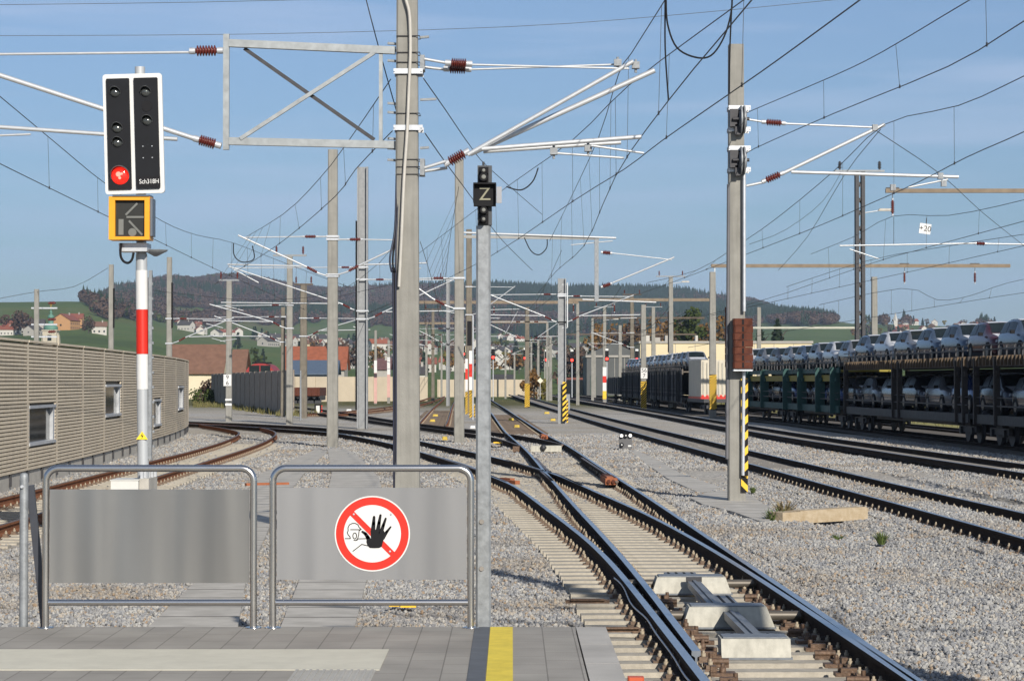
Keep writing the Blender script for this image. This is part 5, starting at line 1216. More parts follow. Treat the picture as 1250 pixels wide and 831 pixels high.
t = root('cable_box','grey cable cabinet standing beside the galvanised yellow striped mast','cabinet',G(694.5,512,-.35)); Y = G(694.5,514,-.35).y; mb = MB(); mb.boxx(P(689.5,0,Y).x,P(695.5,0,Y).x,Y,Y+.4,P(0,500,Y).z,P(0,481,Y).z); mb.build('cabinet', GALV, t); mb = MB(); mb.tube([(P(692.5,0,Y).x,Y+.2,-.4),(P(692.5,0,Y).x,Y+.2,P(0,500,Y).z)],.05,8); mb.build('leg', DSTEEL, t)
t = root('diamond_sign','small white diamond board on a thin stake before the orange bush','sign',G(659.5,485,-.4)); Y=290; q=P(659.5,464.5,Y); mb=MB(); r_=px(3.6,Y); mb.prism([(q.x-r_,Y,q.z),(q.x,Y,q.z-r_),(q.x+r_,Y,q.z),(q.x,Y,q.z+r_)],(0,.03,0)); mb.build('board', mat('cream_board',(.7,.66,.52),.6), t, fixn=True); mb=MB(); mb.tube([(q.x,Y+.06,-.7),(q.x,Y+.06,q.z)],.04,6); mb.build('stake', GALVB, t)
# yellow balises and white blocks between the rails
for i,(u,v,c_,lb) in enumerate(((631,521,YEL,'yellow track magnet on the old sleepers beyond the second switch, nearer one'),(624,512.5,YEL,'yellow track magnet on the old sleepers beyond the second switch, farther one'),(528,514,YEL,'yellow track magnet in the siding left of the tall mast, nearer one'),(531.5,507.5,YEL,'yellow track magnet in the siding left of the tall mast, farther one'),(543,536,YEL,'lone yellow bar on the gravel left of the tall mast foot'),(378.5,529.5,WHITE,'white block on the gravel left of the lone concrete mast'),(426,501,WHITE,'white block left of the pale steel mast in the sidings'),(577,522,WHITE,'white block directly behind the Z post foot area'),(675,513,YEL,'long yellow bar at the foot of the galvanised striped mast'),(667.5,504.5,YEL,'yellow block on weeds left of the galvanised striped mast'))):
    p_ = G(u,v,-.15); t = root('track_magnet' if c_ is YEL else 'concrete_block', lb, 'track magnet' if c_ is YEL else 'block', p_); w_ = px(3.4,p_.y)
    mb = MB(); mb.box((p_.x,p_.y,-.10),(w_*1.8,.35,.12),ch=.04,taper=(.95,.85)); mb.box((p_.x,p_.y,-.16),(w_*1.95,.4,.03)); mb.build('housing', c_ if c_ is not YEL else mat('faded_yellow',(.50,.36,.06),.8,var=.2), t)
p_ = G(604,547,-.2); t = root('hose_reel','yellow and black cable reel on the gravel right behind the Z post','cable reel',p_); mb = MB()
for k in range(3): mb.tube([p_+Vector((.05+.22*math.cos(a),.1*k,.16+.14*math.sin(a))) for a in np.linspace(0,6.3,14)],.025,6)
mb.build('coil', BLACK, t); mb = MB(); mb.box(p_+Vector((-.28,.1,.1)),(.24,.1,.2)); mb.box(p_+Vector((.1,.1,.2)),(.3,.06,.05)); mb.build('frame', YEL, t)
for i,(u0,u1,v) in enumerate(((490,500,738),(504,508,739))):
    a=G(u0-15,v,-.15); b=G(u1,v,-.15); t=root('yellow_strip','yellow painted wooden strip on the gravel behind the sign barrier, %s piece' % ('longer' if i==0 else 'shorter'),'wood strip',a); mb=MB(); mb.bar(a,b,.05,.03); mb.build('strip', YEL, t)
p_=G(320,590,-.2); t=root('rusty_rail_piece','rust red steel strip lying across the gravel between the two barriers','steel strip',p_); a=G(300,591,-.14); b=G(352,590,-.14); mb=MB(); mb.bar(a,b,.12,.06); mb.build('strip', RUST, t)
t=root('trackside_box','white and black trackside box with red marks left of the lone mast','box',G(389,506,-.3)); Y=G(389,506,-.3).y; mb=MB(); mb.boxx(P(384.5,0,Y).x,P(392.5,0,Y).x,Y,Y+.4,-.4,P(0,493,Y).z); mb.build('cabinet', BLACK, t); mb=MB(); mb.boxx(P(386.5,0,Y).x,P(391,0,Y).x,Y-.01,Y-.002,P(0,504,Y).z,P(0,495,Y).z); mb.build('door', WHITE, t)
for k in range(4):
    mb=MB(); mb.boxx(P(392.8,0,Y).x,P(394.3,0,Y).x,Y-.01,Y+.05,P(0,506-k*3.2,Y).z,P(0,504.4-k*3.2,Y).z); mb.build('red_mark', RED, t)

# ------------------------------------------------------------------ slatted noise barrier (left)
NB = smooth_path([Vector((x,y,0)) for x,y in [(-9.6,14),(-9.9,26),(-10.3,36),(-10.75,48),(-11.25,60),(-11.9,71),(-12.75,84),(-13.8,96),(-15.2,107),(-17.3,116),(-20.5,124)]], 10)
cum = [0]
for a, b in zip(NB, NB[1:]): cum.append(cum[-1]+(b-a).length)
def nb(s_):
    i = int(np.searchsorted(cum, s_))-1; i = max(0,min(i,len(NB)-2)); tt = (s_-cum[i])/(cum[i+1]-cum[i]); p = NB[i]+(NB[i+1]-NB[i])*tt; return p, (NB[i+1]-NB[i]).normalized()
us_ = [(CU+p.x/p.y*F) for p in NB]
def s_at_u(u): return float(np.interp(u, us_[:np.argmax(us_)], cum[:np.argmax(us_)]))
SLAT = mat('beige_slat', (.62,.535,.41), .8, var=.1, vscale=5, streak=.12); SLATB = mat('dark_backing', (.26,.215,.16), .9)
t = root('noise_barrier','long curved beige slatted noise barrier with small windows along the left track','noise barrier',(NB[0].x,NB[0].y,-.4))
ZT, ZB_ = 3.02, .17
wins = []
for u0,u1,v0,v1 in ((31.5,64,494,542),(125.5,144.5,469,508),(185,194.5,487,520),(215.5,222,471,500),(232.8,235.5,484,511)):
    s0, s1 = s_at_u(u0), s_at_u(u1); Ym = nb((s0+s1)/2)[0].y; wins.append((s0,s1,P(0,v1,Ym).z,P(0,v0,Ym).z))
ps = [s_at_u(u_) for u_ in (30,66,98,124,147,166,183,198.5,212.5,224)]
while ps[0] > 4.2: ps = [ps[0]-4.1]+ps
ps = [.05]+ps
while ps[-1]+4.0 < cum[-1]: ps.append(ps[-1]+4.0)
for s0, s1 in zip(ps, ps[1:]):
    pmid, tn = nb((s0+s1)/2); nrm = Vector((tn.y,-tn.x,0))
    a, b = nb(s0+.05)[0], nb(s1-.05)[0]; dd = (b-a); L_n = dd.length
    ww = [w_ for w_ in wins if w_[0] < s1-.3 and w_[1] > s0+.3]
    mb = MB(); z = ZB_
    while z < ZT-.03:
        segs = [(0,1)]
        for w0,w1,z0,z1 in ww:
            if z+.05 > z0-.04 and z < z1+.04:
                f0, f1 = max(0,(w0-s0)/(s1-s0)), min(1,(w1-s0)/(s1-s0)); segs = [q for q in ((0,f0),(f1,1)) if q[1]-q[0] > .01]
        for f0,f1 in segs: mb.bar(a+dd*f0+Vector((0,0,z+.023))+nrm*.05, a+dd*f1+Vector((0,0,z+.023))+nrm*.05, .06, .060)
        z += .083
    pn = mb.build('slat_panel', SLAT, t)
    mb = MB(); zz = [(ZB_,ZT-.02,0,1)]
    if ww:
        w0,w1,z0,z1 = ww[0]; f0,f1 = max(0,(w0-s0)/(s1-s0)), min(1,(w1-s0)/(s1-s0)); zz = [(ZB_,z0,0,1),(z1,ZT-.02,0,1),(z0,z1,0,f0),(z0,z1,f1,1)]
    for q0,q1,f0,f1 in zz:
        if f1-f0 > .01: mb.bar(a+dd*f0+Vector((0,0,(q0+q1)/2))-nrm*.06, a+dd*f1+Vector((0,0,(q0+q1)/2))-nrm*.06, .08, q1-q0)
    mb.build('backing', SLATB, t)
    p0, _ = nb(s0); mb = MB(); mb.box(p0+nrm*.03+Vector((0,0,(ZT+ZB_)/2)),(.10,.12,ZT-ZB_)); mb.build('post', SLAT, t)
    mb = MB(); mb.bar(a-dd*.01+Vector((0,0,-.25))-nrm*.05, b+dd*.01+Vector((0,0,-.25))-nrm*.05, .16, .78); mb.build('plinth', CONCL, t)
    for f_ in (.02,.5): q = a+dd*f_+nrm*.06; mb = MB(); mb.box(q+Vector((0,0,.02)),(.05,.05,.26)); mb.build('plinth_bracket', DSTEEL, t)
    mb = MB(); mb.bar(a+Vector((0,0,ZT+.02)), b+Vector((0,0,ZT+.02)), .2, .05); mb.build('coping', SLAT, t)
for w0,w1,z0,z1 in wins:
    a, b = nb(w0)[0], nb(w1)[0]; tn = (b-a).normalized(); nrm = Vector((tn.y,-tn.x,0)); h_ = (z0+z1)/2
    mb = MB(); fw = .07
    mb.bar(a+Vector((0,0,z0+.035))+nrm*.02, b+Vector((0,0,z0+.035))+nrm*.02, .16,.07); mb.bar(a+Vector((0,0,z1-.035))+nrm*.02, b+Vector((0,0,z1-.035))+nrm*.02, .16,.07)
    for q in (a+tn*.04, b-tn*.04, b-tn*.2): mb.box(q+nrm*.02+Vector((0,0,h_)),(.09,.15,z1-z0-.145))
    wf = mb.build('window', GALVB, t)
    mb = MB(); mb.bar(a+Vector((0,0,h_))-nrm*.03, b+Vector((0,0,h_))-nrm*.03, .02, z1-z0-.1); mb.build('pane', GLASSD, wf)

# dark noise wall and far pale walls
def panel_wall(pts, z0, h, label, m_, group=None, step=4.0, name='noise_wall', post_m=None, th=.16, rows=2):
    t = root(name, label, 'noise wall', (pts[0][0],pts[0][1],z0), group)
    for (xa,ya),(xb,yb) in zip(pts,pts[1:]):
        a, b = Vector((xa,ya,z0)), Vector((xb,yb,z0)); n = max(1,int((b-a).length/step))
        for k in range(n):
            p, q = a+(b-a)*(k/n), a+(b-a)*((k+1)/n); d = (q-p).normalized()
            for r_ in range(rows):
                hh_ = h/rows; mb = MB(); mb.bar(p+d*.1+Vector((0,0,hh_*(r_+.5))), q-d*.1+Vector((0,0,hh_*(r_+.5))), th-.02*r_, hh_-.004); mb.build('panel', m_, t)
            mb = MB(); mb.box(p+Vector((0,0,h/2)),(.2,.2,h+.04)); mb.build('post', post_m or m_, t)
    return t
panel_wall([(-14.9,156),(-31.8,243)],-.5,3.4,'dark grey brown noise wall in shade, running away behind the slim pale mast',mat('wood_concrete_dark',(.25,.215,.18),.95,var=.2,vscale=2,bump=.4,bscale=15),step=5,rows=3)
FW = mat('far_wall_beige',(.48,.41,.31),.9,var=.08,vscale=.6)
panel_wall([(-27,285),(-11.0,300)],-.6,3.3,'pale beige noise wall beyond the sidings left of the foreground mast',FW,step=3,rows=1)
panel_wall([(-12,372),(1.6,380),(5.5,385)],-.8,3.2,'pale beige noise wall farther off around the Z post',FW,step=4,rows=1)
panel_wall([(9.5,420),(17,425)],-.9,3.3,'short pale wall under the red roof left of the grey warehouse',FW,step=4,rows=1)

# ------------------------------------------------------------------ cars
FILM = mat('white_film',(.66,.67,.70),.35,var=.04)
CL, CW, CH_ = 4.25, 1.78, 1.48
# side outline stations: x (front +), z_bottom, half width at sill/belt, belt z, roof z (None on bonnet), half width at roof
ST = [(-2.10,.30,.62,.80,.86,.55),(-2.06,.30,.76,.86,.98,.66),(-1.98,.28,.83,.92,1.20,.62),(-1.75,.27,.87,.95,1.40,.60),(-1.35,.27,.885,.95,1.455,.62),(-.8,.27,.89,.95,1.48,.64),(-.2,.27,.89,.945,1.475,.64),(.25,.27,.89,.94,1.42,.63),(.62,.27,.885,.935,1.22,.66),(.98,.27,.88,.93,1.005,.72),(1.3,.28,.87,.90,.955,.70),(1.7,.28,.84,.84,.885,.66),(1.98,.30,.76,.74,.78,.58),(2.10,.34,.62,.62,.66,.48),(2.14,.38,.55,.52,.54,.42)]
def ring(st):
    x, zb, w_, zbelt, zr, wr = st; zb -= .09
    half = [(0,zb-.0),(w_*.86,zb),(w_*.985,zb+.14),(w_,(zb+zbelt)/2+.02),(w_*.985,zbelt-.07),(w_*.93,zbelt),(wr*1.0+ (w_*.93-wr)*.08, zbelt+(zr-zbelt)*.86),(wr*.86,zr-.012*(zr-zbelt>.1)),(0,zr+.012)]
    return [(x,-a,b) for a,b in half] + [(x,a,b) for a,b in half[1:-1]][::-1]
def car_mesh_parts():
    body = MB(); rings = [ring(s_) for s_ in ST]; n = len(rings[0]); vs = [v for r_ in rings for v in r_]; fs = []
    for i in range(len(rings)-1):
        for j in range(n): fs.append((i*n+j,(i+1)*n+j,(i+1)*n+(j+1)%n,i*n+(j+1)%n))
    fs.append(tuple(range(n))[::-1]); fs.append(tuple((len(rings)-1)*n+j for j in range(n)))
    body.add([(v[1]*-1,v[0]*-1,v[2]) for v in vs], fs, 0, True)   # rotate: front towards -Y
    return body
def T(v): return (-v[1],-v[0],v[2])
def car_proto(col, name, hood=None):
    t = bpy.data.objects.new('car', None); COL.objects.link(t)
    PM_ = mat('car_paint_'+name, col, .18, .3 if name not in ('white',) else 0, var=.02, spec=.4)
    b = car_mesh_parts().build('car_body', PM_, t, fixn=True, local=True)
    def lerp_pt(i, f, g):  # i: station float, g: belt..roof param
        k = int(i); q = i-k; a = ring(ST[k]); c = ring(ST[min(k+1,len(ST)-1)])
        A0 = [a[5][m]*(1-q)+c[5][m]*q for m in range(3)]; A1 = [a[6][m]*(1-q)+c[6][m]*q for m in range(3)]
        return [A0[m]*(1-g)+A1[m]*g for m in range(3)]
    # side windows (two per side) slightly proud
    for s_ in (-1,1):
        for i0,i1 in ((3.0,5.05),(5.25,7.3)):
            mb = MB(); n_ = 5; pts = []
            for k in range(n_+1): 
                p = lerp_pt(i0+(i1-i0)*k/n_,0,.08); pts.append(p)
            top = [lerp_pt(min(i0+(i1-i0)*k/n_+(.25 if k==0 and i0<4 else 0), 7.35),0,.97) for k in range(n_+1)]
            for k in range(n_):
                q = [pts[k],pts[k+1],top[k+1],top[k]]
                q = [T((p_[0], (abs(p_[1])+.008)*s_, p_[2])) for p_ in q]
                mb.poly(q if s_ > 0 else q[::-1])
            mb.build('side_window', mat('side_glass',(.018,.024,.03),.35,spec=.12), t, local=True)
    mb = MB()  # windscreen between stations 7..9
    def row(i, z_off=.012):
        k = int(i); q = i-k; a = ring(ST[k]); c = ring(ST[min(k+1,len(ST)-1)])
        L7 = [a[7][m]*(1-q)+c[7][m]*q for m in range(3)]; L8 = [a[8][m]*(1-q)+c[8][m]*q for m in range(3)]
        return [T((L7[0]+.0, -abs(L7[1]), L7[2]+z_off)), T((L8[0],0,L8[2]+z_off)), T((L7[0], abs(L7[1]), L7[2]+z_off))]
    for i0,i1,nm in ((7.05,8.85,'windscreen'),(3.0,1.4,'rear_window')):
        mb = MB(); rows = [row(i0+(i1-i0)*k/6) for k in range(7)]
        for a_, c_ in zip(rows, rows[1:]):
            mb.poly([a_[0],c_[0],c_[1],a_[1]]); mb.poly([a_[1],c_[1],c_[2],a_[2]])
        mb.build(nm, GLASSD, t, local=True)
    # white protective film on bonnet and roof
    mb = MB(); rows = [row(i_,.010) for i_ in (9.05,9.6,10.2,10.8,11.2)]
    for a_, c_ in zip(rows, rows[1:]): mb.poly([a_[0],c_[0],c_[1],a_[1]]); mb.poly([a_[1],c_[1],c_[2],a_[2]])
    mb.build('bonnet_film', FILM, t, local=True)
    mb = MB(); rows = [row(i_,.010) for i_ in (4.2,5.0,6.0,6.9)]
    for a_, c_ in zip(rows, rows[1:]): mb.poly([a_[0],c_[0],c_[1],a_[1]]); mb.poly([a_[1],c_[1],c_[2],a_[2]])
    mb.build('roof_film', FILM, t, local=True)
    for s_ in (-1,1):
        mb = MB(); mb.poly([T(v) for v in ((1.80,s_*.80,.70),(2.02,s_*.70,.66),(2.09,s_*.46,.655),(2.02,s_*.44,.765),(1.90,s_*.70,.80))]); 
        mb = MB(); mb.box(T((1.97,s_*.60,.715)),(.30,.22,.10),taper=(.8,.7),ch=.03); mb.build('headlight', mat('headlight',(.35,.37,.4),.1,.4), t, local=True)
        mb = MB(); mb.box(T((.66,s_*.97,.99)),(.17,.10,.13),ch=.03); mb.build('mirror', BLACK, t, local=True)
        mb = MB(); mb.box(T((-2.02,s_*.62,.84)),(.24,.12,.16),ch=.03); mb.build('tail_light', RED, t, local=True)
    for s_ in (-1,1):
        mb = MB(); mb.box(T((0,s_*.865,.25)),(.06,2.0,.16)); mb.build('sill_reflection_band', BLACK, t, local=True)  # black band, painting in the dark reflections low on the sides
    mb = MB(); mb.box(T((2.10,0,.42)),(1.0,.12,.2),ch=.02); mb.box(T((2.07,0,.63)),(.75,.12,.05),ch=.01); mb.build('grille', BLACK, t, local=True)
    for xx in (1.3,-1.28):
        for s_ in (-1,1):
            mb = MB(); c0 = T((xx,s_*.80,.31)); o_ = -s_
            mb.lathe((-s_*.70,c0[1],.315),(-s_*.885,c0[1],.315),[(0,.30),(.08,.315),(.92,.315),(1,.30)],18); w_ = mb.build('wheel', TYRE, t, local=True)
            mb = MB(); mb.lathe((-s_*.886,c0[1],.315),(-s_*.90,c0[1],.315),[(0,.20),(1,.18)],14); mb.build('rim', RIM, w_, local=True)
            mb = MB(); N_ = 14
            mb.lathe((-s_*.60,c0[1],.335),(-s_*.892,c0[1],.335),[(0,.36),(1,.36)],18); mb.build('wheel_arch', BLACK, t, local=True)
    return t
CARS = {n: car_proto(c, n) for n, c in (('white',(.5,.51,.53)),('silver',(.17,.18,.20)),('blue',(.015,.045,.16)),('dark',(.03,.035,.05)),('red',(.07,.02,.03)),('sky',(.07,.10,.15)))}
def trk_x(y): return float(np.interp(y, [p[1] for p in R3c_], [p[0] for p in R3c_]))
def trk_ang(y): return math.atan2(trk_x(y+2)-trk_x(y-2), 4.0)
CARG = 'new cars loaded on the railway car carriers'
ORD = ['first','second','third','fourth','fifth','sixth','seventh','eighth','ninth','tenth','eleventh','twelfth','thirteenth','fourteenth','fifteenth','sixteenth','seventeenth','eighteenth','nineteenth','twentieth']
def nth(n): return ORD[n] if n < 20 else str(n+1)+'th'
def put_car(kind, y, z, label, s_=1.0, flip=False):
    c = copy_tree(CARS[kind]); x = trk_x(y); c.location = (x, y, z); c.rotation_euler = (0,0,-trk_ang(y)+(math.pi if flip else 0)); c.scale = (s_,s_,s_*random.uniform(.97,1.03))
    tag(c, label, 'car', CARG)
RT = -.2
random.seed(11)
seq = ['sky','red','sky','sky','silver','white','sky','silver','white','silver','sky','silver','dark','silver','white','white','silver','silver']
cname = {'white':'white','silver':'silver grey','blue':'deep blue','dark':'near black','red':'dark plum red','sky':'blue grey'}
def deck_z(y): return 3.05+RT if y < 161 else 2.95+RT
for i, k in enumerate(seq):
    y = 82.5 + i*4.62; zz = 3.12 if y < 113 else 2.92
    if y > 148: continue
    put_car(k, y, zz+RT, '%s hatchback, %s car from the right on the upper deck of the train' % (cname[k], nth(i)))
seq2 = ['silver','dark','blue','silver','dark','silver','silver','dark','blue','blue','dark','blue','sky','dark','silver','dark','sky']  # darker paints picked so the lower deck's shade is in the cars' colours
for i, k in enumerate(seq2):
    y = 80.5 + i*4.7
    if y > 148: continue
    put_car(k, y, 1.12+RT, '%s car, %s from the right on the shaded lower deck of the train' % (cname[k], nth(i)))
for i in range(15):
    y = 176 + i*4.5
    put_car(['silver','sky','silver','white'][i%4], y, 3.15+RT, '%s car, %s from the white container on top of the black wagons' % (cname[['silver','sky','silver','white'][i%4]], nth(i)))
for k in CARS.values(): trash(k)

# ------------------------------------------------------------------ wagons
def on_track(y, dx, z): 
    a = trk_ang(y); return Vector((trk_x(y)+dx*math.cos(a), y-dx*math.sin(a), z+RT))
def lbar(par, name, y0, y1, dx, z, w_, h_, m_): 
    mb = MB(); n = max(1,int((y1-y0)/8))
    for k in range(n): mb.bar(on_track(y0+(y1-y0)*k/n,dx,z), on_track(y0+(y1-y0)*(k+1)/n,dx,z), w_, h_)
    return mb.build(name, m_, par)
def bogie(par, yc, m_=DSTEEL, wb=1.8):
    mb = MB(); 
    for s_ in (-1,1): mb.bar(on_track(yc-wb*.75,s_*.98,.52), on_track(yc+wb*.75,s_*.98,.52), .14,.24)
    mb.bar(on_track(yc,-.98,.55), on_track(yc,.98,.55),.4,.25)
    b_ = mb.build('bogie', m_, par)
    for dy in (-wb/2, wb/2):
        mb = MB()
        for s_ in (-1,1):
            a = on_track(yc+dy,s_*.68,.46); c = on_track(yc+dy,s_*.82,.46); mb.lathe(a,c,[(0,.50),(.25,.50),(.26,.46),(1,.46)],20)
        mb.tube([on_track(yc+dy,-.7,.46),on_track(yc+dy,.7,.46)],.08,8); mb.build('wheelset', DSTEEL, b_)
        mb = MB()
        for s_ in (-1,1): mb.box(on_track(yc+dy,s_*1.07,.46),(.14,.26,.26))
        mb.build('axle_box', DSTEEL, b_)
def carrier(y0, y1, label, m_main, m_up, deckz, posts, halves=1, ribs=False, yellow=False, solid=False):
    t = root('car_carrier_wagon', label, 'railway wagon', on_track((y0+y1)/2,0,0), 'wagons of the car carrying train')
    lbar(t,'lower_deck',y0,y1,0,1.02,2.9,.16,GREYW); 
    for s_ in (-1,1):
        lbar(t,'side_sill',y0,y1,s_*1.46,.95,.09,.34,GREYW if not yellow else m_main)
        lbar(t,'upper_side_beam',y0,y1,s_*1.44,deckz-.05,.10,.40 if not yellow else .24,m_up)
        lbar(t,'guard_rail',y0,y1,s_*1.5,deckz+.55,.035,.035,DSTEEL)
        lbar(t,'guard_rail',y0,y1,s_*1.5,1.75,.03,.03,DSTEEL)
        lbar(t,'guard_rail',y0,y1,s_*1.5,deckz+.38,.05,.05,DSTEEL)
        lbar(t,'guard_rail',y0,y1,s_*1.5,1.45,.05,.05,DSTEEL)
    lbar(t,'upper_deck',y0,y1,0,deckz-.06,2.75,.1,m_up if not yellow else mat('yellow_deck_edge',(.26,.21,.03),.7))
    lbar(t,'far_side_light_block',y0+.2,y1-.2,1.46,2.0,.03,1.7,mat('light_block_sheet',(.02,.022,.025),.9))  # solid sheet added to keep sky light off the lower deck
    if yellow: lbar(t,'deck_fascia',y0+1,y1-1,-1.40,deckz-.42,.04,.32,MATS['yellow_deck_edge'])
    for yp in posts:
        for s_ in (-1,1):
            mb = MB(); w_ = .22 if not yellow else .5
            mb.bar(on_track(yp,s_*1.5,.75), on_track(yp,s_*1.5,deckz+.12), w_,.16); mb.bar(on_track(yp-w_*.9,s_*1.5,deckz-.5), on_track(yp+w_*.9,s_*1.5,deckz-.5),.1,.2)
            mb.bar(on_track(yp,s_*1.56,.75), on_track(yp,s_*1.56,deckz-.1),.05,.06)
            mb.build('deck_post', m_main, t)
    if ribs:
        y = y0+.3; 
        while y < y1:
            mb = MB(); mb.bar(on_track(y,-1.52,deckz-.22), on_track(y,-1.52,deckz+.14), .16,.10); y += .52
            mb.build('side_rib', mat('tan_rib',(.10,.065,.035),.7,var=.4,vscale=1.5), t); 
    y = y0+.8
    while y < y1-.5:
        mb = MB(); mb.bar(on_track(y,-1.5,deckz), on_track(y,-1.5,deckz+.56),.05,.05); y += 1.1; mb.build('railing_post', DSTEEL, t)
    if solid:
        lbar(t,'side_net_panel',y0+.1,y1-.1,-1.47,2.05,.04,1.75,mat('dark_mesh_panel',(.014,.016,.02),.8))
        y = y0+1
        while y < y1: 
            mb = MB(); mb.bar(on_track(y,-1.52,.8), on_track(y,-1.52,3.1),.10,.08); mb.build('side_rib', MATS['black_wagon'], t); y += 2.6
    for h_ in range(halves):
        a = y0+(y1-y0)*h_/halves; b = y0+(y1-y0)*(h_+1)/halves
        bogie(t,a+1.9); bogie(t,b-1.9)
        mb = MB(); mb.bar(on_track(a+4.5,0,.75),on_track(b-4.5,0,.75),1.6,.30); mb.build('underframe', DSTEEL, t)
    for yb, s2 in ((y0,-1),(y1,1)):
        for s_ in (-1,1): mb = MB(); mb.lathe(on_track(yb,s_*.88,1.05),on_track(yb+s2*.5,s_*.88,1.05),[(0,.09),(.85,.09),(.86,.22),(1,.22)],12); mb.build('buffer', DSTEEL, t)
    return t
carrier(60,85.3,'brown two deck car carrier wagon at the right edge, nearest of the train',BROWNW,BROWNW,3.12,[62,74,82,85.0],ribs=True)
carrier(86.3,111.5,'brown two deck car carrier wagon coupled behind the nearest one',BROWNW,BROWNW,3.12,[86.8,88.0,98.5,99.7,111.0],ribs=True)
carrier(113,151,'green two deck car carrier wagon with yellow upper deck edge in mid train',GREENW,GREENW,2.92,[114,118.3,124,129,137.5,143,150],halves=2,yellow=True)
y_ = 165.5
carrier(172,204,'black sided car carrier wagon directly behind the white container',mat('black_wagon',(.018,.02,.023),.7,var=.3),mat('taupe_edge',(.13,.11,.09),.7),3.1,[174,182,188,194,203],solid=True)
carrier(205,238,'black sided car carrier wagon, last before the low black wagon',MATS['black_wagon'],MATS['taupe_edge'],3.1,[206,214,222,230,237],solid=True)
t = root('container_wagon','white ribbed container with red bottom edge on a flat wagon behind the striped mast','railway wagon',on_track(167,0,0),'wagons of the car carrying train')
a = trk_ang(166); 
lbar(t,'flat_deck',162.5,170.5,0,.95,2.6,.25,DSTEEL); bogie(t,164.2)
WC = mat('container_cream',(.56,.51,.41),.6,var=.08,vscale=1.5,streak=.15)
mb = MB(); c0=on_track(167,0,2.55); M_ = Matrix.Rotation(-a,3,'Z'); mb.box(c0,(2.55,6.0,2.62),M=M_,ch=.03); cb_ = mb.build('container', WC, t)
mb = MB(); mb.box(on_track(167,0,1.14),(2.58,6.02,.18),M=M_)
for k in range(8): mb.box(on_track(163.98,-1.15+k*.33,1.28),(.17,.05,.16),M=M_)
mb.build('red_bottom_edge', RED, cb_)
for k in range(9):
    mb = MB(); mb.box(on_track(163.96,-1.1+k*.275,2.55),(.08,.05,2.2 if k%2 else 2.4),M=M_); mb.build('end_rib', mat('container_rib',(.42,.40,.34),.7,var=.1), cb_)
t = root('open_wagon','low black open wagon at the far end of the car train','railway wagon',on_track(252,0,0),'wagons of the car carrying train')
mb = MB(); 
lbar(t,'wagon_side',242,262,-1.4,1.9,.1,1.7,MATS['black_wagon']); lbar(t,'wagon_side',242,262,1.4,1.9,.1,1.7,MATS['black_wagon']); mb = MB(); mb.box(on_track(242,0,1.9),(2.8,.12,1.7)); mb.build('end_wall', MATS['black_wagon'], t); lbar(t,'floor',242,262,0,1.0,2.8,.15,DSTEEL); bogie(t,245); bogie(t,259)
for k in range(6):
    mb = MB(); y=243+k*3.6; mb.bar(on_track(y,-1.48,1.0),on_track(y,-1.48,2.8),.12,.06); mb.build('side_rib', DSTEEL, t)
# rust freight wagon and red cab by the walls
Y = 255; t = root('rusty_flat_wagon','rust red low freight wagon standing at the end of the dark noise wall','railway wagon',(P(375,0,Y).x,Y,-.6))
mb = MB(); mb.boxx(P(352,0,Y).x,P(391,0,Y).x,Y,Y+9,.5,P(0,473,Y).z); mb.build('wagon_body', CWRUST, t); mb = MB(); mb.boxx(P(352,0,Y).x,P(391,0,Y).x,Y+.3,Y+8,.0,.499); mb.build('underframe', DSTEEL, t)
for u_ in (360,368,380,388):
    x=P(u_,0,Y).x; mb = MB(); mb.lathe((x,Y+.3,-.1),(x,Y+.45,-.1),[(0,.45),(1,.45)],14); mb.build('wheel', DSTEEL, t)
for k in range(6):
    x=P(354+k*7,0,Y).x; mb=MB(); mb.boxx(x-.06,x+.06,Y-.08,Y-.001,.5,P(0,474,Y).z); mb.build('stake', CWRUST, t)
Y = 235; t = root('red_rail_vehicle','red cab with rounded roof showing above the dark noise wall','rail vehicle',(P(318,0,Y).x,Y,-.6))
x0,x1 = P(301,0,Y).x,P(335,0,Y).x; zt_ = P(0,443.5,Y).z
mb = MB(); n_=12; prof=[(x0+ (x1-x0)*k/n_, zt_-.75*abs(2*k/n_-1)**3.0) for k in range(n_+1)]
mb.prism([(x0,Y,-.2)]+[(x1,Y,-.2)]+[(a,Y,b) for a,b in prof[::-1]],(0,7,0)); mb.build('cab_body', mat('loco_red',(.28,.02,.02),.5), t, fixn=True)
mb = MB(); mb.boxx(x0+.35,x0+1.4,Y-.03,Y-.002,P(0,450,Y).z-.5,P(0,446,Y).z); mb.boxx(x0+1.5,x1-.35,Y-.03,Y-.002,P(0,450,Y).z-.5,P(0,446,Y).z); mb.build('windscreen', GLASSD, t)
mb = MB(); mb.boxx(x0+.5,x1-.5,Y+1,Y+3,zt_,zt_+.15); mb.build('roof_gear', BLACK, t)
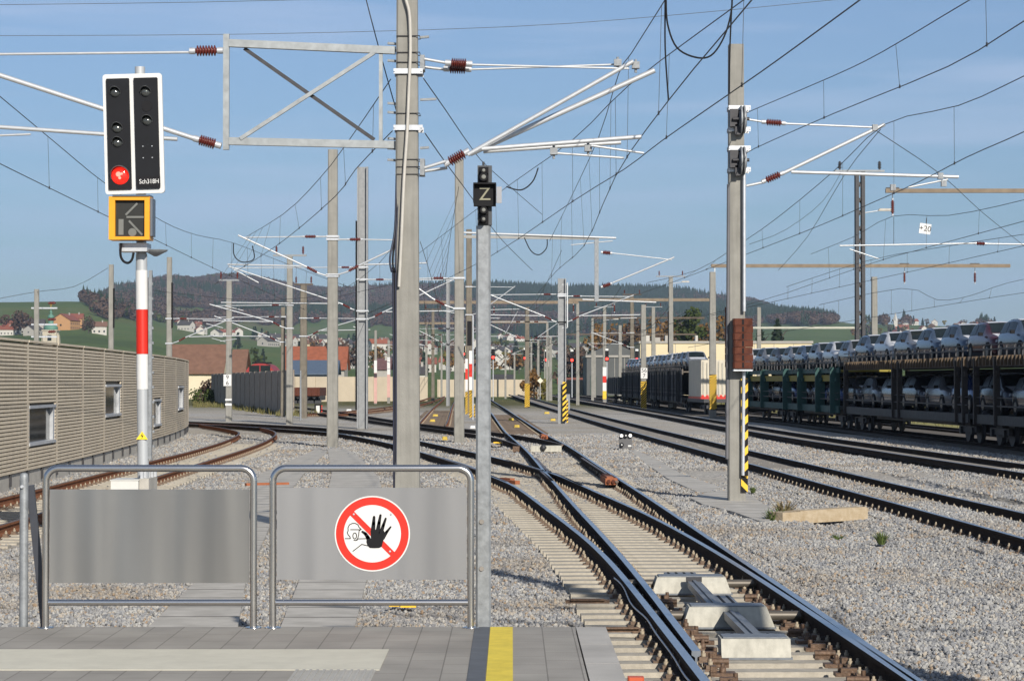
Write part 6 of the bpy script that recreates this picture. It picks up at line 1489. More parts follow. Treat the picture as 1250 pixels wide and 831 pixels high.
# ------------------------------------------------------------------ overhead wires
def wy(v, h=5.5): return (h-CAMZ)*F/(VH-v)
def wire_obj(par, name, pts, r, m=WIRE, n=5, seg=3):
    pts = [P(*p) for p in pts]; 
    if len(pts) > 2: pts = smooth_path(pts, seg)
    mb = MB(); mb.tube(pts, r, 5, radii=[max(r, p.y*.00010) for p in pts]); return mb.build(name, m, par)
def line_px(label, contact=None, messenger=None, drops=(), rc=.0075, rm=.0075, cat='overhead wire', name='catenary_line', group='overhead catenary lines'):
    p0 = P(*(contact or messenger)[0]); t = root(name, label, cat, p0, group)
    co = wire_obj(t,'contact_wire',contact,rc) if contact else None
    if contact and messenger:   # put the messenger into the vertical plane of its contact wire
        cc = [P(*p) for p in contact]; Ys_ = [p.y for p in cc]; Xs_ = [p.x for p in cc]; new = []
        for (u,v,Y0_) in messenger:
            best = None
            for Yk in np.arange(max(16,Y0_-22), Y0_+30, .25):
                f_ = (u-CU)/F*Yk - np.interp(Yk, Ys_, Xs_)
                zk = P(u,v,Yk).z
                if 5.75 < zk < 8.2:
                    sc_ = abs(f_)*3 + abs(Yk-Y0_)*.02
                    if best is None or sc_ < best[0]: best = (sc_, Yk)
            new.append((u,v,best[1] if best else Y0_))
        for k in range(1,len(new)):
            if new[k][2] <= new[k-1][2]+2: new[k] = (new[k][0],new[k][1],new[k-1][2]+2)
        messenger = new
    if messenger: wire_obj(t,'messenger_wire',messenger,rm)
    if contact and messenger and drops:
        cc = smooth_path([P(*p) for p in contact], 3); mm = smooth_path([P(*p) for p in messenger], 3)
        def at_y(pp, y): return Vector([float(np.interp(y,[p.y for p in pp],[p[k] for p in pp])) for k in range(3)])
        y = max(cc[0].y, mm[0].y) + 2.5; ye = min(cc[-1].y, mm[-1].y)
        while y < ye:
            a_, b_ = at_y(mm, y), at_y(cc, y)
            if .15 < a_.z-b_.z < 2.6: mb = MB(); mb.tube([a_, b_], max(.0035,y*.00006), 5); mb.tube([b_+Vector((0,0,.03)), b_-Vector((0,0,.02))], .012, 5); mb.build('dropper', WIRE, t)
            y += 5.6
    return t
def C(*uv, h=5.5): return [(u,v,wy(v,h)) for u,v in uv]
line_px('catenary wires sagging from the top left corner behind the main signal', C((-70,163),(0,200),(139,268),(196,296),(262,328),(300,345),(372,378)),
        [(-60,70,34),(0,118,38),(72,178,45),(131,226,53),(198,270,63),(240,287,72),(286,297,81),(350,322,95),(430,352,117)], [(72,180,72,236,42),(230,284,230,313,62),(262,291,262,328,68),(210,274,210,303,60),(318,312,318,352,86)])
line_px('catenary wires from the big mast top down to the lone mast bracket', C((479,160),(434,207),(409,240),(351,290),(310,318),(262,347)),
        [(477,97,37),(427,170,46),(391,217,56),(345,262,68),(297,291,80)], [(459,125,459,182,37),(427,172,427,213,42),(391,217,391,255,50),(362,243,362,280,58)])
line_px('steep overhead wire pair from the top edge down to the hanging post', C((975,-75),(918,0),(816,123),(751,216),(713,300),(679,331),(655,360)),
        [(830,-30,28),(812,0,29.8),(771,65,34.6),(755,91,37),(731,167,45),(700,235,58),(671,294,78)], [(755,91,751,216,37),(772,62,770,190,34.5),(731,167,735,240,45),(716,200,718,285,52),(698,240,700,312,58),(771,65,757,172,34.5)])
line_px('overhead wire pair crossing the sky from weight mast top to Z post', C((1140,-66),(1050,0),(950,73),(890,115),(808,172),(763,206),(699,246),(600,312),(520,352),(440,386)),
        [(960,-40,27),(908,0,29.8),(767,105,38),(699,171,45),(622,226,56),(560,272,72),(500,318,92)], [(908,0,905,104,25.5),(809,71,809,171,32),(765,106,763,205,36.5),(701,170,701,245,43),(668,193,668,270,48),(640,213,640,287,53)])
line_px('anchored wire pair ending at the two tension wheels of the weight mast', [(1330,-15,20),(1250,26,24),(1158,81,29),(1017,139,37),(922,181,43.6),(909,190,44.5)], [(1250,-36,23),(1184,0,26.8),(1078,63,33),(1017,93,37.5),(918,135,43.6),(909,140,44.5)], [(1193,-4,1192,54,27),(1053,78,1051,121,34),(1014,94,1013,140,37.5)])
line_px('overhead wires over the track right of the weight mast, meeting its bracket tip', C((1330,120),(1250,161),(1180,192),(1122,222),(1059,250),(999,276),(912,310),(800,352),(700,386)),
        [(1330,55,29),(1250,93,33.5),(1170,129,38),(1080,152,44.7),(1019,208,50),(959,258,58),(912,292,68),(850,330,84),(790,345,100)], [(1170,129,1180,193,37),(1127,142,1110,228,41),(993,232,997,277,50),(950,264,953,294,57),(1213,112,1220,175,34.5)])
line_px('lower overhead wires at the right edge behind the plus twenty board', C((1320,252),(1250,270),(1118,306),(1059,323),(912,372),(780,404)),
        [(1320,222,52),(1250,244,58),(1158,263,64),(1090,264,72),(1040,290,80),(990,310,88)], [(1230,249,1225,277,55),(1158,264,1151,297,62),(1101,270,1095,312,68),(1070,280,1063,321,72)])
line_px('faint overhead wires just above the car train', C((1330,346),(1231,360),(1144,374),(1060,388),(960,404),(840,424)),
        [(1330,325,80),(1231,345,92),(1184,361,100),(1144,366,106),(1100,352,112),(1000,372,130)], [(1185,345,1187,367,98),(1231,345,1233,360,92),(1144,366,1144,374,104)])
line_px('far overhead wires between the gantry beams above the green wagons', C((1250,300),(1118,330),(990,358),(868,385)), [(1250,286,62),(1160,300,70),(1060,318,82),(960,350,100)], [(1160,300,1158,320,66)])
line_px('overhead wires over the siding left of the tall mast', C((513,295),(530,352),(538,392),(546,420)), [(560,228,62),(548,300,84),(543,350,110)], [(548,300,545,352,84)])
for lb, pts in (('upper grey feeder wire crossing the top left corner',[(-40,6.5,62),(240,3,62),(520,-4,62)]),('long grey feeder wire crossing behind the big mast top',[(-40,44,66),(300,42,66),(620,33,66),(830,18,66),(1080,-6,66)]),
               ('steep dark guy wire left of the big mast head',[(443,-20,32),(447,0,32),(466,72,32),(488,150,32)]),('dark wire falling right from the big mast clamp towards the Z signal',[(517,96,31),(545,136,36),(576,181,45),(600,208,52),(662,262,75)]),
               ('second dark wire falling right from the lower clamp of the big mast',[(519,163,31),(545,200,36),(577,243,45),(610,290,58),(650,330,76)]),('thin wire running down right behind the plus twenty board',[(1070,160,45),(1147,212,55),(1200,260,66),(1250,300,80)]),
               ('thin wire crossing low from the weight mast wheel bracket to the lattice mast',[(1075,158,45),(1030,215,56),(985,290,75),(950,330,95)]),('thin curved wire sagging between weight mast and lattice mast',[(1027,210,118),(1005,245,95),(960,280,80),(915,298,66)]),
               ('thin wire left behind the slatted barrier masts',[(-20,368,150),(45,356,150),(90,350,140),(132,327,130)])):
    t = root('overhead_wire', lb, 'overhead wire', P(*pts[0]), 'single overhead wires'); wire_obj(t,'wire',pts,.008,WIREL if 'feeder' in lb else WIRE)
t = root('jumper_cable','thick black cable loop hanging at the top edge left of the weight mast','cable',P(858,71,28)); mb = MB(); mb.tube(smooth_path([P(813,0,28),P(815,30,28),P(826,58,28),P(848,70,28),P(868,68,28),P(884,45,28),P(893,12,28),P(893,-20,28)],5),.012,6); mb.build('loop', BLACK, t)
mb = MB(); mb.tube(smooth_path([P(812,0,28),P(812,60,28),P(816,122,27.6)],4),.010,6); mb.build('drop_cable', BLACK, t); mb = MB(); mb.tube(smooth_path([P(893,12,28),P(891,60,28),P(890,114,27)],4),.010,6); mb.build('drop_cable', BLACK, t)
for lb,pts in (('black jumper loop under the left bracket tip of the lone concrete mast',[(285,297,80),(286,312,80),(296,320,80),(310,316,80),(308,300,80)]),('black jumper loop at the bracket right of the Z signal',[(657,205,62),(650,222,62),(636,232,62),(618,228,62)]),
               ('black jumper loop near the white tube below the Z signal',[(640,290,80),(648,306,80),(658,311,80),(667,303,80),(668,292,80)])):
    t = root('jumper_cable',lb,'cable',P(*pts[0])); mb = MB(); mb.tube(smooth_path([P(*p) for p in pts],5),.02,6); mb.build('loop', BLACK, t)
# generic far catenaries
def far_line(path, y0, y1, label, span=55):
    t = root('catenary_line', label, 'overhead wire', (xat(path,y0),y0,5.5), 'overhead catenary lines')
    n = max(1,int(round((y1-y0)/span))); 
    for k in range(n):
        a, b = y0+(y1-y0)*k/n, y0+(y1-y0)*(k+1)/n; zig = .25*(-1)**k
        m_ = []; 
        for j in range(9):
            y = a+(b-a)*j/8; q = j/8; m_.append(Vector((xat(path,y)+zig*(1-2*q), y, 7.0-1.25*4*q*(1-q))))
        mb = MB(); mb.tube(m_,.008,5,radii=[max(.008,p.y*.00009) for p in m_]); mb.build('messenger_wire', WIRE, t)
        c_ = [Vector((xat(path,yy_)+zig*(1-2*qq),yy_,5.5)) for qq,yy_ in ((0,a),(.5,(a+b)/2),(1,b))]
        mb = MB(); mb.tube(c_,.008,5,radii=[max(.008,p.y*.00009) for p in c_]); mb.build('contact_wire', WIRE, t)
        for j in range(1,8,1):
            mb = MB(); p = m_[j]; mb.tube([p,(p.x,p.y,5.5)],max(.004,p.y*.00006),4); mb.build('dropper', WIRE, t)
far_line(T1R, 85, 250, 'far overhead wires above the main track beyond the second switch')
far_line(R1c, 118, 330, 'far overhead wires above the right track towards the horizon')
far_line(R2c, 150, 360, 'far overhead wires above the second right track towards the horizon')
far_line(T2L, 115, 300, 'far overhead wires above the brown siding')
far_line(DIVL, 78, 120, 'overhead wires above the curve in front of the dark noise wall')

# ------------------------------------------------------------------ buildings
def wmat(n, c): return mat('wall_'+n, c, .9, var=.06, vscale=.8)
def rmat(n, c): return mat('roof_'+n, c, .85, var=.22, vscale=1.2, bump=.3, bscale=6)
RW = {'brown':rmat('brown',(.17,.09,.06)),'red':rmat('red',(.21,.065,.04)),'dark':rmat('dark',(.06,.055,.055)),'orange':rmat('orange',(.26,.08,.04))}
WW = {'white':wmat('white',(.50,.48,.44)),'cream':wmat('cream',(.62,.52,.34)),'grey':wmat('grey',(.36,.34,.31)),'orange':wmat('orange',(.46,.25,.11)),'wood':wmat('wood',(.12,.075,.045))}
def house_geo(par, w, d, he, hr, wall, roof, wins=True, over=.6, local=True, chim=True, o=(0,0,0)):
    """ridge along local x; o = base centre"""
    X, Y, Z = o
    mb = MB(); prof = [(X-w/2,Y-d/2,Z-3),(X-w/2,Y+d/2,Z-3),(X-w/2,Y+d/2,Z+he),(X-w/2,Y,Z+hr-.15),(X-w/2,Y-d/2,Z+he)]
    mb.prism(prof,(w,0,0)); mb.build('wall', wall, par, fixn=True, local=local)
    mb = MB(); sl = (hr-he)/(d/2); ov = over; th = .22
    for s_ in (-1,1):
        a = (Y+s_*(d/2+ov), Z+he-sl*ov); b = (Y, Z+hr)
        pr = [(X-w/2-ov,a[0],a[1]),(X-w/2-ov,b[0],b[1]),(X-w/2-ov,b[0],b[1]+th),(X-w/2-ov,a[0],a[1]+th)]
        mb.prism(pr,(w+2*ov,0,0))
    rf = mb.build('roof', roof, par, fixn=True, local=local)
    if chim:
        mb = MB(); mb.box((X+w*.22,Y-d*.08,Z+hr+.1),(.7,.7,1.6)); mb.box((X+w*.22,Y-d*.08,Z+hr+.95),(.85,.85,.12)); mb.build('chimney', WW['grey'], rf, local=True) if local else mb.build('chimney', WW['grey'], rf)
    if wins:
        n = max(2,int(w/3)); 
        for r_ in range(max(1,int(he/2.9))):
            for k in range(n):
                x = X-w/2+w*(k+.5)/n; z = Z+1.5+2.8*r_
                mb = MB(); mb.boxx(x-.5,x+.5,Y-d/2-.05,Y-d/2-.01,z-.6,z+.6); mb.build('window', GLASSD, par, local=local)
        mb = MB(); mb.boxx(X+w/2+.01,X+w/2+.05,Y-.6,Y+.6,Z+he*.5-.6,Z+he*.5+.6); mb.build('window', GLASSD, par, local=local)
        mb = MB(); mb.boxx(X-w/2-.05,X-w/2-.01,Y-.6,Y+.6,Z+he*.5-.6,Z+he*.5+.6); mb.build('window', GLASSD, par, local=local)
protos = []
def hproto(lbl, *a, **k):
    t = bpy.data.objects.new('house', None); COL.objects.link(t); house_geo(t, *a, **k); protos.append((t, lbl)); return t
hproto('white house with red roof', 12, 9, 5.2, 8.6, WW['white'], RW['red'])
hproto('white house with dark roof', 13, 10, 5.4, 8.8, WW['white'], RW['dark'])
hproto('cream house with brown roof', 11, 9, 5.0, 8.4, WW['cream'], RW['brown'])
hproto('grey barn with dark roof', 18, 10, 4.5, 8.0, WW['grey'], RW['dark'])
hproto('white house with orange roof', 14, 9, 5.0, 8.2, WW['white'], RW['orange'])
hproto('dark timber house with brown roof', 12, 9, 5.4, 8.4, WW['wood'], RW['brown'])
def at_u(u, Y): x = (u-CU)/F*Y; return x, Y, gz(x, Y)
random.seed(21)
places = []
def scatter_houses(n, u0, u1, Y0, Y1, clumps):
    k = 0; tries = 0
    while k < n and tries < 4000:
        tries += 1
        c = random.choice(clumps); u = random.gauss(c[0], c[1]); Y = random.uniform(max(Y0,c[2]), min(Y1,c[3]))
        if not (u0 < u < u1): continue
        x, _, z = at_u(u, Y)
        if any((x-a)**2+(Y-b)**2 < 16**2 for a, b in places): continue
        places.append((x, Y)); k += 1
        pi = random.choice([0,0,1,1,2,3,4,5]); t, lbl = protos[pi]
        c_ = copy_tree(t, None, (x, Y, z)); s_ = random.uniform(.62,.95); c_.scale = (s_,s_,s_); c_.rotation_euler = (0,0,random.choice([0,R(90)])+random.uniform(-.5,.5)); c_.name = 'house'
        tag(c_, ('small distant %s on the slope of the village' if Y > 1500 else '%s in the nearer part of the village') % lbl, 'house', 'village houses on the slope')
scatter_houses(95, 300, 1010, 1050, 2350, [(460,35,1200,2350),(440,50,1100,2000),(380,30,1700,2300),(330,25,1700,2250),(610,25,1300,2200),(700,30,1300,2000),(560,25,1100,1900),(520,20,1100,1700)])
scatter_houses(14, 205, 300, 1900, 2400, [(245,22,1900,2400)])
scatter_houses(22, 1040, 1250, 2300, 3100, [(1100,15,2300,3000),(1170,22,2300,3000)])
scatter_houses(8, -40, 45, 1350, 1500, [(10,20,1350,1500)])
scatter_houses(5, 560, 720, 2600, 3000, [(610,18,2650,2900)])
# distinct houses
def solo(name, label, cat, u, Y, rz, *a, **k):
    x, y, z = at_u(u, Y); t = root(name, label, cat, (x,y,z), k.pop('group',None), rz); k['local']=True; house_geo(t,*a,**k); return t
t = solo('farmhouse','orange farmhouse with wooden balconies and red roof on the green left hill','house',80,1480,R(78),16,13,6.5,10.5,WW['orange'],RW['red'])
t = solo('farm_barn','long grey farm shed with dark roof left of the orange farmhouse','barn',33,1490,R(4),22,9,4.5,7.5,WW['grey'],RW['dark'])
t = solo('farm_barn','red roofed barn right behind the orange farmhouse','barn',93,1530,R(0),9,9,6.5,9.5,WW['orange'],RW['red'])
t = solo('house','white house with brown roof at the edge of the wood, right of the orange farmhouse','house',121,1420,R(10),9,9,4.8,7.5,WW['white'],RW['brown'])
# near houses (built at the right base level by hand)
def near_house(name, label, u0, u1, v_ridge, v_eave, Y, depth, wall, roof, rz=0, zb=-.8, wins=False, chim=False, over=.5):
    w_ = px(u1-u0,Y)-2*over; x = P((u0+u1)/2,0,Y).x; t = root(name, label, 'house', (x,Y+depth/2,zb), None, rz)
    zr, ze = P(0,v_ridge,Y+depth/2).z-zb, P(0,v_eave,Y).z-zb; house_geo(t, w_, depth, ze, zr, wall, roof, wins, over, True, chim); return t
t = near_house('house','cream house with broad brown tiled roof behind the end of the slatted barrier',205,275,422,453,330,9,wmat('yellowish',(.66,.58,.42)),RW['brown'],chim=False)
mb = MB(); mb.box((-2.6,-1.6,7.3),(1.1,1.1,1.6)); 
x=P(245,0,330).x-t.location.x; mb = MB(); mb.bar((x,-2.6,5.5),(x+.01,-1.8,6.2),1.0,.1); mb.build('roof_window', GLASSD, t, local=True)
t = near_house('house','house with smaller brown roof seen between the brown roofed house and the dark wall',281,301,428,453,345,8,WW['wood'],RW['brown'],chim=False)
t = near_house('hall','long building with bright orange red roof behind the lone concrete mast',345,424,424,449,450,10,WW['grey'],RW['orange'],chim=True,zb=-.9)
t = near_house('shed','low blue grey roofed shed in front of the orange red roof',354,414,441,455,400,6,wmat('bluegrey',(.10,.13,.17)),mat('blue_sheet_roof',(.07,.10,.15),.6),chim=False,zb=-.9)
t = near_house('house','purple brown roofed house left of the foreground mast, above the pale wall',456,478,438,450,620,9,WW['grey'],rmat('plum',(.12,.06,.06)),chim=True,zb=-.5)
t = near_house('house','white gabled house with grey roof between foreground mast and tall mast',500,522,446,456,640,9,WW['white'],RW['dark'],chim=True,zb=-.5,wins=True)
t = near_house('house','house with red roof low behind the pale wall left of the grey warehouse',680,722,462,468,520,7,WW['white'],RW['red'],chim=False,zb=-.9)
t = near_house('shed','flat grey shed behind the pale wall right of the Z post',600,628,458,463,480,7,WW['grey'],RW['dark'],chim=False,zb=-.9)
# warehouses
def warehouse(label, u0, u1, vt, Y, depth, m_, feats):
    x0, x1 = P(u0,0,Y).x, P(u1,0,Y).x; t = root('warehouse', label, 'warehouse', ((x0+x1)/2,Y+depth/2,-.9)); zt = P(0,vt,Y).z
    mb = MB(); mb.boxx(x0,x1,Y,Y+depth,-1.5,zt); mb.build('wall', m_, t); mb = MB(); mb.boxx(x0-.2,x1+.2,Y-.2,Y+depth+.2,zt+.01,zt+.35); rf = mb.build('roof_edge', WW['grey'], t)
    for f in feats:
        if f[0]=='door': mb = MB(); mb.boxx(P(f[1],0,Y).x,P(f[2],0,Y).x,Y-.06,Y-.01,-1,P(0,f[3],Y).z); mb.build('door', f[4], t)
        if f[0]=='unit': mb = MB(); mb.boxx(P(f[1],0,Y).x,P(f[2],0,Y).x,Y+1,Y+3,zt+.36,zt+f[3]); mb.build('roof_unit', f[4], rf)
        if f[0]=='seam': mb = MB(); xx=P(f[1],0,Y).x; mb.boxx(xx-.04,xx+.04,Y-.03,Y-.005,-1,zt-.1); mb.build('wall_seam', WW['grey'], t)
        if f[0]=='gable': mb = MB(); mb.prism([(x0,Y,zt+.36),(x1,Y,zt+.36),((x0+x1)/2,Y,zt+f[1])],(0,depth,0)); mb.build('gable', m_, t, fixn=True)
    return t
warehouse('long cream flat roofed warehouse behind the black wagons',781,990,419,345,25,mat('warehouse_cream',(.66,.56,.37),.85,var=.05,vscale=.5),
          [('unit',788,793,1.2,WW['white']),('unit',797,806,.9,WW['grey']),('unit',812,820,1.2,WW['grey']),('unit',849,852,1.2,WW['white'])]+[('seam',u_) for u_ in range(800,985,24)])
warehouse('dark grey sheet metal warehouse with low gable left of the cream one',716,782,436,400,22,mat('warehouse_grey',(.085,.09,.09),.7,var=.08,vscale=.7),
          [('gable',2.6),('door',720,728,458,mat('greenish_door',(.05,.07,.06),.6)),('door',737,744,458,MATS['greenish_door'])]+[('seam',u_) for u_ in range(750,780,6)])
# church
Y = 800; x, _, z0 = at_u(62, Y); t = root('church','pale stone church tower with green onion roof and golden cross above the barrier','church',(x,Y,z0))
L_ = lambda v: P(0,v,Y).z
w_ = px(17,Y)
mb = MB(); mb.boxx(x-w_/2,x+w_/2,Y-w_/2,Y+w_/2,z0-2,L_(404)); mb.box((x,Y,L_(403.4)),(w_*1.12,w_*1.12,.4)); mb.build('tower', mat('tower_stone',(.46,.41,.33),.9), t)
for s_ in (-1,1): mb = MB(); mb.prism([(x+s_*w_*.5,Y-1,z0-2),(x+s_*w_*.78,Y-1,z0-2),(x+s_*w_*.62,Y-1,L_(410)),(x+s_*w_*.5,Y-1,L_(406))],(0,2,0)); mb.build('buttress', MATS['tower_stone'], t, fixn=True)
mb = MB(); mb.boxx(x-.7,x+.7,Y-w_/2-.05,Y-w_/2-.01,L_(416),L_(409)); mb.build('belfry_opening', GLASSD, t)
COP = mat('copper_green',(.10,.22,.17),.6,var=.15)
mb = MB(); r0=px(8,Y); mb.lathe((x,Y,L_(402.5)),(x,Y,L_(371)),[(0,r0),(.08,r0*1.1),(.14,r0*.95),(.2,r0*.55),(.21,r0*.4),(.45,r0*.4),(.47,r0*.55),(.52,r0*.5),(.58,r0*.3),(.62,r0*.12),(.66,r0*.25),(.7,r0*.2),(.75,r0*.06),(1,r0*.03)],14); mb.build('onion_roof', COP, t)
mb = MB(); mb.box((x,Y,L_(373)),(.25,.2,1.6)); mb.box((x,Y,L_(372.2)),(.9,.2,.25)); mb.build('cross', mat('gold',(.7,.45,.08),.3,.8), t)
x, Yc, zc_ = at_u(1101, 2500); t = root('church','tiny white church with pointed tower on the right skyline','church',(x,Yc,zc_)); house_geo(t,14,9,6,10,WW['white'],RW['red'],False,.5,True,False); mb = MB(); mb.box((-7,0,7),(4,4,16)); mb.lathe((-7,0,15),(-7,0,24),[(0,2.6),(1,.1)],4); mb.build('tower', WW['white'], t, local=True)

# ------------------------------------------------------------------ trees
def leafmat(name, c, c2): 
    m = mat(name, c, .9, col2=c2, vscale=.35, spec=.1, objrand=.18); return m
LM = {'green':leafmat('leaf_green',(.035,.055,.014),(.07,.085,.025)),'orange':leafmat('leaf_orange',(.13,.07,.024),(.20,.115,.042)),'bare':leafmat('twig_brown',(.07,.046,.035),(.115,.075,.054)),'dark':leafmat('leaf_dark',(.014,.028,.014),(.03,.045,.022)),'yellow':leafmat('leaf_yellow',(.13,.12,.025),(.19,.16,.04))}
BARK = mat('bark',(.07,.055,.045),.95)
def tree_mesh_parts(par, h, r, kind, n=420, leaf=.35, conifer=False, seed=1, trunk=True, low=.25):
    rr = random.Random(seed); mb = MB()
    cl = [(rr.gauss(0,.38)*r, rr.gauss(0,.38)*r, h*(low+(1-low)*rr.uniform(.15,.9)), rr.uniform(.28,.5)*r) for _ in range(9)]
    for _ in range(n):
        if conifer:
            q = rr.random()**.8; z = h*(.08+.92*(1-q)*1.0); rad = r*q*(1.0+.25*math.sin(z*4))*math.sqrt(rr.uniform(.3,1)); a = rr.uniform(0,6.283); p = Vector((rad*math.cos(a),rad*math.sin(a),z))
        else:
            c = rr.choice(cl); d = Vector((rr.gauss(0,1),rr.gauss(0,1),rr.gauss(0,1))).normalized()*c[3]*rr.uniform(.6,1.15); p = Vector(c[:3])+Vector((d.x,d.y,d.z*.85))
            if p.z < h*low*.8: p.z = h*low*.8+rr.random()*.3
        s_ = leaf*rr.uniform(.6,1.4); a = Vector((rr.gauss(0,1),rr.gauss(0,1),rr.gauss(0,1))).normalized(); b = a.orthogonal().normalized(); c2 = a.cross(b)
        mb.poly([p+b*s_, p+c2*s_*.7, p-b*s_, p-c2*s_*.8])
    crown = mb.build('crown', LM[kind], par, local=True)
    if trunk:
        mb = MB(); mb.tube([(0,0,-.5),(0,0,h*.35),(.03*h,0,h*.8)],.1,6,radii=[h*.03,h*.022,h*.008])
        for k in range(5):
            a = k*1.26+seed; z = h*(.3+.1*k); mb.tube([(0,0,z),(r*.6*math.cos(a),r*.6*math.sin(a),z+h*.16)],.05,5,radii=[h*.012,h*.004])
        mb.build('trunk', BARK, par, local=True)
def tree(label, u, Y, h, r, kind, n=420, leaf=.35, conifer=False, seed=1, low=.25, zb=None, name='tree', group=None, cat='tree'):
    x, y, z = at_u(u, Y); t = root(name, label, cat, (x,y,z if zb is None else zb), group); tree_mesh_parts(t,h,r,kind,n,leaf,conifer,seed,True,low); return t
tree('bright orange autumn tree beside the diamond board and cross arm mast',652,330,4.6,2.0,'orange',700,.22,seed=3,low=.05,zb=-1)
tree('olive yellow bush left of the grey cross arm mast',664,335,3.2,1.5,'yellow',500,.2,seed=5,low=.05,zb=-1,name='bush',cat='bush')
tree('tall yellow green larch tree above the cream warehouse',838,520,20.5,4.2,'green',1500,.42,conifer=False,seed=4,low=.3,zb=-1)
tree('rusty brown leafed tree left of the larch above the cream warehouse',812,540,17,5.5,'orange',600,.5,seed=8,zb=-1) 
tree('rust brown leafed tree right of the larch above the cream warehouse',863,560,20,6,'orange',700,.5,seed=9,zb=-1)
tree('bare brown tree above the grey warehouse gable',768,560,18,6.5,'bare',900,.42,seed=10,zb=-1)
tree('rusty tree left of the grey warehouse gable',733,600,18,5.5,'orange',600,.45,seed=12,zb=-1)
tree('left dark spruce of the pair behind the green wagons',928,620,18,5,'dark',800,.6,conifer=True,seed=13,zb=-1)
tree('right dark spruce of the pair behind the green wagons',949,620,20,5,'dark',800,.6,conifer=True,seed=14,zb=-1)
tree('large bare brown tree on the left hill beside the grey farm shed',22,1380,14,9,'bare',900,.8,seed=15,low=.05)
tree('small bare tree right of the church on the left hill',108,1400,9,6,'bare',400,.6,seed=16,low=.05)
for i,(u,Y,h,k) in enumerate(((246,250,1.9,'green'),(254,244,2.6,'bare'),(261,238,1.5,'green'))):
    tree('%s shrub at the foot of the cream house wall, %s of three' % ({'green':'green','bare':'brown'}[k],['left','middle','right'][i]),u,Y,h,1.6,k,420,.16,seed=20+i,low=0,zb=-.6,name='shrub',group='shrubs by the cream house',cat='shrub')
for u_,Y_,h_,r_,k_,lb_ in ((752,640,19,7,'orange','broad rusty tree behind the grey warehouse gable'),(790,620,20,7,'orange','broad rusty brown tree above the left end of the cream warehouse'),(884,640,19,7,'bare','bare brown tree left of the weight mast above the cream warehouse'),(902,660,18,6,'dark','dark evergreen broad tree hidden partly by the weight mast'),(700,620,14,6,'bare','bare brown tree left of the grey warehouse, over the red roof'),(826,700,21,7,'bare','dark bare tree directly behind the larch'),(915,600,14,5,'bare','bare brown tree right of the weight mast over the wagons')):
    tree(lb_,u_,Y_,h_,r_,k_,750,.55,seed=int(u_),low=.12,zb=-1)
# village trees: copies of six kinds
tp = []
for i,(k,h,r,cf) in enumerate((('bare',11,4.5,False),('orange',9,3.5,False),('green',10,4,False),('dark',14,3.2,True),('yellow',8,3,False),('dark',11,3,True))):
    t = bpy.data.objects.new('village_tree', None); COL.objects.link(t); tree_mesh_parts(t,h,r,k,150,.9,cf,30+i); tp.append((t,{'bare':'bare brown','orange':'rusty orange','green':'green','dark':'dark conifer','yellow':'yellowish'}[k]))
random.seed(5)
for i in range(240):
    u = random.choice([random.uniform(290,760),random.uniform(400,720),random.uniform(600,900),random.uniform(1040,1240)]); Y = random.uniform(900,2300) if u < 1000 else random.uniform(2200,2900)
    x,y,z = at_u(u,Y)
    if any((x-a)**2+(Y-b)**2 < 12**2 for a,b in places): continue
    t, nm = random.choice(tp); c = copy_tree(t, None, (x,y,z-.3)); s_ = random.uniform(.7,1.15); c.scale=(s_,s_,s_); c.rotation_euler=(0,0,random.uniform(0,6)); c.name='village_tree'
    tag(c, '%s tree standing among the distant village houses' % nm, 'tree', 'trees among the village houses')
for t,_ in tp: trash(t)
for t,_ in protos: trash(t)

# ------------------------------------------------------------------ forest on the hills
fprot = []
def fp(kind, h, r, cf, seed, n=110, leaf=1.3):
    rr = random.Random(seed); mb = MB()
    if cf:
        N_ = 7
        for L0 in range(4):
            z0, z1 = h*(.12+.22*L0), h*(.12+.22*L0+.34); r0 = r*(1-.22*L0); vs = [(r0*(1 if j%2 else .72)*math.cos(j*6.283/N_/2), r0*(1 if j%2 else .72)*math.sin(j*6.283/N_/2), z0+rr.uniform(-.4,.4)) for j in range(N_*2)]+[(0,0,z1)]
            mb.add(vs,[(j,(j+1)%(2*N_),2*N_) for j in range(2*N_)],0)
    else:
        for _ in range(n):
            d = Vector((rr.gauss(0,1),rr.gauss(0,1),rr.gauss(0,1))).normalized(); p = Vector((d.x*r,d.y*r,h*.58+d.z*h*.40))*1.0; a = (d+Vector((rr.gauss(0,.4),rr.gauss(0,.4),rr.gauss(0,.4)))).normalized(); b = a.orthogonal().normalized(); c2 = a.cross(b); s_ = leaf*rr.uniform(.6,1.2)
            mb.poly([p+b*s_,p+c2*s_,p-b*s_,p-c2*s_])
    o = mb.build('forest_kind', LM[kind] if not cf else LM['dark'], None, local=True); fprot.append(o)
fp('dark',20,3.6,True,1); fp('dark',24,4,True,2); fp('bare',17,5,False,3); fp('bare',15,5.5,False,4); fp('orange',14,4.5,False,5); fp('green',15,4.8,False,6)
V_FOREST = [(100,384),(118,386),(150,388),(185,394),(230,397),(300,396),(420,394),(500,399),(600,408),(640,412),(750,416),(850,412),(900,402),(960,396),(1040,394),(1100,392),(1160,394),(1250,399),(1500,402)]
pts=[];knd=[];scl=[]
r2 = np.random.default_rng(3)
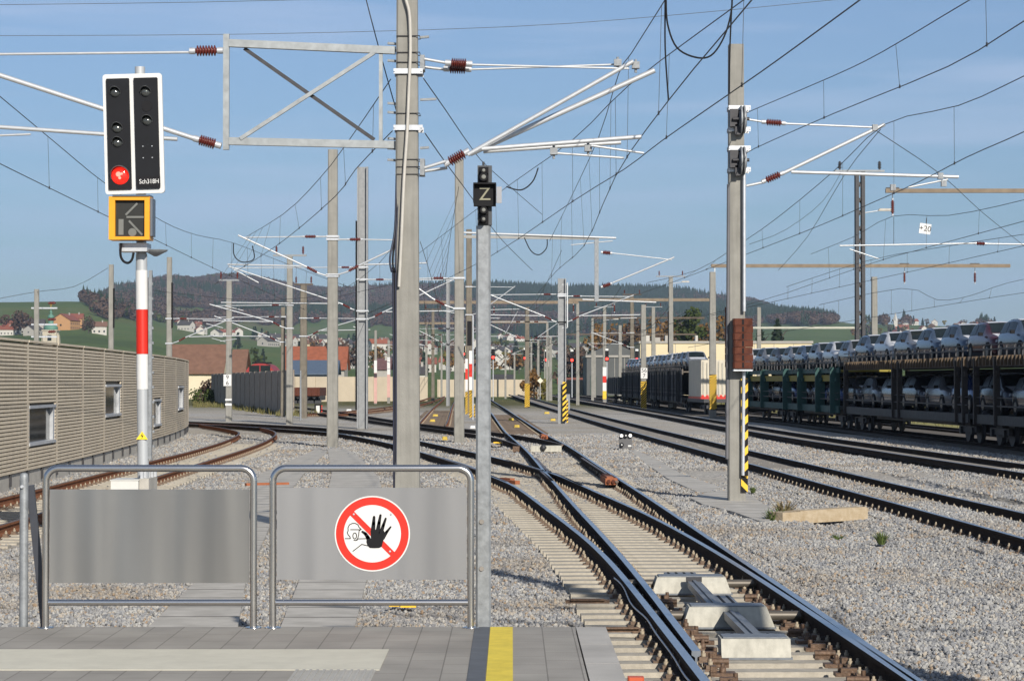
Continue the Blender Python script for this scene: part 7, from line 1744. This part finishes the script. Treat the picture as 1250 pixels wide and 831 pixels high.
def try_tree(u, Y, force=None):
    x = (u-CU)/F*Y; z = gz(x,Y); v = VH-(z-CAMZ)/Y*F
    vf = np.interp(u, [a for a,_ in V_FOREST],[b for _,b in V_FOREST])
    if u < 108+8*math.sin(Y/90.): return
    if v > vf + 3*math.sin(u/17.)+2*math.sin(u/5.): return
    if 205 < u < 262 and 374 < v < 392+(u-205)*.04 and abs(v-383) < 8-(abs(u-225)/9): return
    nn = math.sin(x/230+1)+math.sin(Y/310.+x/150.)+math.sin((x-Y)/95.)*.8+random.gauss(0,.55)
    k = random.choice([0,1]) if nn > .6 else (random.choice([2,3,2]) if nn > -1.6 else random.choice([2,4,3,5]))
    if u < 190 and random.random() < .5: k = random.choice([2,3,5,0])
    pts.append((x,Y,z-1)); knd.append(k); s_ = random.uniform(.5,.85); scl.append((s_*1.15,s_*1.15,s_))
random.seed(9)
Ntry = 80000
for _ in range(Ntry):
    Y = math.sqrt(random.uniform(1750**2, 4500**2)); u = random.uniform(95, 1420); try_tree(u, Y)
print('forest', len(pts))
scatter('forest', pts, knd, [(0,0,random.uniform(0,6.28)) for _ in pts], scl, fprot, 'dark mixed autumn wood covering the hills behind the village', 'forest')

# ------------------------------------------------------------------ weeds and grass
GR = {'g':mat('grass_green',(.06,.10,.02),.9,col2=(.12,.16,.04)),'d':mat('grass_dry',(.20,.16,.08),.9)}
def tuft(mb, x, y, z, h, r, n, rr):
    for _ in range(n):
        a = rr.uniform(0,6.28); q = Vector((math.cos(a),math.sin(a),0)); b = Vector((x,y,z))+q*rr.uniform(0,r*.3); t_ = b+q*r*rr.uniform(.3,1)+Vector((0,0,h*rr.uniform(.5,1))); s_ = Vector((-q.y,q.x,0))*h*.05
        m_ = (b+t_)/2+Vector((0,0,h*.15)); mb.add([b-s_,b+s_,m_+s_*.8,m_-s_*.8,t_],[(0,1,2,3),(3,2,4)])
rr = random.Random(4)
for u,v,h,c,lb in ((1022,664,.16,'g','smaller green grass tuft on the ballast, left one of two'),(1076,665,.20,'g','bigger green grass tuft on the ballast, right one of two'),(944,641,.3,'g','green weed at the left end of the yellowish concrete beam'),(957,634,.35,'d','dry brown weed stalks growing at the yellowish concrete beam'),(919,602,.15,'g','small weed at the right foot of the weight mast'),(1160,664,.10,'d','faint dry weed close to the rail at the right'),(1176,664,.12,'g','low greenish weed beside the rail at the right')):
    p_ = G(u,v,-.28); mb = MB(); tuft(mb,p_.x,p_.y,-.27,h,h*.9,70,rr); o = mb.build('grass_tuft', GR[c]); tag(o, lb, 'grass tuft')
mb = MB(); 
for _ in range(2600):
    f_ = rr.random(); x = -14.4+(-17.6)*f_+rr.uniform(-1,2.2); y = 156+88*f_+rr.uniform(-3,0); tuft(mb,x-.0,y-2,-.55,rr.uniform(.2,.9),.3,3,rr)
for _ in range(2200):
    x = rr.uniform(-.2,5.2)+1; y = rr.uniform(100,215); 
    xx = xat(T1R,y)+1.2+rr.random()*2.6; tuft(mb,xx,y,-.4,rr.uniform(.08,.25),.2,3,rr)
for _ in range(2500):
    y = rr.uniform(225,300); x = rr.uniform(-.10,.02)*y; tuft(mb,x,y,-.7,rr.uniform(.15,.5),.4,3,rr)
for _ in range(1500):
    y = rr.uniform(80,330); x = trk_x(y)+7.5+rr.uniform(0,5); tuft(mb,x,y,-.5,rr.uniform(.2,.6),.4,3,rr)
for _ in range(1500):
    u = rr.uniform(236,272); v = rr.uniform(488,500); p_ = G(u,v,-.45); tuft(mb,p_.x,p_.y,-.5,rr.uniform(.2,.7),.3,3,rr)
o = mb.build('weeds', mat('weeds_olive',(.10,.105,.03),.9,col2=(.20,.17,.07),vscale=.4)); tag(o,'patches of olive weeds and dry grass between the far tracks and walls','weeds',kind='stuff')
mb = MB()
for _ in range(1500):
    u = rr.gauss(815,20); v = rr.gauss(558,5.5)+(u-812)*.12; p_ = G(u,v,-.25); tuft(mb,p_.x,p_.y,-.29,rr.uniform(.05,.16),.16,4,rr)
o = mb.build('dry_weeds', mat('weeds_brown',(.11,.065,.035),.9,col2=(.17,.11,.06),vscale=.8)); tag(o,'patch of dead brown weeds on the gravel left of the weight mast','weeds',kind='stuff')
# brown dirt and a grass verge behind the train
mb = MB(); vs = []
pl_ = [(y, trk_x(y)+7.2) for y in (60,90,130,170,235,300)]
for y,x in pl_: vs += [(x,y,-.42),(x+14,y,-.3)]
mb.add(vs,[(2*i,2*i+1,2*i+3,2*i+2) for i in range(len(pl_)-1)]); o = mb.build('grass_verge', mat('verge_yellow_green',(.20,.19,.05),.95,col2=(.30,.26,.08),vscale=.6)); tag(o,kind='structure')

# ------------------------------------------------------------------ air
hz = bpy.data.materials.new('haze_air'); hz.use_nodes = True; N = hz.node_tree.nodes; L = hz.node_tree.links
N.remove(N['Principled BSDF']); pv = N.new('ShaderNodeVolumePrincipled'); pv.inputs['Color'].default_value = (.55,.72,.98,1); pv.inputs['Density'].default_value = HAZE; pv.inputs['Anisotropy'].default_value = .0
L.new(pv.outputs[0], N['Material Output'].inputs['Volume'])
mb = MB(); mb.boxx(-13800,17500,-330,12100,-8,420); o = mb.build('haze', hz); tag(o,'thin blue air between the yard and the wooded hills','haze',kind='stuff')
